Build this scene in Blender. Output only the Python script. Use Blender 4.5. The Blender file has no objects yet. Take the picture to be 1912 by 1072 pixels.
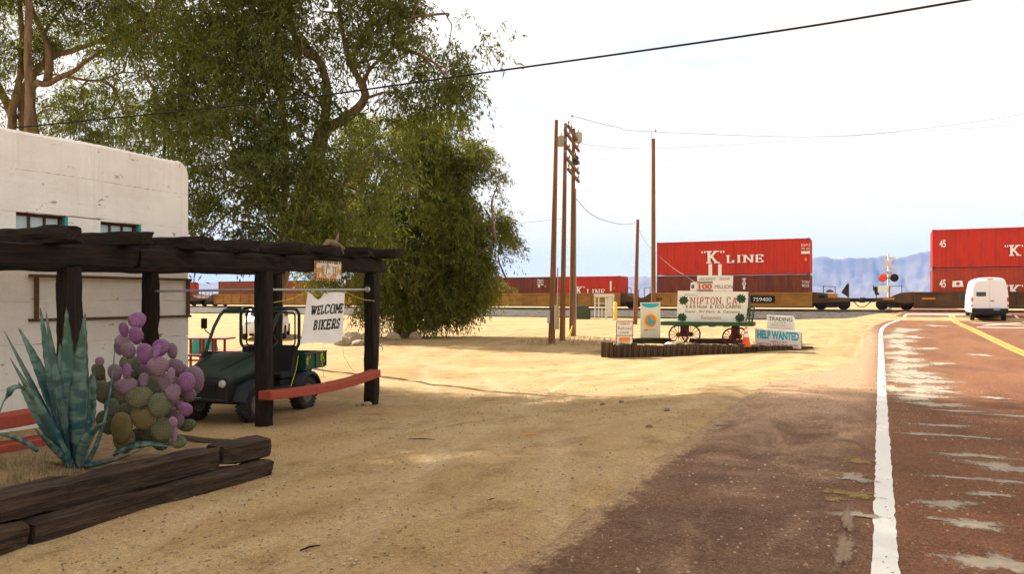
import bpy, bmesh, math, random
import numpy as np
from mathutils import Vector, Matrix, Euler

random.seed(7)
rng = np.random.default_rng(11)
scene = bpy.context.scene
COL = scene.collection
R = math.radians

# ------------------------------------------------------------------ camera
F = 1450.0                       # focal length in photograph pixels
TH = math.atan(687.0 / F)        # the camera looks this far left of the road's direction
ST, CT = math.sin(TH), math.cos(TH)
CAMH = 1.65
cam_d = bpy.data.cameras.new('camera')
cam_d.sensor_width = 36.0
cam_d.lens = 36.0 * F / 1912.0
cam_d.shift_y = 21.0 / 1912.0
cam_d.clip_start = 0.05
cam_d.clip_end = 60000
cam = bpy.data.objects.new('camera', cam_d)
COL.objects.link(cam)
cam.location = (0, 0, CAMH)
cam.rotation_euler = (math.pi / 2, 0, TH)
scene.camera = cam

# ------------------------------------------------------------------ sky and sun
SUN_EL = R(40)
SUN_AZ = math.atan2(-0.93, 0.36)          # direction towards the sun, from +Y towards +X
sun_vec = Vector((math.sin(SUN_AZ) * math.cos(SUN_EL), math.cos(SUN_AZ) * math.cos(SUN_EL), math.sin(SUN_EL)))
world = bpy.data.worlds.new('World')
scene.world = world
world.use_nodes = True
nt = world.node_tree
nt.nodes.clear()
wout = nt.nodes.new('ShaderNodeOutputWorld')
bg = nt.nodes.new('ShaderNodeBackground')
bg.inputs['Strength'].default_value = 0.1
sky = nt.nodes.new('ShaderNodeTexSky')
sky.sky_type = 'NISHITA'
sky.sun_disc = False
sky.sun_elevation = SUN_EL
sky.sun_rotation = SUN_AZ
sky.air_density = 1.0
sky.dust_density = 1.0
tc = nt.nodes.new('ShaderNodeTexCoord')
mp = nt.nodes.new('ShaderNodeMapping')
mp.inputs['Scale'].default_value = (0.9, 0.9, 6.5)
mp.inputs['Location'].default_value = (0.3, 0.1, 0.2)
nz = nt.nodes.new('ShaderNodeTexNoise')
nz.inputs['Scale'].default_value = 2.2
nz.inputs['Detail'].default_value = 6
nz.inputs['Roughness'].default_value = 0.55
nz.inputs['Distortion'].default_value = 0.5
cr = nt.nodes.new('ShaderNodeValToRGB')
cr.color_ramp.elements[0].position = 0.285
cr.color_ramp.elements[0].color = (0.35, 0.35, 0.35, 1)
cr.color_ramp.elements[1].position = 0.43
mixw = nt.nodes.new('ShaderNodeMixRGB')
mixw.inputs['Color2'].default_value = (5.35, 4.95, 4.45, 1)      # sunlit thin cloud
nt.links.new(tc.outputs['Generated'], mp.inputs['Vector'])
nt.links.new(mp.outputs['Vector'], nz.inputs['Vector'])
nt.links.new(nz.outputs['Fac'], cr.inputs['Fac'])
nt.links.new(cr.outputs['Color'], mixw.inputs['Fac'])
nt.links.new(sky.outputs['Color'], mixw.inputs['Color1'])
nt.links.new(mixw.outputs['Color'], bg.inputs['Color'])
nt.links.new(bg.outputs['Background'], wout.inputs['Surface'])

sun_d = bpy.data.lights.new('sun', 'SUN')
sun_d.energy = 5.0
sun_d.angle = R(0.6)
sun_d.color = (1.0, 0.92, 0.80)
sun = bpy.data.objects.new('sun', sun_d)
COL.objects.link(sun)
sun.location = (-30, 20, 40)
sun.rotation_euler = (-sun_vec).to_track_quat('-Z', 'Y').to_euler()

scene.view_settings.view_transform = 'Standard'
scene.view_settings.look = 'None'
scene.view_settings.exposure = 1.28
scene.view_settings.gamma = 1.0
scene.render.engine = 'CYCLES'
scene.cycles.max_bounces = 5
scene.cycles.diffuse_bounces = 3
scene.cycles.transparent_max_bounces = 8
scene.cycles.volume_bounces = 0

# ------------------------------------------------------------------ geometry helpers
def P(x, y, d):
    """a point of the place seen at photograph pixel (x, y), d metres in front of the camera"""
    u = (x - 956) / F
    return Vector((d * (-ST + CT * u), d * (CT + ST * u), CAMH + (557 - y) / F * d))
def dY(x, Y): return Y / (CT + ST * (x - 956) / F)
def dX(x, X): return X / (-ST + CT * (x - 956) / F)
def PY(x, y, Y): return P(x, y, dY(x, Y))
def PX(x, y, X): return P(x, y, dX(x, X))

def S(a, b, t):
    t = np.clip((t - a) / (b - a), 0, 1)
    return t * t * (3 - 2 * t)
def ground_z(X, Y):
    X = np.asarray(X, float); Y = np.asarray(Y, float)
    base = -0.36 * S(1.0, 8.0, -X) * (1 - 0.55 * S(16, 30, Y))
    rise = 0.2 * S(25, 45, Y) + 0.42 * S(57, 63.5, Y) * S(-2.5, 0.3, X) * (1 - S(10.5, 14, X)) * (1 - S(72, 80, Y))
    return base * (1 - S(70, 90, Y)) + rise
def gz(X, Y): return float(ground_z(X, Y))
def G(x, y):
    """where the ray through pixel (x, y) meets the ground"""
    d = 1.7 * F / max(y - 557, 1)
    for _ in range(30):
        p = P(x, y, d)
        d = (CAMH - gz(p.x, p.y)) * F / (y - 557)
    p = P(x, y, d)
    p.z = gz(p.x, p.y)
    return p

def _hash(i, j, seed):
    n = (i * 374761393 + j * 668265263 + seed * 974634777) & 0xffffffff
    n = ((n ^ (n >> 13)) * 1274126177) & 0xffffffff
    return ((n ^ (n >> 16)) & 0xffff) / 65535.0
def vnoise(x, y, seed=0):
    x = np.asarray(x, float); y = np.asarray(y, float)
    xi = np.floor(x).astype(np.int64); yi = np.floor(y).astype(np.int64)
    fx = x - xi; fy = y - yi
    fx = fx * fx * (3 - 2 * fx); fy = fy * fy * (3 - 2 * fy)
    a = _hash(xi, yi, seed); b = _hash(xi + 1, yi, seed)
    c = _hash(xi, yi + 1, seed); d = _hash(xi + 1, yi + 1, seed)
    return (a * (1 - fx) + b * fx) * (1 - fy) + (c * (1 - fx) + d * fx) * fy

def cumloc(o):
    v = Vector((0, 0, 0))
    while o is not None:
        v += o.location
        o = o.parent
    return v

def link(name, me, parent=None, kind=None):
    o = bpy.data.objects.new(name, me)
    COL.objects.link(o)
    if parent is not None: o.parent = parent
    if kind: o['kind'] = kind
    return o

def tag(o, label, cat, group=None):
    o['label'] = label; o['category'] = cat
    if group: o['group'] = group
    return o

def thing(name, label, cat, loc=(0, 0, 0), rotz=0, group=None):
    o = bpy.data.objects.new(name, None)
    COL.objects.link(o)
    o.empty_display_size = 0.2
    o.location = loc
    o.rotation_euler = (0, 0, rotz)
    return tag(o, label, cat, group)

def mesh_np(name, co, quads=None, tris=None, mat=None, smooth=False):
    me = bpy.data.meshes.new(name)
    co = np.asarray(co, np.float32)
    nq = 0 if quads is None else len(quads)
    nt_ = 0 if tris is None else len(tris)
    me.vertices.add(len(co))
    me.vertices.foreach_set('co', co.ravel())
    loops = []
    if nq: loops.append(np.asarray(quads, np.int32).ravel())
    if nt_: loops.append(np.asarray(tris, np.int32).ravel())
    li = np.concatenate(loops)
    me.loops.add(len(li))
    me.loops.foreach_set('vertex_index', li)
    st = np.concatenate([np.arange(nq) * 4, nq * 4 + np.arange(nt_) * 3]).astype(np.int32)
    me.polygons.add(nq + nt_)
    me.polygons.foreach_set('loop_start', st)
    me.polygons.foreach_set('use_smooth', np.full(nq + nt_, smooth))
    me.update(calc_edges=True)
    if mat is not None: me.materials.append(mat)
    return me

class MB:
    """collects shapes; build() links them as ONE mesh object"""
    def __init__(s): s.v = []; s.f = []; s.sm = []
    def add(s, verts, faces, smooth=False):
        n = len(s.v)
        s.v.extend([Vector(p) for p in verts])
        for f in faces:
            s.f.append([i + n for i in f]); s.sm.append(smooth)
        return s
    def box(s, c, size, rot=None, taper=1.0, bevel=0.0):
        hx, hy, hz = size[0] / 2, size[1] / 2, size[2] / 2
        m = rot.to_matrix() if isinstance(rot, Euler) else (rot if rot is not None else Matrix.Identity(3))
        c = Vector(c)
        if bevel > 0:
            b = min(bevel, hx * .9, hy * .9, hz * .9)
            bm = bmesh.new()
            bmesh.ops.create_cube(bm, size=1)
            for v in bm.verts: v.co = Vector((v.co.x * size[0], v.co.y * size[1], v.co.z * size[2]))
            bmesh.ops.bevel(bm, geom=bm.edges[:], offset=b, segments=1, affect='EDGES')
            bm.verts.index_update()
            s.add([m @ v.co + c for v in bm.verts], [[v.index for v in f.verts] for f in bm.faces])
            bm.free()
            return s
        vs = []
        for dz in (-1, 1):
            k = 1.0 if dz < 0 else taper
            for dx, dy in ((-1, -1), (1, -1), (1, 1), (-1, 1)):
                vs.append(m @ Vector((dx * hx * k, dy * hy * k, dz * hz)) + c)
        s.add(vs, [[3, 2, 1, 0], [4, 5, 6, 7], [0, 1, 5, 4], [1, 2, 6, 5], [2, 3, 7, 6], [3, 0, 4, 7]])
        return s
    def tube(s, pts, rad, n=8, cap=True, smooth=True):
        pts = [Vector(p) for p in pts]
        if not isinstance(rad, (list, tuple)): rad = [rad] * len(pts)
        rings = []
        t0 = (pts[1] - pts[0]).normalized()
        up = Vector((0, 0, 1)) if abs(t0.z) < 0.9 else Vector((1, 0, 0))
        a = t0.cross(up).normalized()
        vs = []; fs = []
        for i, p in enumerate(pts):
            if i == 0: t = t0
            elif i == len(pts) - 1: t = (pts[i] - pts[i - 1]).normalized()
            else: t = (pts[i + 1] - pts[i - 1]).normalized()
            a = (a - t * a.dot(t)).normalized()
            b = t.cross(a)
            for k in range(n):
                ang = 2 * math.pi * k / n
                vs.append(p + (a * math.cos(ang) + b * math.sin(ang)) * rad[i])
        for i in range(len(pts) - 1):
            for k in range(n):
                fs.append([i * n + k, i * n + (k + 1) % n, (i + 1) * n + (k + 1) % n, (i + 1) * n + k])
        s.add(vs, fs, smooth)
        if cap:
            L = (len(pts) - 1) * n
            s.add(vs[:n], [list(range(n))[::-1]]); s.add(vs[L:L + n], [list(range(n))])
        return s
    def prism(s, pts, ext, smooth=False):
        """polygon pts (3-D, planar) extruded by vector ext"""
        pts = [Vector(p) for p in pts]; ext = Vector(ext); n = len(pts)
        nrm = Vector((0, 0, 0))
        for i in range(n):
            nrm += pts[i].cross(pts[(i + 1) % n])
        if nrm.dot(ext) > 0: pts = pts[::-1]
        fs = [list(range(n)), list(range(2 * n - 1, n - 1, -1))]
        for i in range(n):
            j = (i + 1) % n
            fs.append([j, i, n + i, n + j])
        s.add(pts + [p + ext for p in pts], fs, smooth)
        return s
    def ring(s, c, axis, r, w, n=24, seg=6):
        """torus of radius r and tube radius w about axis"""
        axis = Vector(axis).normalized(); c = Vector(c)
        a = axis.orthogonal().normalized(); b = axis.cross(a)
        vs = []; fs = []
        for i in range(n):
            t = 2 * math.pi * i / n
            d = a * math.cos(t) + b * math.sin(t)
            for k in range(seg):
                q = 2 * math.pi * k / seg
                vs.append(c + d * (r + w * math.cos(q)) + axis * w * math.sin(q))
        for i in range(n):
            for k in range(seg):
                fs.append([i * seg + k, ((i + 1) % n) * seg + k, ((i + 1) % n) * seg + (k + 1) % seg, i * seg + (k + 1) % seg])
        s.add(vs, fs, True)
        return s
    def lathe(s, c, axis, prof, n=20, smooth=True):
        """profile [(along axis, radius)] turned about axis through c"""
        axis = Vector(axis).normalized(); c = Vector(c)
        a = axis.orthogonal().normalized(); b = axis.cross(a)
        vs = []; fs = []
        for (h, r) in prof:
            for k in range(n):
                t = 2 * math.pi * k / n
                vs.append(c + axis * h + (a * math.cos(t) + b * math.sin(t)) * r)
        for i in range(len(prof) - 1):
            for k in range(n):
                fs.append([i * n + k, i * n + (k + 1) % n, (i + 1) * n + (k + 1) % n, (i + 1) * n + k])
        s.add(vs, fs, smooth)
        L = (len(prof) - 1) * n
        s.add(vs[:n], [list(range(n))[::-1]]); s.add(vs[L:], [list(range(n))])
        return s
    def mesh(s, name, mat, off=Vector((0, 0, 0))):
        me = bpy.data.meshes.new(name)
        me.from_pydata([v - off for v in s.v], [], s.f)
        me.polygons.foreach_set('use_smooth', s.sm)
        if mat is not None: me.materials.append(mat)
        me.update()
        return me
    def build(s, name, mat, parent=None, local=False, kind=None):
        off = Vector((0, 0, 0)) if (local or parent is None) else cumloc(parent)
        return link(name, s.mesh(name, mat, off), parent, kind)
    def build_at(s, name, mat, loc):
        """top-level mesh whose origin stands at loc"""
        loc = Vector(loc)
        o = link(name, s.mesh(name, mat, loc))
        o.location = loc
        return o

# ------------------------------------------------------------------ materials
MATS = {}
def mat(name, col, rough=0.85, var=None, scale=4.0, detail=5, stretch=None, bump=0.0, bscale=40.0,
        metal=0.0, lo=0.35, hi=0.65, spec=0.3, coords='Object', emit=None, bstretch=None):
    if name in MATS: return MATS[name]
    m = bpy.data.materials.new(name)
    m.use_nodes = True
    n = m.node_tree; b = n.nodes['Principled BSDF']
    b.inputs['Base Color'].default_value = (*col, 1)
    b.inputs['Roughness'].default_value = rough
    b.inputs['Metallic'].default_value = metal
    b.inputs['Specular IOR Level'].default_value = spec
    t = n.nodes.new('ShaderNodeTexCoord')
    if var is not None:
        mpn = n.nodes.new('ShaderNodeMapping')
        mpn.inputs['Scale'].default_value = stretch or (1, 1, 1)
        no = n.nodes.new('ShaderNodeTexNoise')
        no.inputs['Scale'].default_value = scale; no.inputs['Detail'].default_value = detail
        no.inputs['Roughness'].default_value = 0.62
        c = n.nodes.new('ShaderNodeValToRGB')
        c.color_ramp.elements[0].position = lo; c.color_ramp.elements[0].color = (*col, 1)
        c.color_ramp.elements[1].position = hi; c.color_ramp.elements[1].color = (*var, 1)
        n.links.new(t.outputs[coords], mpn.inputs['Vector']); n.links.new(mpn.outputs['Vector'], no.inputs['Vector'])
        n.links.new(no.outputs['Fac'], c.inputs['Fac']); n.links.new(c.outputs['Color'], b.inputs['Base Color'])
    if bump > 0:
        mp2 = n.nodes.new('ShaderNodeMapping')
        mp2.inputs['Scale'].default_value = bstretch or stretch or (1, 1, 1)
        n2 = n.nodes.new('ShaderNodeTexNoise')
        n2.inputs['Scale'].default_value = bscale; n2.inputs['Detail'].default_value = 4
        bu = n.nodes.new('ShaderNodeBump')
        bu.inputs['Strength'].default_value = bump; bu.inputs['Distance'].default_value = 0.02
        n.links.new(t.outputs[coords], mp2.inputs['Vector']); n.links.new(mp2.outputs['Vector'], n2.inputs['Vector'])
        n.links.new(n2.outputs['Fac'], bu.inputs['Height']); n.links.new(bu.outputs['Normal'], b.inputs['Normal'])
    if emit:
        b.inputs['Emission Color'].default_value = (*emit[:3], 1); b.inputs['Emission Strength'].default_value = emit[3]
    MATS[name] = m
    return m

M_tie = mat('tie_wood', (0.006, 0.0035, 0.002), 0.9, (0.034, 0.018, 0.008), 3.0, 6, (0.6, 9, 9), 0.7, 14, lo=.38, hi=.75)
M_tie2 = mat('planter_tie_wood', (0.014, 0.008, 0.005), 0.9, (0.085, 0.052, 0.031), 3.0, 6, (0.5, 8, 8), 0.9, 12, lo=.35, hi=.72)
M_log = mat('retaining_timber', (0.018, 0.010, 0.006), 0.9, (0.12, 0.075, 0.04), 3.0, 6, (5, 5, 0.6), 0.8, 12)
M_pole = mat('pole_wood', (0.12, 0.05, 0.018), 0.85, (0.27, 0.125, 0.042), 2.2, 6, (6, 6, 0.35), 0.5, 14)
M_redpaint = mat('red_plank_paint', (0.36, 0.06, 0.028), 0.7, (0.26, 0.05, 0.028), 6, 5, (1, 4, 4), 0.3, 20)
M_white = mat('white_paint', (0.80, 0.79, 0.77), 0.6, (0.62, 0.60, 0.55), 3, 6, lo=.5, hi=.85)
M_signwhite = mat('sign_white', (0.80, 0.78, 0.72), 0.7, (0.62, 0.57, 0.47), 5, 6, lo=.5, hi=.9)
M_pipe = mat('galvanised_pipe', (0.42, 0.43, 0.45), 0.45, metal=0.7)
M_black = mat('black_plastic', (0.012, 0.012, 0.014), 0.55)
M_rubber = mat('tyre_rubber', (0.018, 0.017, 0.016), 0.85, (0.045, 0.040, 0.035), 12, 4)
M_steel = mat('dark_steel', (0.05, 0.045, 0.04), 0.6, (0.02, 0.018, 0.016), 4)
M_ink = mat('black_lettering', (0.012, 0.011, 0.010), 0.8)
M_redink = mat('red_lettering', (0.42, 0.05, 0.03), 0.8, (0.5, 0.12, 0.08), 30)
M_greenink = mat('green_lettering', (0.05, 0.10, 0.05), 0.8)
M_whiteink = mat('white_lettering', (0.82, 0.80, 0.74), 0.7)
M_orangeink = mat('orange_lettering', (0.85, 0.25, 0.03), 0.7)
M_tealink = mat('teal_lettering', (0.02, 0.42, 0.55), 0.7)
M_wire = mat('cable_rubber', (0.015, 0.012, 0.010), 0.7)
M_wirebrown = mat('weathered_wire', (0.20, 0.15, 0.10), 0.7)
M_twine = mat('yellow_twine', (0.55, 0.45, 0.03), 0.8)

# ------------------------------------------------------------------ lettering
def text_mesh2d(body, bold=0.0):
    c = bpy.data.curves.new('lettering', 'FONT')
    c.body = body
    c.offset = bold
    c.resolution_u = 3
    o = bpy.data.objects.new('lettering', c)
    COL.objects.link(o)
    dg = bpy.context.evaluated_depsgraph_get()
    me = bpy.data.meshes.new_from_object(o.evaluated_get(dg))
    vs = np.array([v.co[:2] for v in me.vertices]); fs = [list(p.vertices) for p in me.polygons]
    bpy.data.objects.remove(o); bpy.data.curves.remove(c); bpy.data.meshes.remove(me)
    lo = vs.min(0); hi = vs.max(0)
    return (vs - lo) / (hi - lo), fs          # fitted to the unit square

# slab-serif capitals as strokes: ('v', x) stem, ('l', x0,y0,x1,y1) bar, ('s', x, y) serif
SLAB = {
 'A': ([(.18, 0, .5, 1), (.82, 0, .5, 1)], [(.3, .33, .7, .33)], [(.18, 0), (.82, 0)], 1.0),
 'B': ([(.2, 0, .2, 1), (.74, .08, .74, .44), (.7, .56, .7, .92)], [(.08, .06, .68, .06), (.2, .5, .66, .5), (.08, .94, .66, .94)], [], .86),
 'C': ([(.16, .12, .16, .88), (.8, .1, .8, .3), (.8, .7, .8, .96)], [(.24, .05, .72, .05), (.24, .95, .72, .95)], [], .88),
 'E': ([(.2, 0, .2, 1), (.8, .02, .8, .26), (.8, .74, .8, .98), (.6, .38, .6, .62)], [(.06, .05, .8, .05), (.2, .5, .6, .5), (.06, .95, .8, .95)], [], .86),
 'I': ([(.5, 0, .5, 1)], [(.2, .05, .8, .05), (.2, .95, .8, .95)], [], .55),
 'K': ([(.2, 0, .2, 1), (.26, .42, .78, 1), (.40, .55, .84, 0)], [], [(.2, 0), (.2, 1), (.78, 1), (.84, 0)], 1.05),
 'L': ([(.22, 0, .22, 1), (.82, .04, .82, .34)], [(.06, .05, .82, .05)], [(.22, 1)], .82),
 'M': ([(.14, 0, .14, 1), (.86, 0, .86, 1), (.16, 1, .5, .3), (.84, 1, .5, .3)], [], [(.14, 0), (.86, 0), (.1, 1), (.9, 1)], 1.2),
 'N': ([(.16, 0, .16, 1), (.84, 0, .84, 1), (.16, 1, .84, 0)], [], [(.16, 0), (.1, 1), (.84, 1)], 1.02),
 'O': ([(.16, .14, .16, .86), (.84, .14, .84, .86)], [(.26, .05, .74, .05), (.26, .95, .74, .95), (.18, .12, .3, .06), (.82, .12, .7, .06), (.18, .88, .3, .94), (.82, .88, .7, .94)], [], .94),
 'P': ([(.2, 0, .2, 1), (.76, .5, .76, .92)], [(.08, .95, .7, .95), (.2, .46, .7, .46)], [(.2, 0)], .84),
 'R': ([(.2, 0, .2, 1), (.74, .54, .74, .92), (.5, .46, .84, 0)], [(.08, .95, .68, .95), (.2, .48, .68, .48)], [(.2, 0), (.86, 0)], .95),
 'S': ([(.18, .56, .18, .9), (.78, .1, .78, .44), (.78, .72, .78, .98), (.18, .02, .18, .28)], [(.2, .05, .72, .05), (.24, .95, .74, .95), (.2, .56, .76, .44)], [], .8),
 'T': ([(.5, 0, .5, 1), (.1, .7, .1, .95), (.9, .7, .9, .95)], [(.06, .95, .94, .95)], [(.5, 0)], .9),
 'W': ([(.12, 1, .32, 0), (.34, 0, .5, .8), (.5, .8, .66, 0), (.68, 0, .88, 1)], [], [(.1, 1), (.5, .9), (.9, 1)], 1.3),
}
def slab2d(body, stem=0.2, bar=0.1, gap=0.12):
    quads = []; x = 0.0
    def q(x0, y0, x1, y1, w, horiz):
        if horiz: quads.append([(x0, y0 - w / 2), (x1, y1 - w / 2), (x1, y1 + w / 2), (x0, y0 + w / 2)])
        else: quads.append([(x0 - w / 2, y0), (x0 + w / 2, y0), (x1 + w / 2, y1), (x1 - w / 2, y1)])
    for ch in body:
        if ch == ' ': x += .5; continue
        if ch in '",.':
            if ch == '"':
                for k in (0, .22):
                    q(x + .05 + k, .82, x + .05 + k, 1.0, .11, False)
                x += .42
            else:
                q(x + .1, -.12, x + .12, .12, .14, False); x += .3
            continue
        st, ba, se, w = SLAB[ch]
        for (a, b, c, d) in st:
            if c < a and False: pass
            q(x + a * w, b, x + c * w, d, stem, False)
        for (a, b, c, d) in ba: q(x + a * w, b, x + c * w, d, bar, True)
        for (a, b) in se:
            yy = bar / 2 if b < .5 else 1 - bar / 2
            q(x + a * w - stem * 1.0, yy, x + a * w + stem * 1.0, yy, bar, True)
        x += w + gap
    tw = x - gap
    vs = []; fs = []
    for k, qq in enumerate(quads):
        fs.append([len(vs) + i for i in range(4)])
        vs += [(a / tw, b) for a, b in qq]
    return np.array(vs), fs

def lettering(parent, name, v2, f2, origin, right, up, w, h, material, off=0.004, warp=None):
    """flat letters: lower-left corner at origin, w wide along right, h tall along up"""
    right = Vector(right).normalized(); up = Vector(up).normalized(); nrm = right.cross(up)
    mb = MB()
    vs = []
    for i, (a, b) in enumerate(v2):
        p = Vector(origin) + right * (a * w) + up * (b * h) + nrm * (off)
        if warp: p = warp(p)
        vs.append(p)
    if len(f2) and len(f2[0]) == 4 and len(v2) == 4 * len(f2):      # stroke letters: keep overlapping strokes off one plane
        for k, f in enumerate(f2):
            for i in f: vs[i] = vs[i] + nrm * (0.0004 * (k % 7))
    mb.add(vs, f2)
    return mb.build(name, material, parent)

# ------------------------------------------------------------------ weathered beams
def beam_mesh(name, L, w, h, material, seed=0, rough=0.012, nseg=None, chip=0.0):
    """beam along local x from 0 to L with worn corners, checks and uneven faces"""
    rr = random.Random(seed)
    n = nseg or max(4, int(L / 0.18))
    c = min(w, h) * 0.12
    prof = [(-w/2 + c, -h/2), (0, -h/2), (w/2 - c, -h/2), (w/2, -h/2 + c), (w/2, 0), (w/2, h/2 - c), (w/2 - c, h/2), (0, h/2), (-w/2 + c, h/2), (-w/2, h/2 - c), (-w/2, 0), (-w/2, -h/2 + c)]
    m = len(prof); vs = []; fs = []
    ph = [rr.uniform(0, 6.28) for _ in range(m)]; fr = [rr.uniform(1.2, 5) for _ in range(m)]
    for i in range(n + 1):
        x = L * i / n
        e = rr.uniform(-1, 1) * rough
        for k, (a, b) in enumerate(prof):
            d = rough * (math.sin(fr[k] * x + ph[k]) * .8 + rr.uniform(-.8, .8))
            if chip and rr.random() < chip: d -= rough * 2.5
            ex = 0
            if i in (0, n): d -= rough * 1.2; ex = rr.uniform(-1, 1) * rough * 1.6
            l = math.hypot(a, b)
            vs.append(Vector((x + ex, a + a / l * d, b + b / l * d)))
    for i in range(n):
        for k in range(m):
            fs.append([i * m + k, i * m + (k + 1) % m, (i + 1) * m + (k + 1) % m, (i + 1) * m + k])
    fs.append(list(range(m))[::-1]); fs.append([n * m + k for k in range(m)])
    me = bpy.data.meshes.new(name)
    me.from_pydata(vs, [], fs)
    me.materials.append(material)
    me.update()
    return me
def beam(name, parent, p0, p1, w, h, material, seed=0, rough=0.012, roll=0.0, chip=0.0):
    p0 = Vector(p0); p1 = Vector(p1); d = p1 - p0
    o = link(name, beam_mesh(name, d.length, w, h, material, seed, rough, chip=chip), parent)
    o.location = p0 - (cumloc(parent) if parent is not None else Vector((0, 0, 0)))
    x = d.normalized()
    ref = Vector((0, 0, 1)) if abs(x.z) < .9 else Vector((0, 1, 0))
    y = ref.cross(x).normalized(); z = x.cross(y)
    o.rotation_euler = (Matrix((x, y, z)).transposed() @ Matrix.Rotation(roll, 3, 'X')).to_euler()
    return o

# ================================================================== THE SETTING
# ------------------------------------------------------------------ ground
def white_x(Y):
    t = np.clip((np.asarray(Y, float) - 36) / 24, 0, 1.4); return 0.03 + 1.5 * t * t
def yellow_x(Y):
    t = np.clip((np.asarray(Y, float) - 36) / 24, 0, 1.4); return 3.85 + 0.55 * t * t
def right_x(Y):
    t = np.clip((np.asarray(Y, float) - 36) / 24, 0, 1.4); return 7.55 + 0.55 * t * t
def road_left(Y):
    Y = np.asarray(Y, float)
    e = -2.12 + 1.45 * S(14.5, 22, Y) + 0.07 * (vnoise(Y * 2.3, Y * 0, 3) - .5) + 0.09 * (vnoise(Y * 6.5, Y * 0, 13) - .5) + 0.08 * (vnoise(Y * .5, Y * 0, 5) - .5)
    return e + (white_x(Y) - .03)
def road_right(Y): return right_x(Y) + 0.9

def nodes_mix(n, fac, a, b, blend='MIX'):
    m = n.nodes.new('ShaderNodeMixRGB'); m.blend_type = blend
    for sock, v in (('Fac', fac), ('Color1', a), ('Color2', b)):
        if isinstance(v, (int, float)): m.inputs[sock].default_value = v
        elif isinstance(v, tuple): m.inputs[sock].default_value = (*v, 1) if len(v) == 3 else v
        else: n.links.new(v, m.inputs[sock])
    return m.outputs['Color']
def nodes_noise(n, vec, scale, detail=4, rough=.6, dist=0.0):
    t = n.nodes.new('ShaderNodeTexNoise')
    t.inputs['Scale'].default_value = scale; t.inputs['Detail'].default_value = detail
    t.inputs['Roughness'].default_value = rough; t.inputs['Distortion'].default_value = dist
    n.links.new(vec, t.inputs['Vector'])
    return t.outputs['Fac']
def nodes_ramp(n, fac, lo, hi, c0=(0, 0, 0), c1=(1, 1, 1)):
    c = n.nodes.new('ShaderNodeValToRGB')
    c.color_ramp.elements[0].position = lo; c.color_ramp.elements[0].color = (*c0, 1)
    c.color_ramp.elements[1].position = hi; c.color_ramp.elements[1].color = (*c1, 1)
    n.links.new(fac, c.inputs['Fac'])
    return c.outputs['Color']
def nodes_map(n, vec, scale, rot=0, loc=(0, 0, 0)):
    m = n.nodes.new('ShaderNodeMapping')
    m.inputs['Scale'].default_value = scale; m.inputs['Rotation'].default_value = (0, 0, rot); m.inputs['Location'].default_value = loc
    n.links.new(vec, m.inputs['Vector'])
    return m.outputs['Vector']

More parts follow.
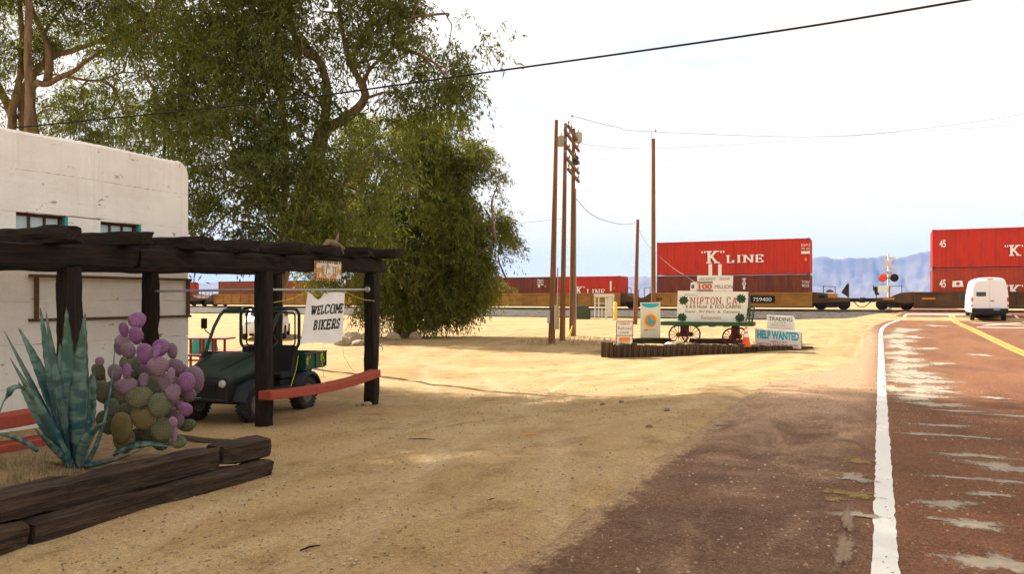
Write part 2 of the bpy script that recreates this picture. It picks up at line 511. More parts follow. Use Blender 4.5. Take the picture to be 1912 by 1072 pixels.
def sand_material():
    m = bpy.data.materials.new('desert_sand'); m.use_nodes = True
    n = m.node_tree; b = n.nodes['Principled BSDF']
    geo = n.nodes.new('ShaderNodeNewGeometry').outputs['Position']
    big = nodes_ramp(n, nodes_noise(n, geo, 0.32, 5, .6, .6), .36, .66)
    col = nodes_mix(n, big, (0.41, 0.275, 0.13), (0.50, 0.365, 0.19))
    mid = nodes_ramp(n, nodes_noise(n, geo, 1.5, 5, .65, .3), .50, .72)
    col = nodes_mix(n, mid, col, (0.28, 0.185, 0.088))
    # reddish cinder dust carried off the road
    red = nodes_ramp(n, nodes_noise(n, geo, .75, 4, .6, .8), .54, .70)
    f = n.nodes.new('ShaderNodeMath'); f.operation = 'MULTIPLY'; f.inputs[1].default_value = .55
    n.links.new(red, f.inputs[0])
    col = nodes_mix(n, f.outputs[0], col, (0.42, 0.235, 0.15))
    # wheel tracks running with the road and swinging into the yard
    wv = n.nodes.new('ShaderNodeTexWave'); wv.wave_type = 'RINGS'; wv.rings_direction = 'Z'
    wv.inputs['Scale'].default_value = .55; wv.inputs['Distortion'].default_value = 3.5
    wv.inputs['Detail'].default_value = 4; wv.inputs['Detail Scale'].default_value = 2.2
    n.links.new(nodes_map(n, geo, (.5, .16, 1), .35, (6.5, -3, 0)), wv.inputs['Vector'])
    tr = nodes_ramp(n, wv.outputs['Fac'], .55, .95)
    f2 = n.nodes.new('ShaderNodeMath'); f2.operation = 'MULTIPLY'; f2.inputs[1].default_value = .32
    n.links.new(tr, f2.inputs[0])
    col = nodes_mix(n, f2.outputs[0], col, (0.56, 0.42, 0.25))
    at = n.nodes.new('ShaderNodeAttribute'); at.attribute_name = 'rut'
    wl = n.nodes.new('ShaderNodeTexNoise'); wl.inputs['Scale'].default_value = 14; wl.inputs['Detail'].default_value = 4; n.links.new(geo, wl.inputs['Vector'])
    rm = n.nodes.new('ShaderNodeMath'); rm.operation = 'MULTIPLY'; n.links.new(at.outputs['Fac'], rm.inputs[0]); n.links.new(nodes_ramp(n, wl.outputs['Fac'], .35, .65, (.15, .15, .15), (.85, .85, .85)), rm.inputs[1])
    col = nodes_mix(n, rm.outputs[0], col, (0.58, 0.46, 0.30))
    # leaf mould, damp and oil darkened spots
    dk = nodes_ramp(n, nodes_noise(n, geo, 2.9, 7, .75, .6), .60, .74)
    f3 = n.nodes.new('ShaderNodeMath'); f3.operation = 'MULTIPLY'; f3.inputs[1].default_value = .6; n.links.new(dk, f3.inputs[0])
    col = nodes_mix(n, f3.outputs[0], col, (0.17, 0.11, 0.055))
    # grit
    vor = n.nodes.new('ShaderNodeTexVoronoi'); vor.inputs['Scale'].default_value = 46
    n.links.new(geo, vor.inputs['Vector'])
    gm = nodes_ramp(n, vor.outputs['Distance'], .12, .26, (1, 1, 1), (0, 0, 0))
    sel = nodes_ramp(n, nodes_noise(n, geo, 19, 2), .52, .60)
    gs = n.nodes.new('ShaderNodeMath'); gs.operation = 'MULTIPLY'; n.links.new(gm, gs.inputs[0]); n.links.new(sel, gs.inputs[1])
    gcol = nodes_ramp(n, nodes_noise(n, geo, 31, 1), .44, .58, (0.13, 0.085, 0.05), (0.55, 0.44, 0.30))
    col = nodes_mix(n, gs.outputs[0], col, gcol)
    cg = nodes_ramp(n, nodes_noise(n, geo, 22, 5, .8), .36, .66, (.72, .70, .66), (1.2, 1.19, 1.17))
    col = nodes_mix(n, .8, col, cg, 'MULTIPLY')
    fine = nodes_ramp(n, nodes_noise(n, geo, 95, 3, .7), .36, .68, (.58, .56, .52), (1.26, 1.25, 1.24))
    col = nodes_mix(n, 1.0, col, fine, 'MULTIPLY')
    n.links.new(col, b.inputs['Base Color'])
    b.inputs['Roughness'].default_value = .95; b.inputs['Specular IOR Level'].default_value = .1
    h = nodes_mix(n, .5, nodes_noise(n, geo, 60, 4, .7), nodes_noise(n, geo, 9, 5, .65))
    bu = n.nodes.new('ShaderNodeBump'); bu.inputs['Strength'].default_value = .75; bu.inputs['Distance'].default_value = .03
    n.links.new(h, bu.inputs['Height']); n.links.new(bu.outputs['Normal'], b.inputs['Normal'])
    return m
M_sand = sand_material()

def axis_pts(dense0, dense1, step, far0, far1):
    a = list(np.arange(dense0, dense1 + 1e-6, step))
    s = step; v = a[-1]
    while v < far1:
        s *= 1.16; v = v + s; a.append(min(v, far1))
    s = step; v = a[0]; lo = []
    while v > far0:
        s *= 1.16; v = v - s; lo.append(max(v, far0))
    return np.array(lo[::-1] + a)
gx = axis_pts(-13, 3.0, 0.11, -16000, 16000)
gy = axis_pts(2.0, 24, 0.11, -60, 18000)
XX, YY = np.meshgrid(gx, gy)
ZZ = ground_z(XX, YY)
def near_z(X, Y): return 0.05 * (vnoise(X * .45, Y * .35, 1) - .5) + 0.028 * (vnoise(X * 1.7, Y * 1.4, 2) - .5) + 0.014 * (vnoise(X * 5, Y * 5, 4) - .5)
near = (1 - S(20, 60, np.abs(YY))) * (1 - S(20, 60, np.abs(XX)))
# wheel ruts where cars swing between the road and the yard
RUTS = [[(-1.6, 1.0), (-2.6, 4.5), (-4.2, 8.5), (-6.8, 13.0), (-11, 19)], [(-6.2, 7.6), (-5.2, 10.5), (-3.2, 13.2), (-.6, 15.6), (1, 20)], [(-3.2, 1.0), (-4.6, 5.0), (-5.6, 9.0), (-6.6, 12.5), (-7.5, 18)], [(-10, 15.5), (-6, 15.0), (-2.5, 16.5), (.5, 21)]]
def rut_field(X, Y):
    out = np.zeros_like(X)
    for path in RUTS:
        ts = np.linspace(0, len(path) - 1, 60)
        px_ = np.interp(ts, range(len(path)), [p[0] for p in path]); py_ = np.interp(ts, range(len(path)), [p[1] for p in path])
        for _ in range(6):
            px_[1:-1] = (px_[:-2] + 2 * px_[1:-1] + px_[2:]) / 4; py_[1:-1] = (py_[:-2] + 2 * py_[1:-1] + py_[2:]) / 4
        dist = np.full(X.shape, 9.0)
        for i in range(len(px_) - 1):
            ax, ay, bx_, by_ = px_[i], py_[i], px_[i + 1], py_[i + 1]
            L2 = (bx_ - ax) ** 2 + (by_ - ay) ** 2
            t = np.clip(((X - ax) * (bx_ - ax) + (Y - ay) * (by_ - ay)) / L2, 0, 1)
            dist = np.minimum(dist, np.hypot(X - ax - t * (bx_ - ax), Y - ay - t * (by_ - ay)))
        out = np.maximum(out, np.exp(-((dist - .72) / .13) ** 2))
    return out
RUT = np.zeros_like(XX); _m = (np.abs(XX) < 16) & (YY > 0) & (YY < 26)
RUT[_m] = rut_field(XX[_m], YY[_m]) * (.35 + .65 * vnoise(XX[_m] * .7, YY[_m] * .5, 77))
ZZ = ZZ - .03 * RUT
ZZ = ZZ + near * (0.05 * (vnoise(XX * .45, YY * .35, 1) - .5) + 0.028 * (vnoise(XX * 1.7, YY * 1.4, 2) - .5) + 0.014 * (vnoise(XX * 5, YY * 5, 4) - .5))
onroad = S(-0.25, 0.05, XX - road_left(YY)) * (1 - S(-.05, .3, XX - road_right(YY)))
ZZ = np.where(onroad > 0, (ZZ * (1 - onroad) + (ground_z(XX, YY) - 0.05) * onroad), ZZ)
ny, nx = XX.shape
idx = np.arange(ny * nx).reshape(ny, nx)
quads = np.stack([idx[:-1, :-1], idx[:-1, 1:], idx[1:, 1:], idx[1:, :-1]], -1).reshape(-1, 4)
gnd = link('ground', mesh_np('ground', np.stack([XX, YY, ZZ], -1).reshape(-1, 3), quads, mat=M_sand, smooth=True), kind='structure')
_a = gnd.data.attributes.new('rut', 'FLOAT', 'POINT'); _a.data.foreach_set('value', RUT.ravel().astype(np.float32))

# ------------------------------------------------------------------ road of red cinder asphalt
def road_material():
    m = bpy.data.materials.new('cinder_asphalt'); m.use_nodes = True
    n = m.node_tree; b = n.nodes['Principled BSDF']
    geo = n.nodes.new('ShaderNodeNewGeometry').outputs['Position']
    st = nodes_map(n, geo, (1, .22, 1))
    col = nodes_mix(n, nodes_ramp(n, nodes_noise(n, st, 1.1, 5, .6, .4), .35, .68), (0.17, 0.070, 0.032), (0.25, 0.112, 0.052))
    col = nodes_mix(n, nodes_ramp(n, nodes_noise(n, geo, .55, 5, .65, .5), .52, .70), col, (0.125, 0.055, 0.032))
    sep = n.nodes.new('ShaderNodeSeparateXYZ'); n.links.new(geo, sep.inputs[0])
    cg = nodes_ramp(n, nodes_noise(n, geo, 24, 5, .8), .38, .64, (.55, .52, .5), (1.38, 1.36, 1.32))
    # sand blown over the shoulder and along the edge
    def rng_(out, a, b_, c=0., d=1.):
        r = n.nodes.new('ShaderNodeMapRange'); r.inputs[1].default_value = a; r.inputs[2].default_value = b_
        r.inputs[3].default_value = c; r.inputs[4].default_value = d
        n.links.new(out, r.inputs[0]); return r.outputs[0]
    sh = rng_(sep.outputs['X'], .15, -.35)
    far_ = rng_(sep.outputs['Y'], 7.5, 13.5, -.62, .85)
    farlim = rng_(sep.outputs['Y'], 34, 46, 1, .0)
    dn = nodes_ramp(n, nodes_noise(n, nodes_map(n, geo, (1, .45, 1)), 1.5, 6, .68, .7), .40, .66)
    # the shoulder itself is greyer, loose and gravelly
    gr = n.nodes.new('ShaderNodeMath'); gr.operation = 'MULTIPLY'; gr.inputs[1].default_value = .62; n.links.new(sh, gr.inputs[0])
    col = nodes_mix(n, gr.outputs[0], col, nodes_mix(n, nodes_ramp(n, nodes_noise(n, geo, 2.4, 6, .7, .3), .36, .66), (0.095, 0.058, 0.038), (0.19, 0.13, 0.088)))
    am = n.nodes.new('ShaderNodeMath'); am.operation = 'ADD'; am.use_clamp = True; n.links.new(dn, am.inputs[0]); n.links.new(far_, am.inputs[1]); k = am.outputs[0]
    for a in (sh, farlim):
        mm = n.nodes.new('ShaderNodeMath'); mm.operation = 'MULTIPLY'
        n.links.new(k, mm.inputs[0]); n.links.new(a, mm.inputs[1]); k = mm.outputs[0]
    col = nodes_mix(n, k, col, (0.42, 0.27, 0.165))
    # sand creeping over the crumbling left edge
    ea = n.nodes.new('ShaderNodeAttribute'); ea.attribute_name = 'edge_dist'
    er = rng_(ea.outputs['Fac'], 0, .55, .62, -.25)
    en = nodes_noise(n, geo, 7, 6, .75, .4)
    es = n.nodes.new('ShaderNodeMath'); es.operation = 'ADD'; n.links.new(er, es.inputs[0]); n.links.new(en, es.inputs[1])
    col = nodes_mix(n, nodes_ramp(n, es.outputs[0], .66, .86), col, (0.37, 0.255, 0.14))
    # aggregate
    vor = n.nodes.new('ShaderNodeTexVoronoi'); vor.inputs['Scale'].default_value = 52
    n.links.new(geo, vor.inputs['Vector'])
    gm = nodes_ramp(n, vor.outputs['Distance'], .15, .34, (1, 1, 1), (0, 0, 0))
    sel = nodes_ramp(n, nodes_noise(n, geo, 37, 2), .50, .60)
    gs = n.nodes.new('ShaderNodeMath'); gs.operation = 'MULTIPLY'; n.links.new(gm, gs.inputs[0]); n.links.new(sel, gs.inputs[1])
    gcol = nodes_ramp(n, nodes_noise(n, geo, 50, 1), .42, .60, (0.06, 0.032, 0.022), (0.46, 0.33, 0.23))
    col = nodes_mix(n, gs.outputs[0], col, gcol)
    col = nodes_mix(n, .8, col, cg, 'MULTIPLY')
    fine = nodes_ramp(n, nodes_noise(n, geo, 120, 3, .7), .34, .70, (.45, .43, .41), (1.5, 1.48, 1.46))
    col = nodes_mix(n, 1.0, col, fine, 'MULTIPLY')
    n.links.new(col, b.inputs['Base Color'])
    b.inputs['Roughness'].default_value = .9; b.inputs['Specular IOR Level'].default_value = .2
    bu = n.nodes.new('ShaderNodeBump'); bu.inputs['Strength'].default_value = .7; bu.inputs['Distance'].default_value = .012
    n.links.new(nodes_noise(n, geo, 85, 4, .75), bu.inputs['Height']); n.links.new(bu.outputs['Normal'], b.inputs['Normal'])
    return m
M_road = road_material()
ry = np.concatenate([np.arange(-4, 30, .12), np.arange(30, 95, .5), np.arange(95, 900, 25)])
rt = np.concatenate([np.linspace(0, .25, 30), np.linspace(.27, 1, 40)])
RL, RR = road_left(ry), road_right(ry)
RX = RL[:, None] + (RR - RL)[:, None] * rt[None, :]
RYY = np.repeat(ry[:, None], len(rt), 1)
RZ = ground_z(RX, RYY) + .004
RZ[:, 0] -= .045                                  # the broken edge dips under the sand
ny, nx = RX.shape
idx = np.arange(ny * nx).reshape(ny, nx)
quads = np.stack([idx[:-1, :-1], idx[:-1, 1:], idx[1:, 1:], idx[1:, :-1]], -1).reshape(-1, 4)
road = link('road', mesh_np('road', np.stack([RX, RYY, RZ], -1).reshape(-1, 3), quads, mat=M_road, smooth=True), kind='structure')
_a = road.data.attributes.new('edge_dist', 'FLOAT', 'POINT'); _a.data.foreach_set('value', (RX - RL[:, None]).ravel().astype(np.float32))

def worn_paint(name, col, worn, amount):
    m = bpy.data.materials.new(name); m.use_nodes = True
    n = m.node_tree; b = n.nodes['Principled BSDF']
    geo = n.nodes.new('ShaderNodeNewGeometry').outputs['Position']
    f = nodes_ramp(n, nodes_noise(n, geo, 14, 6, .75, .4), amount, amount + .1)
    f2 = nodes_ramp(n, nodes_noise(n, geo, 110, 2, .7), .52, .68)
    c = nodes_mix(n, f2, col, tuple(v * .78 for v in col))
    n.links.new(nodes_mix(n, f, c, worn), b.inputs['Base Color'])
    b.inputs['Roughness'].default_value = .75
    bu = n.nodes.new('ShaderNodeBump'); bu.inputs['Strength'].default_value = .35; bu.inputs['Distance'].default_value = .008
    n.links.new(nodes_noise(n, geo, 90, 3, .7), bu.inputs['Height']); n.links.new(bu.outputs['Normal'], b.inputs['Normal'])
    return m
M_linewhite = worn_paint('line_paint_white', (0.70, 0.67, 0.62), (0.33, 0.22, 0.15), .63)
M_lineyellow = worn_paint('line_paint_yellow', (0.62, 0.27, 0.04), (0.34, 0.2, 0.1), .66)
def stripe(name, fx, w, y0, y1, m, step=.06, rag=.008, h=.009, seed=0):
    ys = np.arange(y0, y1, step if y1 - y0 < 40 else .09)
    c = fx(ys)
    jl = (vnoise(ys * 9, ys * 0, seed) - .5) * 2 * rag + (vnoise(ys * 30, ys * 0, seed + 5) - .5) * rag
    jr = (vnoise(ys * 9, ys * 0, seed + 1) - .5) * 2 * rag + (vnoise(ys * 30, ys * 0, seed + 6) - .5) * rag
    a, b_ = c - w / 2 + jl, c + w / 2 + jr
    co = np.stack([np.stack([a, ys, ground_z(a, ys) + h], -1), np.stack([b_, ys, ground_z(b_, ys) + h], -1)], 1).reshape(-1, 3)
    i = np.arange(len(ys) - 1) * 2
    return link(name, mesh_np(name, co, np.stack([i, i + 1, i + 3, i + 2], -1), mat=m), road)
stripe('edge_line', white_x, .145, 1.5, 61.5, M_linewhite, seed=21)
stripe('edge_line', right_x, .15, 1.5, 61.5, M_linewhite, seed=24)
stripe('centre_line', lambda y: yellow_x(y) - .10, .165, 1.5, 61, M_lineyellow, seed=31)
stripe('centre_line', lambda y: yellow_x(y) + .10, .165, 1.5, 61, M_lineyellow, seed=33)
def ground_poly(name, pts, m, parent, h=.009):
    mb = MB(); mb.add([(p[0], p[1], gz(p[0], p[1]) + h) for p in pts], [list(range(len(pts)))])
    return mb.build(name, m, parent)
# stop line and crossing letters before the rails
for (y0, y1, xa, xb) in ((44.4, 45.0, 4.35, 8.0), (61.2, 61.75, 1.75, 8.0)):
    ground_poly('stop_line', [(xa, y0), (xb, y0), (xb, y1), (xa, y1)], M_linewhite, road)
for s in (-1, 1):
    cx, cy, l, w = 6.15, 50.5, 3.0, .28
    ground_poly('crossing_mark', [(cx - 1.25 * s - w / 2, cy - l), (cx - 1.25 * s + w / 2, cy - l), (cx + 1.25 * s + w / 2, cy + l), (cx + 1.25 * s - w / 2, cy + l)], M_linewhite, road, .009 + (.003 if s > 0 else 0))

# pale worn patches in the asphalt: (pixel x, pixel y, half width m, half length m)
def feather(n, b, geo):
    """break up the rim of a patch: the worn layer thins out to bare asphalt"""
    at = n.nodes.new('ShaderNodeAttribute'); at.attribute_name = 'rim'
    no = nodes_noise(n, nodes_map(n, geo, (1, .5, 1)), 13, 8, .8)
    ad = n.nodes.new('ShaderNodeMath'); ad.operation = 'MULTIPLY_ADD'; ad.inputs[1].default_value = .96
    rs = n.nodes.new('ShaderNodeMath'); rs.operation = 'MULTIPLY'; rs.inputs[1].default_value = .42; n.links.new(at.outputs['Fac'], rs.inputs[0])
    n.links.new(no, ad.inputs[0]); n.links.new(rs.outputs[0], ad.inputs[2])
    f = nodes_ramp(n, ad.outputs[0], .50, .70)
    tr = n.nodes.new('ShaderNodeBsdfTransparent'); mx = n.nodes.new('ShaderNodeMixShader')
    n.links.new(f, mx.inputs['Fac']); n.links.new(tr.outputs['BSDF'], mx.inputs[1]); n.links.new(b.outputs['BSDF'], mx.inputs[2])
    n.links.new(mx.outputs['Shader'], n.nodes['Material Output'].inputs['Surface'])
def patch_mat():
    m = bpy.data.materials.new('pale_patch'); m.use_nodes = True
    n = m.node_tree; b = n.nodes['Principled BSDF']
    geo = n.nodes.new('ShaderNodeNewGeometry').outputs['Position']
    c = nodes_mix(n, nodes_ramp(n, nodes_noise(n, geo, 4, 5, .7), .4, .65), (0.36, 0.29, 0.21), (0.25, 0.20, 0.145))
    c = nodes_mix(n, nodes_ramp(n, nodes_noise(n, geo, 70, 3, .7), .5, .7), c, (0.24, 0.17, 0.11))
    n.links.new(c, b.inputs['Base Color']); b.inputs['Roughness'].default_value = .9
    feather(n, b, geo)
    return m
M_patch = patch_mat()
M_dust = mat('tan_dust', (0.25, 0.17, 0.105), .95, (0.19, 0.125, 0.08), 20, 5)
feather(M_dust.node_tree, M_dust.node_tree.nodes['Principled BSDF'], M_dust.node_tree.nodes.new('ShaderNodeNewGeometry').outputs['Position'])
def patch(cx, cy, rx, ry_, seed, m=M_patch, h=.0065, name='pale_patch'):
    rr = random.Random(seed); pts = []
    n = 56; ph = [rr.uniform(0, 6.28) for _ in range(6)]
    for i in range(n):
        t = 2 * math.pi * i / n
        k = 1 + .22 * math.sin(2 * t + ph[0]) + .2 * math.sin(3 * t + ph[1]) + .13 * math.sin(5 * t + ph[2]) + .09 * math.sin(9 * t + ph[3]) + rr.uniform(-.1, .1)
        pts.append((cx + rx * k * math.cos(t), cy + ry_ * k * math.sin(t)))
    mb = MB(); mb.add([(cx, cy, gz(cx, cy) + h)] + [(p[0], p[1], gz(*p) + h) for p in pts], [[0, i + 1, (i + 1) % n + 1] for i in range(n)])
    o = mb.build(name, m, road)
    at = o.data.attributes.new('rim', 'FLOAT', 'POINT')
    at.data.foreach_set('value', [1.0] + [0.0] * n)
    return o
pl = [(1820, 852, .24, .1), (1880, 875, .3, .16), (1830, 897, .3, .055), (1895, 902, .2, .04), (1765, 943, .17, .11), (1848, 925, .18, .055),
      (1810, 980, .22, .085), (1868, 1055, .2, .16), (1760, 796, .26, .1), (1790, 816, .3, .07), (1735, 813, .3, .07), (1735, 845, .0, .0),
      (1890, 778, .3, .09), (1792, 769, .32, .09), (1750, 757, .3, .25), (1715, 742, .36, .4), (1730, 728, .45, .5), (1707, 712, .45, .6),
      (1700, 698, .45, .7), (1688, 684, .45, .8), (1690, 672, .4, .9), (1683, 660, .38, 1.0), (1680, 648, .36, 1.2), (1682, 638, .4, 1.2),
      (1672, 628, .5, 1.5), (1690, 617, .6, 1.6), (1705, 630, .35, .7), (1732, 652, .3, .45), (1758, 680, .28, .3), (1832, 664, .3, .3),
      (1748, 609, .5, .9), (1708, 730, .25, .4), (1728, 705, .25, .4), (1676, 702, .22, .5), (1670, 728, .2, .45), (1855, 745, .2, .1),
      (1596, 895, .12, .12), (1600, 965, .13, .06)]
for k, (x, y, rx, ryy) in enumerate(pl):
    if rx > 0:
        p = G(x, y); patch(p.x, p.y, rx * 1.45, ryy * 1.6, 100 + k, h=.0065 + .0002 * k)
for k, (x, y, rx, ryy) in enumerate([(1575, 1030, .06, .55), (1582, 975, .05, .4)]):
    p = G(x, y); patch(p.x, p.y, rx, ryy, 400 + k, M_dust, .0155 + .0003 * k, 'dust_streak')
# earth-filled potholes beside the edge line
M_earth = mat('ochre_earth', (0.17, 0.10, 0.025), .95, (0.30, 0.19, 0.06), 16, 5, bump=.6, bscale=60)
feather(M_earth.node_tree, M_earth.node_tree.nodes['Principled BSDF'], M_earth.node_tree.nodes.new('ShaderNodeNewGeometry').outputs['Position'])
for k, (x, y, rx, ryy) in enumerate([(1600, 862, .15, .13), (1592, 925, .17, .12), (1590, 890, .13, .1), (1560, 935, .1, .07)]):
    p = G(x, y); patch(p.x, p.y, rx * 1.3, ryy * 1.3, 300 + k, M_earth, .0095 + .0004 * k, 'earth_patch')

# ------------------------------------------------------------------ gravel, pebbles and twigs on the ground
def pebbles(name, n, box, smin, smax, m, seed, label, cat, dens=None):
    r = np.random.default_rng(seed)
    x = r.uniform(box[0], box[1], n * 3); y = box[2] + (box[3] - box[2]) * r.random(n * 3) ** 1.6
    keep = vnoise(x * .8, y * .8, seed) * r.random(n * 3) ** .5 > .28
    x, y = x[keep][:n], y[keep][:n]; n = len(x)
    s = smin + (smax - smin) * r.random(n) ** 4
    base = np.array([[1, 0, 0], [-.2, .9, .1], [-.9, -.1, 0], [.1, -.8, .05], [.1, .1, .62], [-.3, -.2, .5]])
    a = r.uniform(0, 6.28, n); ca, sa = np.cos(a), np.sin(a)
    sc = s[:, None, None] * (base[None] * r.uniform(.6, 1.2, (n, 6, 3)))
    co = np.stack([sc[..., 0] * ca[:, None] - sc[..., 1] * sa[:, None], sc[..., 0] * sa[:, None] + sc[..., 1] * ca[:, None], sc[..., 2]], -1)
    co[..., 0] += x[:, None]; co[..., 1] += y[:, None]; co[..., 2] += (ground_z(x, y) + np.where(x < road_left(y), near_z(x, y) + 0.001, .003))[:, None]
    t = np.array([[0, 1, 4], [1, 2, 5], [1, 5, 4], [2, 3, 5], [3, 0, 4], [3, 4, 5]])
    tr = (np.arange(n)[:, None, None] * 6 + t[None]).reshape(-1, 3)
    o = link(name, mesh_np(name, co.reshape(-1, 3), tris=tr, mat=m), kind='stuff')
    return tag(o, label, cat)
M_peb = bpy.data.materials.new('pebble_stone'); M_peb.use_nodes = True
_n = M_peb.node_tree; _g = _n.nodes.new('ShaderNodeNewGeometry')
_c = _n.nodes.new('ShaderNodeValToRGB')
_c.color_ramp.elements[0].color = (0.09, 0.06, 0.04, 1); _c.color_ramp.elements[1].color = (0.42, 0.33, 0.24, 1)
_e = _c.color_ramp.elements.new(.5); _e.color = (0.28, 0.18, 0.10, 1)
_n.links.new(_g.outputs['Random Per Island'], _c.inputs['Fac']); _n.links.new(_c.outputs['Color'], _n.nodes['Principled BSDF'].inputs['Base Color'])
_n.nodes['Principled BSDF'].inputs['Roughness'].default_value = .9
pebbles('gravel', 20000, (-8.5, 1.9, 2.4, 17), .004, .022, M_peb, 5, 'loose gravel and pebbles scattered over the sandy yard and road shoulder', 'gravel')

def litter(n, seed):
    """fallen narrow leaves and bark bits lying flat on the sand"""
    r = np.random.default_rng(seed)
    x = r.uniform(-12, .2, n * 4); y = r.uniform(2.5, 19, n * 4)
    k = (vnoise(x * .6, y * .6, seed) > .40 + .3 * r.random(n * 4)) & (x < road_left(y) + .3); x, y = x[k][:n], y[k][:n]; n = len(x)
    a = r.uniform(0, 6.28, n); l = r.uniform(.02, .07, n); w = r.uniform(.003, .008, n)
    z = ground_z(x, y) + .022 * 0 + near_z(x, y) + .006
    d = np.stack([np.cos(a), np.sin(a), r.uniform(-.08, .12, n)], -1); s = np.stack([-np.sin(a), np.cos(a), r.uniform(-.2, .2, n)], -1)
    p = np.stack([x, y, z], -1)
    co = np.stack([p - d * l[:, None] / 2, p + s * w[:, None], p + d * l[:, None] / 2, p - s * w[:, None]], 1).reshape(-1, 3)
    i = np.arange(n) * 4
    m = bpy.data.materials.new('leaf_litter'); m.use_nodes = True; nn = m.node_tree
    g = nn.nodes.new('ShaderNodeNewGeometry'); c = nodes_ramp(nn, g.outputs['Random Per Island'], .1, .9, (.055, .035, .018), (.26, .18, .08))
    nn.links.new(c, nn.nodes['Principled BSDF'].inputs['Base Color'])
    tag(link('leaf_litter', mesh_np('leaf_litter', co, np.stack([i, i + 1, i + 2, i + 3], -1), mat=m), kind='stuff'), 'fallen leaves and bark bits strewn over the sandy yard', 'leaf litter')
litter(5200, 17)

# ------------------------------------------------------------------ railway
M_ballast = mat('ballast_stone', (0.028, 0.024, 0.02), .95, (0.095, 0.08, 0.066), 3, 8, bump=1.0, bscale=6)
for (xa, xb) in ((-420, 0.8), (10.6, 420)):
    n = 220; xs = np.linspace(xa, xb, n)
    prof = [(60.6, .12), (63.4, .60), (66, .62), (70, .62), (72.5, .55), (75.5, .1)]
    co = []
    for x in xs:
        for (yy, zz) in prof: co.append((x, yy + random.uniform(-.18, .18), zz + random.uniform(-.03, .03)))
    k = len(prof); q = []
    for i in range(n - 1):
        for j in range(k - 1): q.append((i * k + j, (i + 1) * k + j, (i + 1) * k + j + 1, i * k + j + 1))
    link('ballast_bed', mesh_np('ballast_bed', co, q, mat=M_ballast), kind='structure')
M_rail = mat('rail_steel', (0.16, 0.10, 0.07), .5, (0.3, .27, .25), 2, metal=.6)
for yy in (66.75, 68.2):
    mb = MB()
    mb.prism([(-420, yy - .07, .62), (-420, yy + .07, .62), (-420, yy + .02, .66), (-420, yy + .036, .70), (-420, yy + .036, .74), (-420, yy - .036, .74), (-420, yy - .036, .70), (-420, yy - .02, .66)], (840, 0, 0))
    o = mb.build('rail', M_rail); o['kind'] = 'structure'
RAIL = .74

# ------------------------------------------------------------------ mountains
def mountain_material():
    m = bpy.data.materials.new('mountain_rock'); m.use_nodes = True
    n = m.node_tree; b = n.nodes['Principled BSDF']
    geo = n.nodes.new('ShaderNodeNewGeometry').outputs['Position']
    c = nodes_mix(n, nodes_ramp(n, nodes_noise(n, geo, .0012, 6, .6), .4, .62), (0.14, 0.10, 0.085), (0.24, 0.18, 0.14))
    n.links.new(c, b.inputs['Base Color']); b.inputs['Roughness'].default_value = 1
    return m
ridge_px = [(300, 528), (700, 524), (860, 516), (900, 523), (960, 520), (1080, 519), (1170, 517), (1215, 516), (1300, 508), (1400, 496), (1480, 489), (1517, 482), (1537, 478), (1565, 484),
            (1590, 482), (1610, 480), (1640, 479), (1655, 477), (1675, 482), (1700, 476), (1720, 471), (1740, 468), (1790, 462), (1850, 470), (1912, 464), (2100, 480), (2500, 500)]
DM = 11000.0
pxs = np.linspace(200, 2500, 460)
rid = np.interp(pxs, [p[0] for p in ridge_px], [p[1] for p in ridge_px])
hgt = (557 - rid) / F * DM + (vnoise(pxs * .11, pxs * 0, 41) - .5) * 26 + (vnoise(pxs * .31, pxs * 0, 42) - .5) * 14
rows = 26
co = []
for j in range(rows):
    t = j / (rows - 1)                          # 0 at the foot, 1 on the ridge
    for i, px in enumerate(pxs):
        d = DM * (.80 + .20 * t)
        u = (px - 956) / F
        spur = (vnoise(px * .045 + t * 1.3, t * 3.2 + px * .01, 51) - .5) * .7 + (vnoise(px * .13 - t * 2.1, t * 8, 52) - .5) * .4 + (vnoise(px * .3 + t * 3, t * 14, 53) - .5) * .2
        hh = hgt[i] * (t ** 1.7 + spur * t * (1 - t) * 1.3)
        dd = d + 500 * spur * (1 - t)
        co.append((dd * (-ST + CT * u), dd * (CT + ST * u), max(hh, -2) + .2))
for i, px in enumerate(pxs):                    # far side of the range
    d = DM * 1.03; u = (px - 956) / F
    co.append((d * (-ST + CT * u), d * (CT + ST * u), -2))
n = len(pxs); idx = np.arange((rows + 1) * n).reshape(rows + 1, n)
quads = np.stack([idx[:-1, :-1], idx[:-1, 1:], idx[1:, 1:], idx[1:, :-1]], -1).reshape(-1, 4)
link('mountains', mesh_np('mountains', co, quads, mat=mountain_material(), smooth=True), kind='structure')

# the desert air that the mountains fade in
mb = MB(); mb.box((0, 6300, 380), (33500, 12800, 762))
hz = mb.build('haze', None); hz['kind'] = 'stuff'
hm = bpy.data.materials.new('desert_haze'); hm.use_nodes = True
hn = hm.node_tree; hn.nodes.clear()
ho = hn.nodes.new('ShaderNodeOutputMaterial'); hv = hn.nodes.new('ShaderNodeVolumePrincipled')
hv.inputs['Color'].default_value = (0.16, 0.43, 1.0, 1)
hv.inputs['Density'].default_value = 0.00005
hv.inputs['Anisotropy'].default_value = 0.0
hn.links.new(hv.outputs['Volume'], ho.inputs['Volume'])
hz.data.materials.append(hm)
tag(hz, 'pale blue desert air in which the far mountains fade', 'haze')

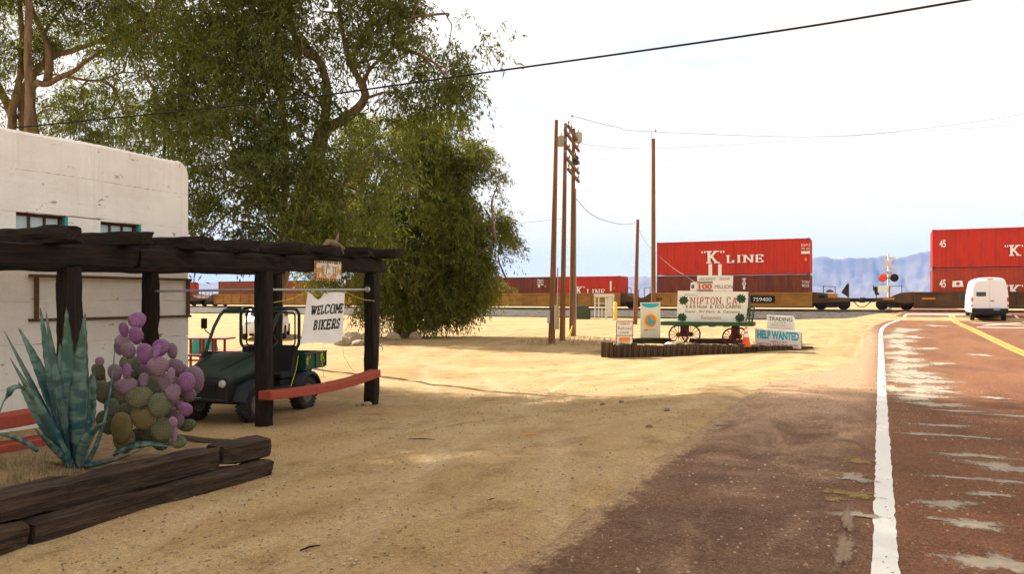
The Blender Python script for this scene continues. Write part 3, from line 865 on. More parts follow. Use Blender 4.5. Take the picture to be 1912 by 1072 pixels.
# ================================================================== THE TRAIN
M_kred = mat('container_red', (0.52, 0.030, 0.012), .55, (0.29, 0.026, 0.018), 2.2, 7, (1, 1, .22), lo=.46, hi=.82)
M_kbrown = mat('container_brown', (0.20, 0.045, 0.022), .6, (0.11, 0.03, 0.018), 2.0, 7, (1, 1, .22))
M_kcorner = mat('container_casting', (0.12, 0.03, 0.02), .6)
M_well = mat('well_car_yellow', (0.40, 0.19, 0.035), .65, (0.22, 0.10, 0.025), 1.1, 7, (.6, 1, 2), lo=.38, hi=.72)
M_wellbrown = mat('well_car_brown', (0.12, 0.06, 0.02), .7, (0.06, 0.033, 0.015), 1.1, 6, (.6, 1, 1.5), lo=.35, hi=.7)
TY = 66.0; TW = 2.44

def container(x0, x1, z0, h, paint, label, group=None, castings=True):
    t = thing('shipping_container', label, 'container', ((x0 + x1) / 2, TY + TW / 2 + .1, z0), 0, group)
    L = x1 - x0; ya, yb = TY + .1, TY + .1 + TW
    # corrugated shell
    mb = MB()
    pitch = .29; k = int(L / pitch)
    xs = []
    for i in range(k):
        a = x0 + .12 + (L - .24) * i / k; s = (L - .24) / k
        xs += [(a, 0), (a + s * .32, 0), (a + s * .5, .04), (a + s * .82, .04)]
    xs.append((x1 - .12, 0))
    for (yb_, sg) in ((ya + .02, 1), (yb - .02, -1)):
        vs = []; fs = []
        for (x, d) in xs: vs += [(x, yb_ + sg * d, z0 + .14), (x, yb_ + sg * d, z0 + h - .1)]
        for i in range(len(xs) - 1):
            f = [2 * i, 2 * i + 2, 2 * i + 3, 2 * i + 1]; fs.append(f if sg > 0 else f[::-1])
        mb.add(vs, fs)
    for (xe, sg) in ((x0 + .03, -1), (x1 - .03, 1)):
        m = 8; vs = []; fs = []
        for i in range(m * 4 + 1):
            q = i % 4; d = 0 if q < 2 else .035
            y = ya + .1 + (TW - .2) * i / (m * 4)
            vs += [(xe - sg * d, y, z0 + .14), (xe - sg * d, y, z0 + h - .1)]
        for i in range(m * 4):
            f = [2 * i, 2 * i + 2, 2 * i + 3, 2 * i + 1]; fs.append(f if sg > 0 else f[::-1])
        mb.add(vs, fs)
    mb.add([(x0 + .02, ya + .02, z0 + h - .03), (x1 - .02, ya + .02, z0 + h - .03), (x1 - .02, yb - .02, z0 + h - .03), (x0 + .02, yb - .02, z0 + h - .03)], [[0, 1, 2, 3]])
    mb.add([(x0 + .02, ya + .02, z0 + .05), (x1 - .02, ya + .02, z0 + .05), (x1 - .02, yb - .02, z0 + .05), (x0 + .02, yb - .02, z0 + .05)], [[3, 2, 1, 0]])
    mb.build('corrugated_shell', paint, t)
    fr = MB()
    for y in (ya + .04, yb - .04):
        fr.box(((x0 + x1) / 2, y, z0 + .09), (L - .3, .08, .12)); fr.box(((x0 + x1) / 2, y, z0 + h - .06), (L - .3, .08, .09))
    for x in (x0 + .07, x1 - .07):
        for y in (ya + .05, yb - .05): fr.box((x, y, z0 + h / 2), (.14, .1, h - .24))
        for z in (z0 + .09, z0 + h - .06): fr.box((x, (ya + yb) / 2, z), (.1, TW - .22, .1))
    fr.build('frame', paint, t)
    for x in (x0 + .09, x1 - .09):
        for y in (ya + .08, yb - .08):
            for z in (z0 + .06, z0 + h - .06):
                if y < TY + 1: MB().box((x, y, z), (.18, .165, .12)).build('corner_casting', M_kcorner, t)
    return t

def cont_text(t, kind, px0, px1, py0, py1, body, m=M_whiteink, bold=0.0, name='lettering', stem=.2, bar=.09):
    a = PY(px0, py1, TY + .06); b = PY(px1, py0, TY + .06)
    v, f = slab2d(body, stem, bar) if kind == 'slab' else text_mesh2d(body, bold)
    return lettering(t, name, v, f, a, (1, 0, 0), (0, 0, 1), b.x - a.x, b.z - a.z, m, .02)

Z0 = .98
k1 = container(-17.45, -5.05, Z0 + 2.64, 2.85, M_kred, 'bright red upper container with white lettering on the middle rail car')
cont_text(k1, 'slab', 1310, 1352, 468, 492, '"K"', stem=.24)
cont_text(k1, 'slab', 1356, 1427, 475, 491, 'LINE', stem=.22)
for i, s in enumerate(('KKFU', '775 102', '1')): cont_text(k1, 't', 1496, 1512, 455 + 7 * i, 460 + 7 * i, s, M_whiteink, name='serial_mark')
cont_text(k1, 't', 1502, 1507, 481, 488, 'o', M_orangeink, .05, 'orange_mark')
k2 = container(-17.45, -5.05, Z0, 2.59, M_kbrown, 'brown lower container behind the jackpot board, under the red one')
for i, ch in enumerate('TOI'): cont_text(k2, 'slab', 1386, 1393, 520 + 7 * i, 526 + 7 * i, ch, stem=.28, bar=.2, name='side_letter')
for i, s in enumerate(('TCKU', '902')): cont_text(k2, 't', 1497, 1511, 524 + 7 * i, 529 + 7 * i, s, name='serial_mark')
k3 = container(3.55, 17.3, Z0 + 2.94, 2.87, M_kred, 'red upper container at the right edge, above the white van')
k4 = container(3.55, 17.3, Z0, 2.9, mat('container_orange_red', (0.42, 0.05, 0.022), .6, (0.33, 0.04, 0.02), 1.2, 6), 'orange red lower container directly behind the white van')
for t, y0 in ((k3, 0), (k4, 75)):
    cont_text(t, 't', 1754, 1766, 448 + y0 - (1 if y0 else 0), 462 + y0, '45', M_whiteink, .02, 'size_mark')
    cont_text(t, 'slab', 1876, 1914, 457 + y0, 478 + y0, '"K"', stem=.24)
    cont_text(t, 'slab', 1918, 1990, 462 + y0, 477 + y0, 'LINE', stem=.22)
fl = MB(); a = PY(1778, 536, TY + .06); b = PY(1799, 524, TY + .06)
fl.add([(a.x, TY + .02, a.z), (b.x, TY + .02, a.z + .02), (b.x - .08, TY + .02, b.z), (a.x + .02, TY + .02, b.z - .04)], [[0, 1, 2, 3]]); fl.build('flag_emblem', M_whiteink, k4)
fl = MB(); c = (a + b) / 2; fl.add([(c.x + .13 * math.cos(q * .524), TY + .014, c.z + .13 * math.sin(q * .524)) for q in range(12)], [list(range(12))]); fl.build('emblem_disc', M_redink, k4)

k5 = container(-26.75, -20.75, Z0, 2.65, M_kred, 'short red container sunk in the rail car behind the three poles')
cont_text(k5, 'slab', 1072, 1092, 535, 551, '"K"', stem=.24); cont_text(k5, 'slab', 1096, 1130, 540, 551, 'LINE', stem=.22)
cont_text(k5, 't', 1139, 1142, 525, 544, 'I', M_whiteink, .02, 'serial_mark'); cont_text(k5, 't', 1146, 1149, 536, 540, 'o', M_orangeink, .04, 'orange_mark')
k6 = container(-34.0, -26.95, Z0, 2.65, M_kbrown, 'short brown container with small white marks, left of the three poles')
for i, s in enumerate(('TEX', 'TCNU 1', '22')): cont_text(k6, 't', 1003, 1015, 522 + 4 * i, 525 + 4 * i, s, M_whiteink, .03, 'serial_mark')
cont_text(k6, 't', 1005, 1008, 533, 537, 'I', M_whiteink, .03, 'serial_mark'); cont_text(k6, 't', 1017, 1020, 533, 537, 'o', M_orangeink, .04, 'orange_mark')
k7 = container(-50.6, -38.2, Z0, 2.62, M_kbrown, 'brown container on the rail car hidden behind the hanging tree')
k8 = container(-68.6, -56.4, Z0, 2.6, mat('container_rust', (0.26, 0.055, 0.02), .6, (0.19, 0.05, 0.02), 1.2, 6), 'rust coloured container seen through the buggy frame under the pergola')
k9 = container(-86.5, -74.3, Z0, 2.6, M_kred, 'dark red container just right of the white building')

WHEEL = None
def rail_wheel(parent, x, y):
    global WHEEL
    if WHEEL is None:
        mb = MB(); mb.lathe((0, 0, 0), (0, 1, 0), [(-.07, .12), (-.06, .42), (.05, .42), (.06, .46), (.09, .46), (.1, .12)], 24)
        WHEEL = mb.mesh('wheel', M_steel)
    o = link('wheel', WHEEL, parent)
    o.location = Vector((x, y, RAIL + .44)) - cumloc(parent)
def truck(parent, x):
    for dx in (-.85, .85):
        for yy in (66.72, 68.2): rail_wheel(parent, x + dx, yy)
    mb = MB()
    for yy in (66.42, 68.5):
        mb.prism([(x - 1.2, yy, RAIL + .34), (x - 1.2, yy, RAIL + .56), (x - .5, yy, RAIL + .72), (x + .5, yy, RAIL + .72), (x + 1.2, yy, RAIL + .56), (x + 1.2, yy, RAIL + .34), (x + .6, yy, RAIL + .38), (x + .35, yy, RAIL + .16), (x - .35, yy, RAIL + .16), (x - .6, yy, RAIL + .38)], (0, .13, 0))
    mb.box((x, 67.45, RAIL + .5), (.4, 2.0, .3))
    mb.build('bogie_frame', M_steel, parent)

def well_car(xa, xb, la, lb, ta, tb, paint, label, dark_ends=True):
    t = thing('well_car', label, 'rail car', ((xa + xb) / 2, TY + 1.4, RAIL), 0, 'articulated container rail cars')
    ya, yb = TY - .12, TY + 2.8
    zt, zb = 2.12, .98
    for (y0, sg) in ((ya, 1), (yb, -1)):
        mb = MB()
        mb.prism([(xa, y0, zb), (xb, y0, zb), (xb, y0, zt), (xa, y0, zt)], (0, sg * .06, 0))
        mb.box(((xa + xb) / 2, y0 - sg * .05, zt - .06), (xb - xa, .1, .12)); mb.box(((xa + xb) / 2, y0 - sg * .05, zb + .08), (xb - xa, .1, .14))
        k = int((xb - xa) / 1.25)
        for i in range(k + 1): mb.box((xa + .05 + (xb - xa - .1) * i / k, y0 - sg * .045, (zt + zb) / 2), (.09, .085, zt - zb - .3))
        mb.build('side_sill', paint, t)
    MB().box(((xa + xb) / 2, TY + 1.34, zb - .04), (xb - xa - .1, 2.6, .09)).build('well_floor', M_steel, t)
    for (e0, e1, s) in ((la, xa, -1), (xb, lb, 1)):
        # end deck: a body that slopes down towards the coupler
        w = abs(e1 - e0); inner = e1 if s < 0 else e0
        mb = MB()
        pr = [(inner, ya + .1, 1.25), (inner, ya + .1, 2.14), (inner + s * w * .35, ya + .1, 2.05), (inner + s * w * .62, ya + .1, 1.72), (inner + s * w, ya + .1, 1.66), (inner + s * w, ya + .1, 1.4)]
        mb.prism(pr, (0, yb - ya - .2, 0)); mb.build('end_deck', M_wellbrown, t)
        MB().box((inner + s * w * .5, ya + .2, 1.5), (w * .92, .1, .26)).build('deck_beam', paint, t)
        hr = MB()
        for k in (.3, .62, .96):
            hr.tube([(inner + s * w * k, ya + .12, 1.6), (inner + s * w * k, ya + .12, 2.75 - .35 * k)], .03, 6)
        hr.tube([(inner + s * w * .3, ya + .12, 2.6), (inner + s * w * .62, ya + .12, 2.55)], .025, 6)
        hr.build('hand_rail', M_steel, t)
    for x in (ta, tb):
        if x is not None: truck(t, x)
    return t
c1 = well_car(-17.55, -4.85, -19.1, -2.15, None, -3.45, M_well, 'yellow well car with the tall red container, behind the wagon sign')
c2 = well_car(2.3, 18.2, -.35, 20.5, 1.0, 19.2, M_wellbrown, 'brown well car across the road in front of the white van')
c3 = well_car(-34.2, -20.65, -35.9, -19.15, -35.9, -19.1, M_well, 'yellow well car with two short containers, behind the poles')
c4 = well_car(-51, -37.6, -52.8, -35.95, -52.8, None, M_well, 'yellow well car behind the hanging tree')
c5 = well_car(-69, -54.6, -70.5, -52.85, -70.6, None, M_well, 'orange yellow well car seen through the buggy frame')
c6 = well_car(-87, -73.6, -89, -71.0, -89, -72.3, M_wellbrown, 'dark well car next to the white building corner')
# fittings on the two coupled ends
mb = MB(); mb.box((-1.3, 67.4, 1.5), (2.0, .32, .3)); mb.box((-1.25, 67.4, 1.5), (.5, .5, .42), bevel=.08)
mb.tube([(-1.9, 67.2, 1.4), (-1.5, 67.1, .98), (-1.1, 67.1, .98), (-.6, 67.2, 1.4)], .04, 6); mb.build('coupler', M_steel, c1)
mb = MB(); p = [PY(1578, 528, TY), PY(1570, 545, TY)]
mb.prism([(-2.75, TY + .2, 2.1), (-2.35, TY + .2, 2.75), (-2.2, TY + .2, 2.75), (-2.2, TY + .2, 1.7)], (0, .8, 0)); mb.lathe((-2.25, TY + .1, 2.6), (1, 0, 0), [(-.03, .28), (.03, .28)], 14); mb.build('brake_stand', M_steel, c1)
mb = MB(); mb.lathe((-3.6, TY + .8, 2.12), (0, 0, 1), [(0, .3), (.1, .28), (.22, .1)], 12); mb.build('deck_cap', M_wellbrown, c1)
MB().box((-4.15, ya_ := TY - .26, 1.78), (.45, .03, .18)).build('sill_mark', M_ink, c1)
MB().box((-3.35, TY - .05, 1.85), (.7, .08, .34)).build('sill_panel', mat('orange_panel', (.5, .2, .03), .7), c1)
mb = MB(); a = PY(1398, 565, TY - .2); b = PY(1447, 552, TY - .2)
mb.add([(a.x, TY - .235, a.z), (b.x, TY - .235, a.z), (b.x, TY - .235, b.z), (a.x, TY - .235, b.z)], [[0, 1, 2, 3]]); mb.build('number_board', M_ink, c1)
v, f = text_mesh2d('759400'); lettering(c1, 'car_number', v, f, (a.x + .35, TY - .24, a.z + .1), (1, 0, 0), (0, 0, 1), (b.x - a.x) * .7, (b.z - a.z) * .55, M_whiteink, .006)
a = PY(1226, 561, TY - .2); v, f = text_mesh2d('60', .02); lettering(c1, 'car_number', v, f, (a.x, TY - .2, a.z), (1, 0, 0), (0, 0, 1), .5, .25, M_ink, .004)
mb = MB(); mb.box((.35, TY + .3, 2.35), (1.0, .5, .55)); mb.build('end_box', M_white, c2)
mb = MB(); mb.prism([(-.35, TY + .4, 1.9), (-.05, TY + .4, 1.9), (-.05, TY + .4, 2.55), (-.45, TY + .4, 2.55)], (0, .5, 0)); mb.lathe((-.45, TY + .2, 2.45), (1, 0, 0), [(-.03, .24), (.03, .24)], 14); mb.build('brake_stand', M_steel, c2)
MB().box((.6, TY - .08, 1.62), (.8, .06, .2)).build('sill_panel', MATS['orange_panel'], c2)
MB().box((3.3, TY - .26, 1.62), (.9, .02, .16)).build('sill_panel', MATS['orange_panel'], c2)

# ------------------------------------------------------------------ crossing signal beyond the rails
bp = P(1659, 580, 66.8); sx, sy = bp.x, bp.y
t = thing('crossing_signal', 'white railway crossing signal with crossbuck and one lit red lamp', 'signal', (sx, sy, .55))
zt = P(1659, 473, 66.8).z; zl = P(1659, 519, 66.8).z; zc = P(1659, 491, 66.8).z
MB().tube([(sx, sy, .5), (sx, sy, zt)], [.1, .09], 10).build('mast', M_white, t)
MB().box((sx, sy, .6), (.5, .5, .5), bevel=.05).build('foundation', mat('pale_concrete', (.45, .42, .38), .9), t)
for s in (-1, 1):
    mb = MB(); mb.box((sx, sy - .13 - .03 * s, zc), (1.35, .03, .23), Euler((0, R(47) * s, 0))); o = mb.build('crossbuck_blade', M_white, t)
v, f = text_mesh2d('2 TRACKS', .0)
MB().box((sx, sy - .14, zc - .85), (.62, .03, .32)).build('track_plate', M_white, t)
lettering(t, 'plate_lettering', v, f, (sx - .25, sy - .16, zc - .95), (1, 0, 0), (0, 0, 1), .5, .18, M_ink)
MB().tube([(sx - .7, sy - .1, zl), (sx + .7, sy - .1, zl)], .035, 8).build('lamp_arm', M_steel, t)
M_lit = mat('lit_red_lamp', (.8, .03, .01), .4, emit=(1.0, .03, .008, 0.55))
M_unlit = mat('dark_red_lens', (.06, .004, .003), .25)
for s, mm in ((-1, M_lit), (1, M_unlit)):
    h = MB(); h.lathe((sx + .45 * s, sy - .16, zl), (0, -1, 0), [(-.16, .12), (0, .3), (.02, .34 if s > 0 else .33), (.03, .22)], 20); hd = h.build('lamp_head', M_black, t)
    MB().lathe((sx + .45 * s, sy - .185, zl), (0, -1, 0), [(0, .27 if s < 0 else .17), (.03, .2 if s < 0 else .12), (.04, .05)], 20).build('lens', mm, hd)

# ================================================================== WHITE BUILDING
WX = -11.9; WEND = 10.72; WTOP = 4.24
def plaster():
    m = bpy.data.materials.new('white_plaster'); m.use_nodes = True
    n = m.node_tree; b = n.nodes['Principled BSDF']
    geo = n.nodes.new('ShaderNodeNewGeometry').outputs['Position']
    c = nodes_mix(n, nodes_ramp(n, nodes_noise(n, geo, 1.1, 6, .65), .42, .72), (0.87, 0.83, 0.77), (0.78, 0.72, 0.64))
    v = nodes_map(n, geo, (1, 1, 1.7))
    pe = nodes_ramp(n, nodes_noise(n, v, 3.2, 8, .72, .3), .62, .665)          # flaked paint
    c = nodes_mix(n, pe, c, (0.36, 0.27, 0.17))
    st = nodes_ramp(n, nodes_noise(n, nodes_map(n, geo, (1, 3.2, .16)), 2.4, 4, .6), .60, .78)
    f = n.nodes.new('ShaderNodeMath'); f.operation = 'MULTIPLY'; f.inputs[1].default_value = .35; n.links.new(st, f.inputs[0])
    c = nodes_mix(n, f.outputs[0], c, (0.60, 0.52, 0.41))
    n.links.new(c, b.inputs['Base Color']); b.inputs['Roughness'].default_value = .9; b.inputs['Specular IOR Level'].default_value = .15
    bu = n.nodes.new('ShaderNodeBump'); bu.inputs['Strength'].default_value = .5; bu.inputs['Distance'].default_value = .03
    h = nodes_mix(n, .6, nodes_noise(n, geo, 30, 4, .7), nodes_noise(n, nodes_map(n, geo, (1, .4, 3)), 2.6, 5, .6))
    n.links.new(h, bu.inputs['Height']); n.links.new(bu.outputs['Normal'], b.inputs['Normal'])
    return m
M_plaster = plaster()
bld = thing('white_building', 'white plastered flat roofed building with two high windows behind the pergola', 'building', (WX - 4, 5, gz(-12, 9)))
zb = gz(-12, 9) - .15
courses = [zb, .25, .93, 1.60, 2.28, 2.98, 3.62, WTOP]
y_lo = -7.0
wins = [(7.46, 8.30, 2.36, 2.97), (8.88, 9.68, 2.34, 2.95)]
def wall_slab(y0, y1, z0, z1, seed, round_top=False):
    """one course of the wall, its lower edge uneven, 5 mm proud of the joint"""
    rr = random.Random(seed)
    n = max(2, int((y1 - y0) / (.045 if round_top else .16))); mb = MB(); vs = []; fs = []
    for i in range(n + 1):
        y = y0 + (y1 - y0) * i / n
        zl = z0 + .010 + rr.uniform(-.007, .007) + .012 * math.sin(y * 1.9 + seed)
        zt_ = z1 + .012 * math.sin(y * 1.9 + seed + 1) * (0 if z1 == WTOP else 1)
        if round_top: zt_ = z1 + rr.uniform(-.005, .005) + .012 * math.sin(y * 2.3)
        if round_top and y1 == WEND and y > WEND - .2:
            q = (y - (WEND - .2)) / .2; zt_ = z1 - .2 * (1 - math.sqrt(max(0, 1 - q * q))) 
        d = rr.uniform(-.005, .005)
        for (x, z) in ((WX - .012, zl - .012), (WX + d, zl), (WX + d + rr.uniform(-.004, .004), (zl + zt_) / 2), (WX + d, zt_ - (.05 if round_top else 0)), (WX - (.05 if round_top else .012), zt_), (WX - .35, zt_)):
            vs.append((x, y, z))
    for i in range(n):
        for k in range(5): fs.append([i * 6 + k, i * 6 + k + 1, (i + 1) * 6 + k + 1, (i + 1) * 6 + k][::-1])
    fs.append([k for k in range(6)]); fs.append([n * 6 + k for k in range(6)][::-1])
    mb.add(vs, fs)
    return mb
for ci in range(len(courses) - 1):
    z0, z1 = courses[ci], courses[ci + 1]
    cuts = [w for w in wins if w[2] < z1 - .01 and w[3] > z0 + .01]
    segs = []
    if not cuts: segs = [(y_lo, WEND, z0, z1)]
    else:
        y = y_lo
        for w in cuts:
            segs.append((y, w[0], z0, z1))
            if w[2] > z0: segs.append((w[0], w[1], z0, w[2]))
            if w[3] < z1: segs.append((w[0], w[1], w[3], z1))
            y = w[1]
        segs.append((y, WEND, z0, z1))
    for k, (a, b, c, d) in enumerate(segs):
        wall_slab(a, b, c, d, ci * 7 + k, d == WTOP).build('wall_course', M_plaster, bld)
mb = MB()                                            # joint backing, far end, roof deck and back wall
mb.box((WX - .2, (y_lo + 7.44) / 2, (zb + WTOP) / 2 - .05), (.3, 7.44 - y_lo, WTOP - zb - .1))
mb.box((WX - .2, (7.44 + WEND) / 2, (zb + 2.30) / 2), (.3, WEND - 7.44 - .04, 2.30 - zb))
mb.box((WX - .2, (7.44 + WEND) / 2, (3.0 + WTOP) / 2 - .1), (.3, WEND - 7.44 - .3, WTOP - 3.0 - .2))
mb.box((WX - .2, 8.59, 2.65), (.3, .54, .74)); mb.box((WX - .2, 10.2, 2.65), (.3, 1.0, .74))
mb.box((WX - 3.0, WEND - .15, (zb + WTOP) / 2 - .2), (5.3, .28, WTOP - zb - .4)); mb.box((WX - 5.8, 1.8, (zb + WTOP) / 2 - .1), (.3, 17.4, WTOP - zb - .2))
mb.build('wall_core', M_plaster, bld)
MB().box((WX - 3.0, 1.8, WTOP - .5), (5.4, 17.2, .12)).build('roof_deck', mat('roof_felt', (.3, .28, .26), .9), bld)
M_winframe = mat('window_frame_red', (0.10, 0.028, 0.02), .7)
M_teal = mat('teal_paint', (0.02, 0.30, 0.28), .6)
M_glass = mat('window_blind_glass', (0.55, 0.66, 0.64), .25, (0.42, 0.58, 0.57), 3, 3, (1, 12, .4), spec=.5)
for (a, b, c, d) in wins:
    w = MB()
    w.box((WX - .10, (a + b) / 2, d - .02), (.06, b - a - .07, .04)); w.box((WX - .10, (a + b) / 2, c + .02), (.06, b - a - .07, .04))
    w.box((WX - .10, a + .015, (c + d) / 2), (.06, .03, d - c)); w.box((WX - .10, b - .075, (c + d) / 2), (.06, .03, d - c))
    wo = w.build('window', M_winframe, bld)
    ws = [a + .03, a + .03 + (b - a - .12) * .31, a + .03 + (b - a - .12) * .66, b - .09]
    for i in range(3):
        MB().box((WX - .115, (ws[i] + ws[i + 1]) / 2, (c + d) / 2), (.012, ws[i + 1] - ws[i] - .03, d - c - .08)).build('pane', M_glass, wo)
        if i < 2: MB().box((WX - .10, ws[i + 1], (c + d) / 2), (.05, .028, d - c - .08)).build('glazing_bar', M_winframe, wo)
    MB().box((WX - .07, b - .03, (c + d) / 2), (.14, .05, d - c - .012)).build('reveal', M_teal, wo)
    MB().box((WX - .06, (a + b) / 2 - .03, d - .006), (.12, b - a - .08, .008)).build('lintel', M_winframe, wo)
# empty timber frame fixed to the wall
fz = PX(60, 515, WX).z, PX(60, 598, WX).z
fy = PX(66, 550, WX).y, PX(349, 550, WX).y
M_trim = mat('brown_trim', (0.16, 0.085, 0.035), .8, (.08, .045, .02), 8)
fr = thing('wall_frame', 'empty thin brown timber frame fixed to the white wall behind the pergola', 'frame', (WX + .03, fy[0], fz[1]))
for z in fz: MB().box((WX + .035, (fy[0] + fy[1]) / 2 - .03, z), (.04, fy[1] - fy[0] + .18, .045)).build('rail', M_trim, fr)
for y in fy: MB().box((WX + .032, y, sum(fz) / 2), (.035, .06, fz[0] - fz[1] - .045)).build('stile', M_trim, fr)

# ================================================================== PERGOLA OF RAILWAY TIES
PXF = -8.75; PXB = -11.2
pg = thing('pergola', 'dark pergola of heavy railway ties in front of the white building', 'pergola', (PXF, 9.36, gz(PXF, 9.36)))
def bz(Y): return 2.02 + (Y - 6) * .018         # underside of the front beam
posts = [(PXF, 3.0), (PXF, 6.12), (PXF, 9.36), (PXF, 12.22), (PXB, 6.2), (PXB, 9.3), (PXB, 12.3)]
for i, (x, y) in enumerate(posts):
    beam('post', pg, (x, y, gz(x, y) - .25), (x, y, bz(y) - .01), .235, .2, M_tie, 40 + i, .009, R(2 * (i % 3)), chip=.04)
beam('beam', pg, (PXF, 2.0, bz(2) + .135), (PXF, 7.0, bz(7) + .135), .22, .27, M_tie, 51, .012, chip=.05)
beam('beam', pg, (PXF, 7.02, bz(7) + .13), (PXF, 12.62, bz(12.6) + .13), .215, .255, M_tie, 52, .012, chip=.05)
beam('beam', pg, (PXB, 2.0, bz(2) + .135), (PXB, 12.5, bz(12.5) + .135), .22, .27, M_tie, 53, .012)
for i, (y, ov, dz) in enumerate([(2.9, .45, 0), (3.9, .5, 0), (4.9, .48, .01), (5.82, .52, .0), (6.8, .5, .01), (7.8, .48, -.01), (8.72, .42, .0), (9.74, .52, .0), (10.62, .45, -.01), (11.5, .5, .0), (12.32, .55, .0)]):
    beam('roof_tie', pg, (PXF + ov, y, bz(y) + .36 + dz), (PXB - .35, y + random.uniform(-.08, .08), bz(y) + .365 + dz), .235, .19, M_tie, 60 + i, .014, R(random.uniform(-5, 5)), chip=.08)
# sagging red plank seat between the front posts
def sag_plank(y0, y1, z0, z1, sag, x, name, seed, bowx=.0, th=.085, w=.26):
    n = 26; rr = random.Random(seed); mb = MB(); vs = []; fs = []
    for i in range(n + 1):
        t = i / n; y = y0 + (y1 - y0) * t
        z = z0 + (z1 - z0) * t - sag * 4 * t * (1 - t) * (1 + .35 * (t - .5)); xx = x + bowx * 4 * t * (1 - t)
        j = rr.uniform(-.003, .003)
        for (a, b) in ((-w / 2, -th / 2), (w / 2 - .01, -th / 2), (w / 2, -th / 2 + .01), (w / 2, th / 2 - .012), (w / 2 - .012, th / 2), (-w / 2, th / 2)):
            vs.append((xx + a + j, y, z + b + j))
    for i in range(n):
        for k in range(6): fs.append([i * 6 + k, i * 6 + (k + 1) % 6, (i + 1) * 6 + (k + 1) % 6, (i + 1) * 6 + k][::-1])
    fs.append(list(range(6))); fs.append([n * 6 + k for k in range(6)][::-1]); mb.add(vs, fs)
    return mb.build(name, M_redpaint, pg)
zA = PX(500, 742, PXF + .25).z; zB = PX(712, 697, PXF + .25).z
sag_plank(9.12, PX(711, 697, PXF + .36).y, zA + .03, zB + .02, .07, PXF + .24, 'seat_plank', 1, .02, .13, .24)
sag_plank(3.0, 6.02, .32, .32, .03, PXF + .02, 'seat_plank', 2, 0, .15)
sag_plank(3.0, 6.02, -.02, -.02, .02, PXF + .1, 'lower_plank', 3, 0, .2)
# pipes between the posts
pz = PX(500, 541, PXF).z
MB().tube([(PXF + .0, 9.46, pz), (PXF + .0, 12.12, pz + .03)], .021, 10).build('pipe', M_pipe, pg)
MB().tube([(PXB + .1, 9.3, PX(285, 542, PXB).z - .02), (PXF - .1, 9.36, pz)], .02, 10).build('pipe', M_pipe, pg)
MB().lathe((PXF, 12.1, pz + .03), (0, -1, 0), [(0, .06), (.02, .06), (.03, .03)], 14).build('pipe_flange', M_pipe, pg)
MB().tube([(PXF + .11, 12.3, .75), (PXF + .19, 12.3, .73), (PXF + .2, 12.3, .66)], .012, 6).build('hook', M_pipe, pg)

# driftwood on top of the pergola
pw = [PX(603, 474, PXF + .2), PX(605, 458, PXF + .2), PX(612, 450, PXF + .2), PX(624, 453, PXF + .2), PX(636, 460, PXF + .2), PX(643, 463, PXF + .2)]
pw = [p + Vector((0, 0, -.015)) for p in pw]
mb = MB(); mb.tube(pw, [.025, .04, .055, .06, .05, .02], 9); mb.tube([pw[3], PX(630, 446, PXF + .16), PX(632, 434, PXF + .15)], [.04, .03, .012], 7)
mb.tube([pw[4], PX(641, 474, PXF + .2)], [.03, .02], 7)
tag(mb.build_at('driftwood', mat('bleached_wood', (.22, .15, .08), .85, (.10, .065, .03), 12), pw[0]), 'curled bleached piece of wood on top of the pergola above the small sign', 'driftwood')

# small sign on the beam
M_icebd = mat('ice_sign_board', (0.72, 0.68, 0.58), .7, (0.55, 0.27, 0.06), 9, 2, lo=.46, hi=.54)
ya, yb2 = PX(587, 500, PXF + .13).y, PX(637, 500, PXF + .13).y
zt, zb2 = PX(612, 488, PXF + .13).z, PX(612, 524, PXF + .13).z
ic = thing('ice_sign', 'small orange and white patched sign reading ICE on the pergola beam', 'sign', (PXF + .13, (ya + yb2) / 2, zb2))
MB().box((PXF + .135, (ya + yb2) / 2, (zt + zb2) / 2), (.02, yb2 - ya, zt - zb2)).build('board', M_icebd, ic)
v, f = slab2d('ICE', .10, .055, .3)
M_blueink = mat('blue_lettering', (.16, .2, .33), .7)
lettering(ic, 'lettering', v, f, (PXF + .147, ya + .14, zb2 + .1), (0, 1, 0), (0, 0, 1), (yb2 - ya) - .28, zt - zb2 - .19, M_blueink, .003)
mb = MB()
for i in range(15):
    y = ya + .02 + (yb2 - ya - .04) * i / 14
    for z in (zb2 + .02, zt - .02): mb.box((PXF + .147, y, z), (.006, .022, .03))
for i in range(6):
    z = zb2 + .04 + (zt - zb2 - .08) * (i + .5) / 6
    for y in (ya + .018, yb2 - .018): mb.box((PXF + .147, y, z), (.006, .02, .026))
mb.build('border_stitching', M_ink, ic)

# cloth banner
bt = thing('banner', 'white cloth banner reading WELCOME BIKERS hung from the pergola pipe', 'banner', (PXF, 10.9, 1.0))
c00, c10, c01, c11 = PX(562, 643, PXF + .05), PX(638, 637, PXF + .05), PX(572, 545, PXF + .0), PX(645, 546, PXF + .0)
def ban(u, w):
    p = (c00 * (1 - u) + c10 * u) * (1 - w) + (c01 * (1 - u) + c11 * u) * w
    p = p + Vector((0, 0, -.13 * math.exp(-((u - .27) / .16) ** 2) * w ** 6 + .02 * math.sin(u * 7) * (1 - w) ** 3))
    p.x += .022 * math.sin(u * 9 + 1.2 * w) * (.4 + .6 * w) + .01 * math.sin(u * 17 + 2) * w + .03 * (1 - w) * math.sin(3 * u) + .025 * math.exp(-((u - .27) / .2) ** 2) * w ** 3
    return p
nu, nw = 44, 40
vs = [ban(i / nu, j / nw) for j in range(nw + 1) for i in range(nu + 1)]
back = [p + Vector((-.006, 0, 0)) for p in vs]
fs = []; K = len(vs)
for j in range(nw):
    for i in range(nu):
        a = j * (nu + 1) + i
        fs.append([a, a + 1, a + nu + 2, a + nu + 1]); fs.append([K + a + nu + 1, K + a + nu + 2, K + a + 1, K + a])
mb = MB(); mb.add(vs + back, fs, True)
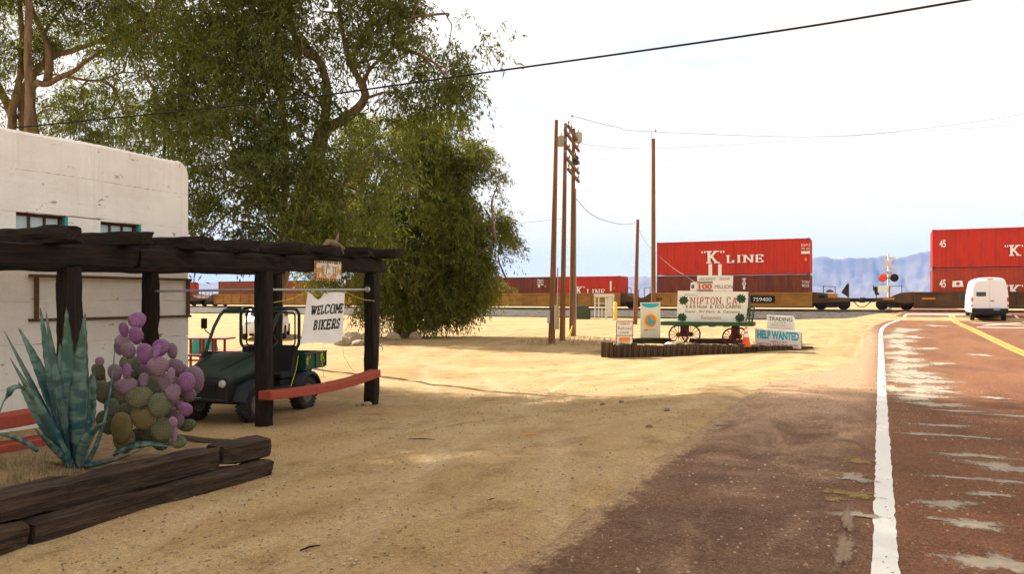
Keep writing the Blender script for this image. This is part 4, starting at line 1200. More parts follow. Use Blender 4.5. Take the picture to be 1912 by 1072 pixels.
M_cloth = mat('banner_cloth', (0.80, 0.79, 0.77), .85, (.70, .68, .64), 2.5, 5)
_b = M_cloth.node_tree.nodes['Principled BSDF']
mb.build('cloth', M_cloth, bt)
def banner_text(body, u0, u1, w0, w1, slant):
    v, f = slab2d(body, .25, .15, .1)
    vs = []; fs = []
    for q, fc in enumerate(f):
        pts = [v[i] for i in fc]
        base = len(vs)
        for a in range(4):                        # subdivide each stroke so that it follows the folds
            for b in range(4):
                s_, t_ = a / 3, b / 3
                x = (pts[0][0] * (1 - s_) + pts[1][0] * s_) * (1 - t_) + (pts[3][0] * (1 - s_) + pts[2][0] * s_) * t_
                y = (pts[0][1] * (1 - s_) + pts[1][1] * s_) * (1 - t_) + (pts[3][1] * (1 - s_) + pts[2][1] * s_) * t_
                vs.append(ban(u0 + (u1 - u0) * x + slant * y * .04, w0 + (w1 - w0) * y + slant * x * .05) + Vector((.006 + .0004 * (q % 7), 0, 0)))
        for a in range(3):
            for b in range(3): fs.append([base + a * 4 + b, base + (a + 1) * 4 + b, base + (a + 1) * 4 + b + 1, base + a * 4 + b + 1])
    mb = MB(); mb.add(vs, fs); mb.build('lettering', M_ink, bt)
banner_text('WELCOME', .12, .96, .555, .745, .5)
banner_text('BIKERS', .22, .88, .25, .445, .5)
def cord(parent, pts, r=.006, name='tie_cord', m=M_twine):
    return MB().tube(pts, r, 5).build(name, m, parent)
pipe_at = lambda x: Vector((PXF, PX(x, 541, PXF).y, pz + .012))
cord(bt, [pipe_at(571), PX(571, 547, PXF + .02)], .012); cord(bt, [pipe_at(611), PX(611, 549, PXF + .03)], .012); cord(bt, [pipe_at(645), PX(645, 547, PXF + .02)], .012)
cord(bt, [PX(569, 546, PXF + .03), PX(548, 557, PXF + .05), PX(528, 562, PXF + .08), Vector((PXF + .1, 9.47, PX(510, 565, PXF + .1).z))])
cord(bt, [PX(647, 546, PXF + .03), PX(662, 554, PXF + .05), PX(680, 560, PXF + .08), PX(699, 562, PXF + .13)])
cord(bt, [PX(638, 637, PXF + .06), PX(642, 665, PXF + .1), PX(652, 683, PXF + .14), PX(661, 694, PXF + .18)], .004)
cord(bt, [PX(604, 642, PXF + .07), PX(600, 668, PXF + .1), PX(603, 690, PXF + .15), PX(605, 708, PXF + .18)], .004)
cord(bt, [PX(557, 664, PXF - .1), PX(553, 690, PXF), PX(543, 722, PXF + .16)], .005)

# ================================================================== TIMBER PLANTER
pn = thing('timber_planter', 'long planter edge of two stacked weathered railway ties, lower left', 'planter', (-6.15, 4.5, gz(-6.15, 4.5)))
E = -6.12
g0 = gz(E, 5) - .06
beam('lower_tie', pn, (E, 3.92, g0 + .11), (E + .02, 6.56, g0 + .115), .22, .27, M_tie2, 81, .014, 0, .1)
beam('lower_tie', pn, (E - .02, 1.6, g0 + .12), (E, 3.88, g0 + .11), .22, .27, M_tie2, 82, .02, 0, .12)
beam('upper_tie', pn, (E - .16, 3.55, g0 + .36), (E - .12, 5.92, g0 + .36), .28, .23, M_tie2, 83, .014, R(1), .1)
beam('upper_tie', pn, (E - .10, 5.96, g0 + .37), (E - .06, 6.60, g0 + .37), .27, .22, M_tie2, 84, .010, R(0), .06)
beam('upper_tie', pn, (E - .12, 1.4, g0 + .34), (E - .10, 3.50, g0 + .31), .25, .18, M_tie2, 85, .026, R(4), .2)
beam('end_tie', pn, (E - .25, 6.55, g0 + .30), (E - 2.3, 6.5, g0 + .28), .2, .2, M_tie2, 86, .014)
# planter earth
nx_, ny_ = 30, 60
xs = np.linspace(E - 2.4, E - .12, nx_); ys = np.linspace(1.2, 6.5, ny_)
AX, AY = np.meshgrid(xs, ys)
def soil_z(x, y): return g0 + .37 + .06 * (vnoise(np.asarray(x) * 2, np.asarray(y) * 2, 8) - .5) + .08 * np.exp(-((np.asarray(y) - 4.6) / 1.0) ** 2 - ((np.asarray(x) + 7.0) / .7) ** 2)
AZ = soil_z(AX, AY); AZ[:, 0] = g0 - .1
idx = np.arange(nx_ * ny_).reshape(ny_, nx_)
q = np.stack([idx[:-1, :-1], idx[:-1, 1:], idx[1:, 1:], idx[1:, :-1]], -1).reshape(-1, 4)
link('planter_soil', mesh_np('planter_soil', np.stack([AX, AY, AZ], -1).reshape(-1, 3), q, mat=mat('planter_earth', (.16, .10, .05), .95, (.27, .18, .09), 9, 6, bump=.8, bscale=40), smooth=True), kind='structure')

def blades(name, n, region, lmin, lmax, m, seed, label, cat, zf, width=.004, flat=.5, dens=None):
    r = np.random.default_rng(seed)
    x = r.uniform(region[0], region[1], n * 3); y = r.uniform(region[2], region[3], n * 3)
    if dens is not None:
        k = r.random(n * 3) < dens(x, y); x, y = x[k], y[k]
    x, y = x[:n], y[:n]; n = len(x)
    z = zf(x, y)
    a = r.uniform(0, 6.28, n); l = r.uniform(lmin, lmax, n); lean = r.uniform(.1, 1.0, n) * flat
    dx, dy = np.cos(a), np.sin(a)
    b0 = np.stack([x, y, z], -1)
    d = np.stack([dx * lean, dy * lean, np.sqrt(np.maximum(0.05, 1 - lean ** 2))], -1)
    side = np.stack([-dy, dx, np.zeros(n)], -1) * width
    mid = b0 + d * (l * .55)[:, None]; tip = b0 + d * l[:, None] + np.stack([dx, dy, -np.ones(n)], -1) * (l * .22 * lean)[:, None]
    co = np.stack([b0 - side, b0 + side, mid + side * .7, mid - side * .7, tip], 1).reshape(-1, 3)
    i = np.arange(n) * 5
    o = link(name, mesh_np(name, co, np.stack([i, i + 1, i + 2, i + 3], -1), np.stack([i + 3, i + 2, i + 4], -1), m), kind='stuff')
    return tag(o, label, cat)
def island_mat(name, cols, rough=.85, trans=0.0):
    m = bpy.data.materials.new(name); m.use_nodes = True
    n = m.node_tree; b = n.nodes['Principled BSDF']
    g = n.nodes.new('ShaderNodeNewGeometry'); c = n.nodes.new('ShaderNodeValToRGB')
    for i, cc in enumerate(cols):
        p = i / (len(cols) - 1)
        e = c.color_ramp.elements[i] if i < 2 and len(cols) == 2 else (c.color_ramp.elements[0] if i == 0 else (c.color_ramp.elements[-1] if i == len(cols) - 1 else c.color_ramp.elements.new(p)))
        e.position = p; e.color = (*cc, 1)
    n.links.new(g.outputs['Random Per Island'], c.inputs['Fac']); n.links.new(c.outputs['Color'], b.inputs['Base Color'])
    b.inputs['Roughness'].default_value = rough; b.inputs['Specular IOR Level'].default_value = .25
    if trans:
        tr = n.nodes.new('ShaderNodeBsdfTranslucent'); mx = n.nodes.new('ShaderNodeMixShader'); out = n.nodes['Material Output']
        hs = n.nodes.new('ShaderNodeMixRGB'); hs.blend_type = 'MULTIPLY'; hs.inputs['Fac'].default_value = 1
        hs.inputs['Color2'].default_value = (1.45, 1.30, .55, 1); n.links.new(c.outputs['Color'], hs.inputs['Color1'])
        n.links.new(hs.outputs['Color'], tr.inputs['Color']); mx.inputs['Fac'].default_value = trans
        n.links.new(b.outputs['BSDF'], mx.inputs[1]); n.links.new(tr.outputs['BSDF'], mx.inputs[2]); n.links.new(mx.outputs['Shader'], out.inputs['Surface'])
    return m
M_dry = island_mat('dry_grass_straw', [(.20, .14, .06), (.36, .27, .13), (.15, .13, .07), (.30, .24, .13)])
blades('dry_grass', 5200, (E - 2.2, E - .35, 1.3, 4.75), .05, .22, M_dry, 3, 'tangle of dry grey grass in the timber planter left of the agave', 'grass', soil_z, .0028, .95,
       lambda x, y: np.clip(1.2 - (y - 3.2) * .5, .05, 1) * (vnoise(x * 3, y * 3, 6) > .3))
blades('straw_tufts', 420, (E + .06, E + .28, 2.2, 6.8), .06, .20, M_dry, 4, 'straw tufts growing at the foot of the planter ties', 'grass', lambda x, y: ground_z(x, y) - .01, .003, .9, lambda x, y: (vnoise(x * 0, y * 2.3, 9) > .68) * 1.0)

# ------------------------------------------------------------------ agave
def agave_mat():
    m = bpy.data.materials.new('agave_skin'); m.use_nodes = True
    n = m.node_tree; b = n.nodes['Principled BSDF']
    uv = n.nodes.new('ShaderNodeUVMap').outputs['UV']
    sp = n.nodes.new('ShaderNodeSeparateXYZ'); n.links.new(uv, sp.inputs[0])
    geo = n.nodes.new('ShaderNodeNewGeometry').outputs['Position']
    c = nodes_mix(n, nodes_ramp(n, sp.outputs['Y'], .25, .95), (0.020, 0.070, 0.080), (0.048, 0.10, 0.048))
    band = nodes_noise(n, nodes_map(n, uv, (.6, 7, 1)), 1.3, 3, .6)
    c = nodes_mix(n, nodes_ramp(n, band, .46, .56), c, (0.105, 0.18, 0.15))
    c = nodes_mix(n, nodes_ramp(n, nodes_noise(n, geo, 7, 5), .54, .72), c, (0.03, 0.07, 0.085))
    c = nodes_mix(n, nodes_ramp(n, sp.outputs['Y'], .955, .985), c, (0.09, 0.055, 0.03))
    n.links.new(c, b.inputs['Base Color']); b.inputs['Roughness'].default_value = .55; b.inputs['Specular IOR Level'].default_value = .35
    return m
M_agave = agave_mat()
abase = P(146, 868, 7.25); abase.z = float(soil_z(abase.x, abase.y)) + .02
ag = thing('agave_plant', 'tall blue green agave with pointed leaves in the timber planter', 'agave', abase)
def agave_leaf(base, ctrl, tip, w, seed, thick=.035):
    rr = random.Random(seed); n = 22
    P0, P1, P2 = Vector(base), Vector(ctrl), Vector(tip)
    vs = []; fs = []; uvs = []
    view = (Vector((0, 0, CAMH)) - P1).normalized()
    outw = Vector((P2.x - abase.x, P2.y - abase.y, 0)); outw = outw.normalized() if outw.length > .05 else view
    for i in range(n + 1):
        t = i / n
        p = P0 * (1 - t) ** 2 + P1 * 2 * t * (1 - t) + P2 * t * t
        d = ((P1 - P0) * (1 - t) + (P2 - P1) * t).normalized()
        inner = (Vector((0, 0, 1)) * .75 - outw * .6); nrm = (inner - d * inner.dot(d)).normalized()
        side = d.cross(nrm).normalized()
        hw = w * (.62 + .38 * math.sin(min(1, t * 2.1) * math.pi / 2)) * (1 - max(0, (t - .38) / .62) ** 1.5) * .5 + .0015
        cup = hw * .42 * (1 - .3 * t); th = thick * (1 - t) * .9 + .002
        sp = .006 * (1 if i % 2 else 0)                     # toothed margin
        ring = [side * -(hw + sp) + nrm * cup, side * -hw * .5 + nrm * cup * .25, nrm * 0, side * hw * .5 + nrm * cup * .25, side * (hw + sp) + nrm * cup,
                side * hw * .55 - nrm * (th * .7), nrm * -th, side * -hw * .55 - nrm * (th * .7)]
        for k, q in enumerate(ring):
            vs.append(p + q); uvs.append((k / 8 + seed * .37, t))
    for i in range(n):
        for k in range(8): fs.append([i * 8 + k, i * 8 + (k + 1) % 8, (i + 1) * 8 + (k + 1) % 8, (i + 1) * 8 + k])
    mb = MB(); mb.add(vs, fs, True); o = mb.build('leaf', M_agave, ag)
    ul = o.data.uv_layers.new(name='UVMap')
    for l in o.data.loops: ul.data[l.index].uv = uvs[l.vertex_index]
    return o
leaves = [  # tip px, depth at tip, control px (mid of the bend), width, depth at control
    ((7, 617), 7.0, (72, 745), .17, 7.0), ((34, 612), 7.55, (82, 700), .17, 7.5), ((75, 574), 7.6, (92, 720), .14, 7.55), ((86, 582), 7.2, (100, 720), .20, 7.15),
    ((124, 574), 7.45, (125, 720), .19, 7.4), ((159, 585), 7.0, (146, 720), .19, 7.05), ((150, 640), 7.7, (158, 740), .17, 7.6), ((18, 668), 6.75, (70, 760), .18, 6.8),
    ((34, 713), 7.6, (70, 790), .13, 7.5), ((215, 640), 7.4, (206, 800), .075, 7.3), ((208, 785), 6.9, (160, 800), .13, 6.95), ((176, 690), 7.75, (170, 770), .15, 7.6),
    ((112, 640), 7.75, (112, 740), .16, 7.7), ((268, 838), 7.2, (200, 870), .10, 7.1), ((64, 800), 6.8, (90, 830), .10, 6.9)]
for i, (tp, td, cp, w, cd) in enumerate(leaves):
    tip = P(*tp, td); ctrl = P(*cp, cd)
    b = abase + Vector((ctrl.x - abase.x, ctrl.y - abase.y, 0)) * .22
    agave_leaf(b, ctrl, tip, w * .86, i)
# the drooping leaf that arches over the planter, and the fallen one
agave_leaf(abase + Vector((-.05, -.1, .03)), P(30, 610, 6.9), P(-12, 812, 6.7), .10, 31, .02)
agave_leaf(P(212, 850, 7.55), P(262, 822, 7.6), P(322, 836, 7.65), .13, 32, .02)
agave_leaf(P(70, 842, 6.6), P(30, 815, 6.6), P(-20, 808, 6.5), .10, 33, .02)

# ------------------------------------------------------------------ prickly pear
def pad_mat(name, c0, c1):
    m = bpy.data.materials.new(name); m.use_nodes = True
    n = m.node_tree; b = n.nodes['Principled BSDF']
    t = n.nodes.new('ShaderNodeTexCoord').outputs['Object']
    c = nodes_mix(n, nodes_ramp(n, nodes_noise(n, t, 9, 4, .6), .4, .62), c0, c1)
    vo = n.nodes.new('ShaderNodeTexVoronoi'); vo.inputs['Scale'].default_value = 36; vo.inputs['Randomness'].default_value = .35
    n.links.new(t, vo.inputs['Vector'])
    c = nodes_mix(n, nodes_ramp(n, vo.outputs['Distance'], .10, .22, (1, 1, 1), (0, 0, 0)), c, (0.22, 0.155, 0.12))
    n.links.new(c, b.inputs['Base Color']); b.inputs['Roughness'].default_value = .6
    bu = n.nodes.new('ShaderNodeBump'); bu.inputs['Strength'].default_value = .5; bu.inputs['Distance'].default_value = .01; bu.invert = True
    n.links.new(vo.outputs['Distance'], bu.inputs['Height']); n.links.new(bu.outputs['Normal'], b.inputs['Normal'])
    return m
PM = {'p': pad_mat('pad_purple', (0.15, 0.04, 0.16), (0.18, 0.075, 0.165)), 'g': pad_mat('pad_greypurple', (0.12, 0.085, 0.105), (0.17, 0.09, 0.15)),
      'o': pad_mat('pad_olive', (0.055, 0.062, 0.02), (0.09, 0.082, 0.032)), 'y': pad_mat('pad_yellowed', (0.15, 0.10, 0.025), (0.11, 0.10, 0.035)),
      'd': pad_mat('pad_darkgreen', (0.045, 0.06, 0.03), (0.08, 0.08, 0.04)), 'k': pad_mat('pad_pink', (0.18, 0.09, 0.14), (0.135, 0.08, 0.115))}
cbase = P(262, 838, 7.95); cbase.z = float(soil_z(cbase.x, cbase.y))
pc = thing('prickly_pear', 'purple topped prickly pear cactus beside the agave', 'cactus', cbase)
pads = [(722,222,40,38,'p',0),(652,272,28,37,'p',.1),(716,302,42,42,'p',-.1),(648,332,34,34,'k',.1),(625,368,20,34,'g',.2),(675,383,40,38,'g',-.1),(762,398,45,50,'p',-.15),(845,366,44,42,'p',.1),(825,386,15,36,'p',-.2),(907,383,28,38,'g',.1),
 (832,463,48,45,'k',-.2),(606,498,35,42,'g',0),(668,490,28,36,'p',-.2),(525,440,22,24,'g',.2),(520,492,34,40,'d',.3),(664,570,50,40,'g',-.2),(665,448,38,34,'o',.1),(730,630,62,50,'o',-.2),(755,540,22,38,'g',-.1),(840,670,54,58,'o',-.2),
 (920,470,40,42,'g',.1),(902,510,17,36,'k',-.2),(985,545,42,46,'p',-.25),(1022,535,56,66,'g',0),(992,612,46,36,'g',-.1),(912,602,36,40,'k',-.2),(870,552,28,46,'k',-.1),(978,692,33,34,'p',-.3),(946,672,22,26,'k',-.1),(918,738,50,50,'g',0),
 (860,800,56,56,'o',-.1),(790,802,50,58,'d',.1),(758,738,60,55,'y',-.15),(640,790,62,74,'y',-.1),(670,702,36,42,'o',0),(592,690,36,52,'d',.2),(912,758,18,26,'k',-.4),(922,815,13,36,'k',-.35),(985,776,40,30,'d',.1),(936,862,42,30,'d',-.3),
 (540,600,40,56,'d',.3),(512,545,36,46,'d',.35),(655,856,46,60,'y',-.05),(790,500,50,55,'g',.3),(720,470,50,52,'d',.3),(800,580,55,60,'d',.25),(700,555,45,50,'d',.3),(880,640,50,55,'g',.25),(945,560,45,52,'g',.3),(600,600,45,55,'d',.35),(640,640,48,55,'d',.3),(740,840,50,52,'d',.2),(850,860,45,42,'d',.15),(560,760,40,60,'d',.3),(960,500,35,40,'k',.25)]
def cpx(x, y, dd): return P(x * .3546, 520 + y * .3546, 7.75 + dd)
for i, (x, y, rx, ry2, kk, dd) in enumerate(pads):
    rr = random.Random(700 + i)
    c = cpx(x, y, dd); sc = .3546 / F * (7.75 + dd)
    a, b = rx * sc * 1.16, ry2 * sc * 1.16
    th = min(a, b) * .24 + .006
    vs = []; fs = []; nl, nm = 9, 14
    for j in range(nl + 1):
        ph = -math.pi / 2 + math.pi * j / nl
        for k in range(nm):
            t = 2 * math.pi * k / nm
            z = math.sin(ph); r_ = math.cos(ph)
            egg = 1 + .16 * z                                # wider towards the top
            vs.append(Vector((a * r_ * math.cos(t) * egg, th * r_ * math.sin(t), b * z)))
    for j in range(nl):
        for k in range(nm): fs.append([j * nm + k, j * nm + (k + 1) % nm, (j + 1) * nm + (k + 1) % nm, (j + 1) * nm + k])
    mb = MB(); mb.add(vs, fs, True)
    o = link('pad', mb.mesh('pad', PM[kk]), pc); o.location = c - cbase
    o.rotation_euler = (rr.uniform(-.3, .3), rr.uniform(-.3, .3), TH + rr.uniform(-.45, .45) + (0.6 if rx < .6 * ry2 else 0) * 0)
M_spine = mat('cactus_spine', (.45, .36, .2), .8)
mb = MB(); rr = random.Random(5)
for (x, y, rx, ry2, kk, dd) in pads:
    for _ in range(9):
        t = rr.uniform(0, 6.28); q = cpx(x + rx * math.cos(t) * .98, y + ry2 * math.sin(t) * .98, dd - .02)
        e = q + Vector((rr.uniform(-1, 1), rr.uniform(-1, .3), rr.uniform(-1, 1))).normalized() * rr.uniform(.015, .035)
        mb.tube([q, e], [.0016, .0005], 3, cap=False)
o = mb.build('spines', M_spine, pc); o['kind'] = 'stuff'
# fallen debris: a yellowed root piece and leaf scraps
for i, (pts, r_) in enumerate([([(196, 858), (214, 852), (222, 858), (214, 866)], .016), ([(85, 884), (108, 876), (122, 879)], .03)]):
    pp = [P(x, y, 7.2) for x, y in pts]
    for p in pp: p.z = float(soil_z(p.x, p.y)) + .035
    tag(MB().tube(pp, [r_ * .5] + [r_] * (len(pp) - 2) + [r_ * .4], 7).build_at('dead_leaf_piece', mat('yellowed_leaf', (.36, .25, .07), .8, (.25, .2, .1), 20), pp[0]),
        ('curled yellow dead leaf piece lying by the agave foot', 'thick yellowed leaf stump lying in the dry grass')[i], 'dead leaf')

# ================================================================== GREEN UTILITY BUGGY
fw = G(470, 788); fw.z = gz(fw.x, fw.y)
ux, uy = fw.x - .68 - .02, fw.y + .69 + .04
UT = thing('utility_buggy', 'dark green open utility buggy parked beneath the pergola', 'buggy', (ux, uy, gz(ux, uy) - .01), R(-80))
M_gr = mat('buggy_green', (0.008, 0.028, 0.012), .5, (0.020, 0.036, 0.018), 3, spec=.4)
M_cage = mat('buggy_tube_green', (0.005, 0.030, 0.020), .4, spec=.5)
M_bed = mat('buggy_bed_green', (0.008, 0.07, 0.035), .5)
M_fend = mat('fender_plastic', (0.016, 0.018, 0.025), .6)
M_rim = mat('steel_rim', (0.22, 0.21, 0.19), .5, metal=.4)
def L(o_mb, name, m, par=UT): return o_mb.build(name, m, par, local=True)
# wheels
tyre = MB(); tyre.lathe((0, 0, 0), (0, 1, 0), [(-.1, .17), (-.115, .2), (-.12, .26), (-.1, .292), (-.05, .302), (.05, .302), (.1, .292), (.12, .26), (.115, .2), (.1, .17)], 28)
for k in range(28):
    t = 2 * math.pi * k / 28
    for s in (-1, 1):
        tyre.box((.3 * math.cos(t + .06 * s), .07 * s, .3 * math.sin(t + .06 * s)), (.03, .085, .032), Euler((0, -t, 0)))
tyre_me = tyre.mesh('tyre', M_rubber)
rim = MB(); rim.lathe((0, 0, 0), (0, 1, 0), [(-.1, .175), (-.02, .15), (.02, .06), (.05, .05), (.02, .06), (.055, .15), (.1, .175)], 20); rim_me = rim.mesh('rim', M_rim)
AXF, AXR, TR = .80, -.78, .55
for (x, y) in ((AXF, TR), (AXF, -TR), (AXR, TR), (AXR, -TR)):
    w = bpy.data.objects.new('wheel', None); COL.objects.link(w); w.parent = UT; w.location = (x, y, .30); w.rotation_euler = (0, 0, 0 if y > 0 else math.pi)
    link('tyre', tyre_me, w); link('rim', rim_me, w)
# hood: lofted shell
def loft(secs, cap=True, smooth=False):
    mb = MB(); n = len(secs[0]); vs = [p for s_ in secs for p in s_]; fs = []
    for i in range(len(secs) - 1):
        for k in range(n): fs.append([i * n + k, i * n + (k + 1) % n, (i + 1) * n + (k + 1) % n, (i + 1) * n + k])
    if cap: fs.append(list(range(n))[::-1]); fs.append([(len(secs) - 1) * n + k for k in range(n)])
    mb.add(vs, fs, smooth); return mb
def hsec(x, zt, hw, zl, crown=.03):
    return [(x, -hw, zl), (x, -hw, zt - .10), (x, -hw * .86, zt - .02), (x, -hw * .4, zt + crown * .7), (x, 0, zt + crown), (x, hw * .4, zt + crown * .7), (x, hw * .86, zt - .02), (x, hw, zt - .10), (x, hw, zl)]
L(loft([hsec(1.27, .78, .40, .62), hsec(1.22, .84, .44, .62), hsec(1.0, .93, .50, .66), hsec(.75, 1.01, .56, .70), hsec(.5, 1.08, .60, .74), hsec(.42, 1.08, .60, .74)], smooth=True), 'hood', M_gr)
mb = MB()
for y in (-.25, .25): mb.tube([(1.23, y * 1.0, .882), (.5, y * 1.6, 1.098)], .008, 6)
L(mb, 'hood_crease', M_black)
L(loft([hsec(1.33, .70, .42, .42, 0), hsec(1.3, .76, .44, .36, 0), hsec(1.1, .80, .46, .34, 0), hsec(.5, .80, .46, .34, 0)]), 'front_bumper', M_black)
mb = MB(); mb.box((1.345, 0, .60), (.02, .5, .12)); L(mb, 'grille', mat('grille_black', (.006, .006, .006), .4))
mb = MB(); mb.tube([(1.30, -.4, .40), (1.40, -.3, .42), (1.40, .3, .42), (1.30, .4, .40)], .025, 8); L(mb, 'nudge_bar', M_black)
mb = MB(); mb.box((1.36, -.08, .43), (.02, .12, .03)); L(mb, 'front_plate', mat('pale_plate', (.5, .48, .42), .6))
M_lens = mat('headlight_glass', (.4, .4, .38), .08, spec=.9)
for s in (-1, 1):
    mb = MB(); mb.lathe((1.26, .36 * s, .66), (1, 0, .15), [(-.1, .07), (.04, .085), (.07, .075)], 16); h = L(mb, 'headlight', M_black)
    mb = MB(); mb.lathe((1.27, .36 * s, .66), (1, 0, .15), [(0.04, .07), (.075, .06), (.09, .03), (.094, .0)], 16); L(mb, 'lens', M_lens, h)
    # fenders
    for (ax, top) in ((AXF, .66), (AXR, .70)):
        mb = MB(); pr = []
        for k in range(9):
            t = math.pi * (k / 8) * .9 + .16
            pr.append((ax + .40 * math.cos(t), .34 + .36 * math.sin(t) * 1.02))
        vs = []; fs = []
        for (x, z) in pr:
            vs += [(x, .40 * s, z), (x, .70 * s, z - .01), (x, .71 * s, z - .05)]
        for k in range(8):
            for q in range(2): fs.append([k * 3 + q, k * 3 + q + 1, (k + 1) * 3 + q + 1, (k + 1) * 3 + q])
        n0 = len(vs); vs += [(x, y, z - .02) for (x, y, z) in vs]
        fs += [[n0 + i for i in f[::-1]] for f in fs]
        mb.add(vs, fs, True); L(mb, 'fender', M_fend)
    mb = MB(); mb.box((.45, .585 * s, .90), (.2, .05, .42)); L(mb, 'cowl_side', M_gr)
    mb = MB(); mb.box((.0, .58 * s, .42), (.8, .1, .16)); L(mb, 'sill', M_black)
mb = MB(); mb.box((.0, 0, .40), (1.9, .95, .12)); L(mb, 'floor_pan', M_black)
mb = MB(); mb.box((.42, 0, .95), (.06, 1.1, .3)); L(mb, 'dashboard', M_black)
mb = MB(); mb.box((-.3, 0, .66), (.46, 1.12, .14), bevel=.04); mb.box((-.52, 0, .92), (.12, 1.12, .5), Euler((0, R(-12), 0)), bevel=.04); mb.box((-.3, 0, .52), (.4, 1.0, .2)); L(mb, 'seat', M_black)
mb = MB(); mb.ring((.2, .28, 1.12), (-.5, 0, .85), .17, .016); mb.tube([(.2, .28, 1.12), (.42, .28, .98)], .018, 6); mb.tube([(.2, .12, 1.12), (.2, .44, 1.12)], .012, 6); L(mb, 'steering_wheel', M_black)
# roll cage
mb = MB()
for s in (-1, 1):
    mb.tube([(.46, .58 * s, .80), (.47, .58 * s, 1.08), (.42, .58 * s, 1.22), (.26, .575 * s, 1.52), (.1, .57 * s, 1.72), (-.02, .57 * s, 1.80), (-.15, .57 * s, 1.83), (-.5, .57 * s, 1.83)], .028, 9)
mb.tube([(.0, -.57, 1.79), (.0, .57, 1.79)], .024, 8)
L(mb, 'front_cage', M_cage)
def hoop(x, hw, z0, z1, r, rad=.14):
    pts = []
    for (cy, cz, a0) in ((hw - rad, z1 - rad, 0), (-hw + rad, z1 - rad, 90), (-hw + rad, z0 + rad, 180), (hw - rad, z0 + rad, 270)):
        for k in range(6):
            t = R(a0 + 90 * k / 5); pts.append((x, cy + rad * math.cos(t), cz + rad * math.sin(t)))
    pts.append(pts[0]); return MB().tube(pts, r, 8, cap=False)
L(hoop(-.55, .60, 1.10, 1.84, .028), 'rear_hoop', M_cage)
mb = hoop(-.58, .50, 1.16, 1.76, .014, .06)
for y in (-.2, .2): mb.tube([(-.58, y, 1.16), (-.58, y, 1.76)], .012, 6)
L(mb, 'screen_frame', M_black)
mb = MB()
for s in (-1, 1): mb.tube([(-.55, .45 * s, 1.12), (-.55, .5 * s, .7)], .025, 8)
L(mb, 'hoop_leg', M_black)
mb = MB(); mb.tube([(.33, -.60, 1.4), (.30, -.72, 1.46), (.28, -.76, 1.52)], .01, 6); mb.box((.28, -.76, 1.58), (.03, .12, .18), bevel=.01); L(mb, 'mirror', M_black)
mb = MB(); mb.tube([(.30, .6, 1.42), (.2, .63, 1.28), (.34, .64, 1.2)], .01, 6); L(mb, 'grab_loop', M_cage)
# cargo bed
mb = MB(); bx0, bx1, bh = -1.42, -.64, .64
mb.box(((bx0 + bx1) / 2, 0, .74), (bx1 - bx0, 2 * bh, .05))
for s in (-1, 1): mb.box(((bx0 + bx1) / 2, bh * s, .88), (bx1 - bx0, .035, .28))
mb.box((bx1, 0, .88), (.035, 2 * bh - .036, .28)); mb.box((bx0, 0, .88), (.035, 2 * bh - .036, .28))
bed = L(mb, 'cargo_bed', M_bed)
mb = MB()
for x in (bx0 + .02, bx1 - .02, (bx0 + bx1) / 2): mb.box((x, bh + .025, .87), (.03, .02, .26))
mb.box(((bx0 + bx1) / 2, bh + .024, 1.015), (bx1 - bx0 + .02, .03, .03)); L(mb, 'bed_rib', M_cage, bed)
M_decal = mat('yellow_decal', (.42, .50, .03), .6)
rr = random.Random(3)
for cx in (-.76, -1.28):
    mb = MB()
    for k in range(9):
        a = rr.uniform(0, 6.28); px, pz_ = cx + rr.uniform(-.07, .07), .89 + rr.uniform(-.08, .08)
        dx, dz = .05 * math.cos(a), .05 * math.sin(a)
        y = bh + .022 + .0006 * k
        mb.add([(px - dx, y, pz_ - dz), (px + dz * .3, y, pz_ - dx * .3), (px + dx, y, pz_ + dz), (px - dz * .3, y, pz_ + dx * .3)], [[0, 1, 2, 3]])
    L(mb, 'flame_decal', M_decal, bed)
mb = MB(); mb.box((-.78, .1, .5), (.5, .5, .3)); mb.tube([(AXR, -.5, .3), (AXR, .5, .3)], .035, 8); mb.tube([(AXF, -.5, .3), (AXF, .5, .3)], .03, 8); mb.box((-1.0, 0, .62), (.7, .8, .12)); L(mb, 'engine_block', M_black)

# ================================================================== WHITE VAN
vp = P(1848, 600, 48.4)
VN = thing('white_van', 'white high roof cargo van waiting at the crossing, seen from behind', 'van', (vp.x, vp.y, gz(vp.x, vp.y) + .006), R(-1.0))
M_vanw = mat('van_white', (.80, .80, .82), .35, spec=.5)
prof = [(.50, .93), (.62, 1.0), (1.05, 1.03), (1.5, 1.02), (2.0, .96), (2.4, .885), (2.58, .82), (2.68, .7), (2.73, .45), (2.745, .0)]
def vsec(y, kz, kw, zcap=99):
    half = [(w * kw, min(.5 + (z - .5) * kz, zcap)) for z, w in prof]
    pts = [(w, y, z) for w, z in half] + [(-w, y, z) for w, z in half[::-1][1:]]
    return pts
def LV(mb, name, m, par=VN): return mb.build(name, m, par, local=True)
LV(loft([vsec(0, .985, .965), vsec(.05, .995, .985), vsec(.2, 1, 1), vsec(1.5, 1, 1), vsec(4.2, .99, 1), vsec(4.6, .93, .99), vsec(5.1, .55, .97), vsec(5.6, .42, .92), vsec(5.85, .30, .84)], smooth=True), 'body', M_vanw)
for s in (-1, 1):
    mb = MB(); pts = [(.015 * s, .62), (.90 * s, .62), (.945 * s, 1.1), (.93 * s, 1.5), (.87 * s, 2.0), (.80 * s, 2.36), (.7 * s, 2.5), (.015 * s, 2.54)]
    mb.prism([(x, -.003, z) for x, z in pts], (0, -.022, 0)); dr = LV(mb, 'rear_door', M_vanw)
    mb = MB()
    for z in (.95, 1.5, 2.1): mb.box((.90 * s, -.035, z), (.05, .025, .1))
    LV(mb, 'hinge', M_vanw, dr)
mb = MB(); mb.box((-.46, -.03, 1.70), (.52, .016, .27), bevel=.006); LV(mb, 'rear_window', mat('dark_glass', (.012, .012, .014), .12, spec=.7))
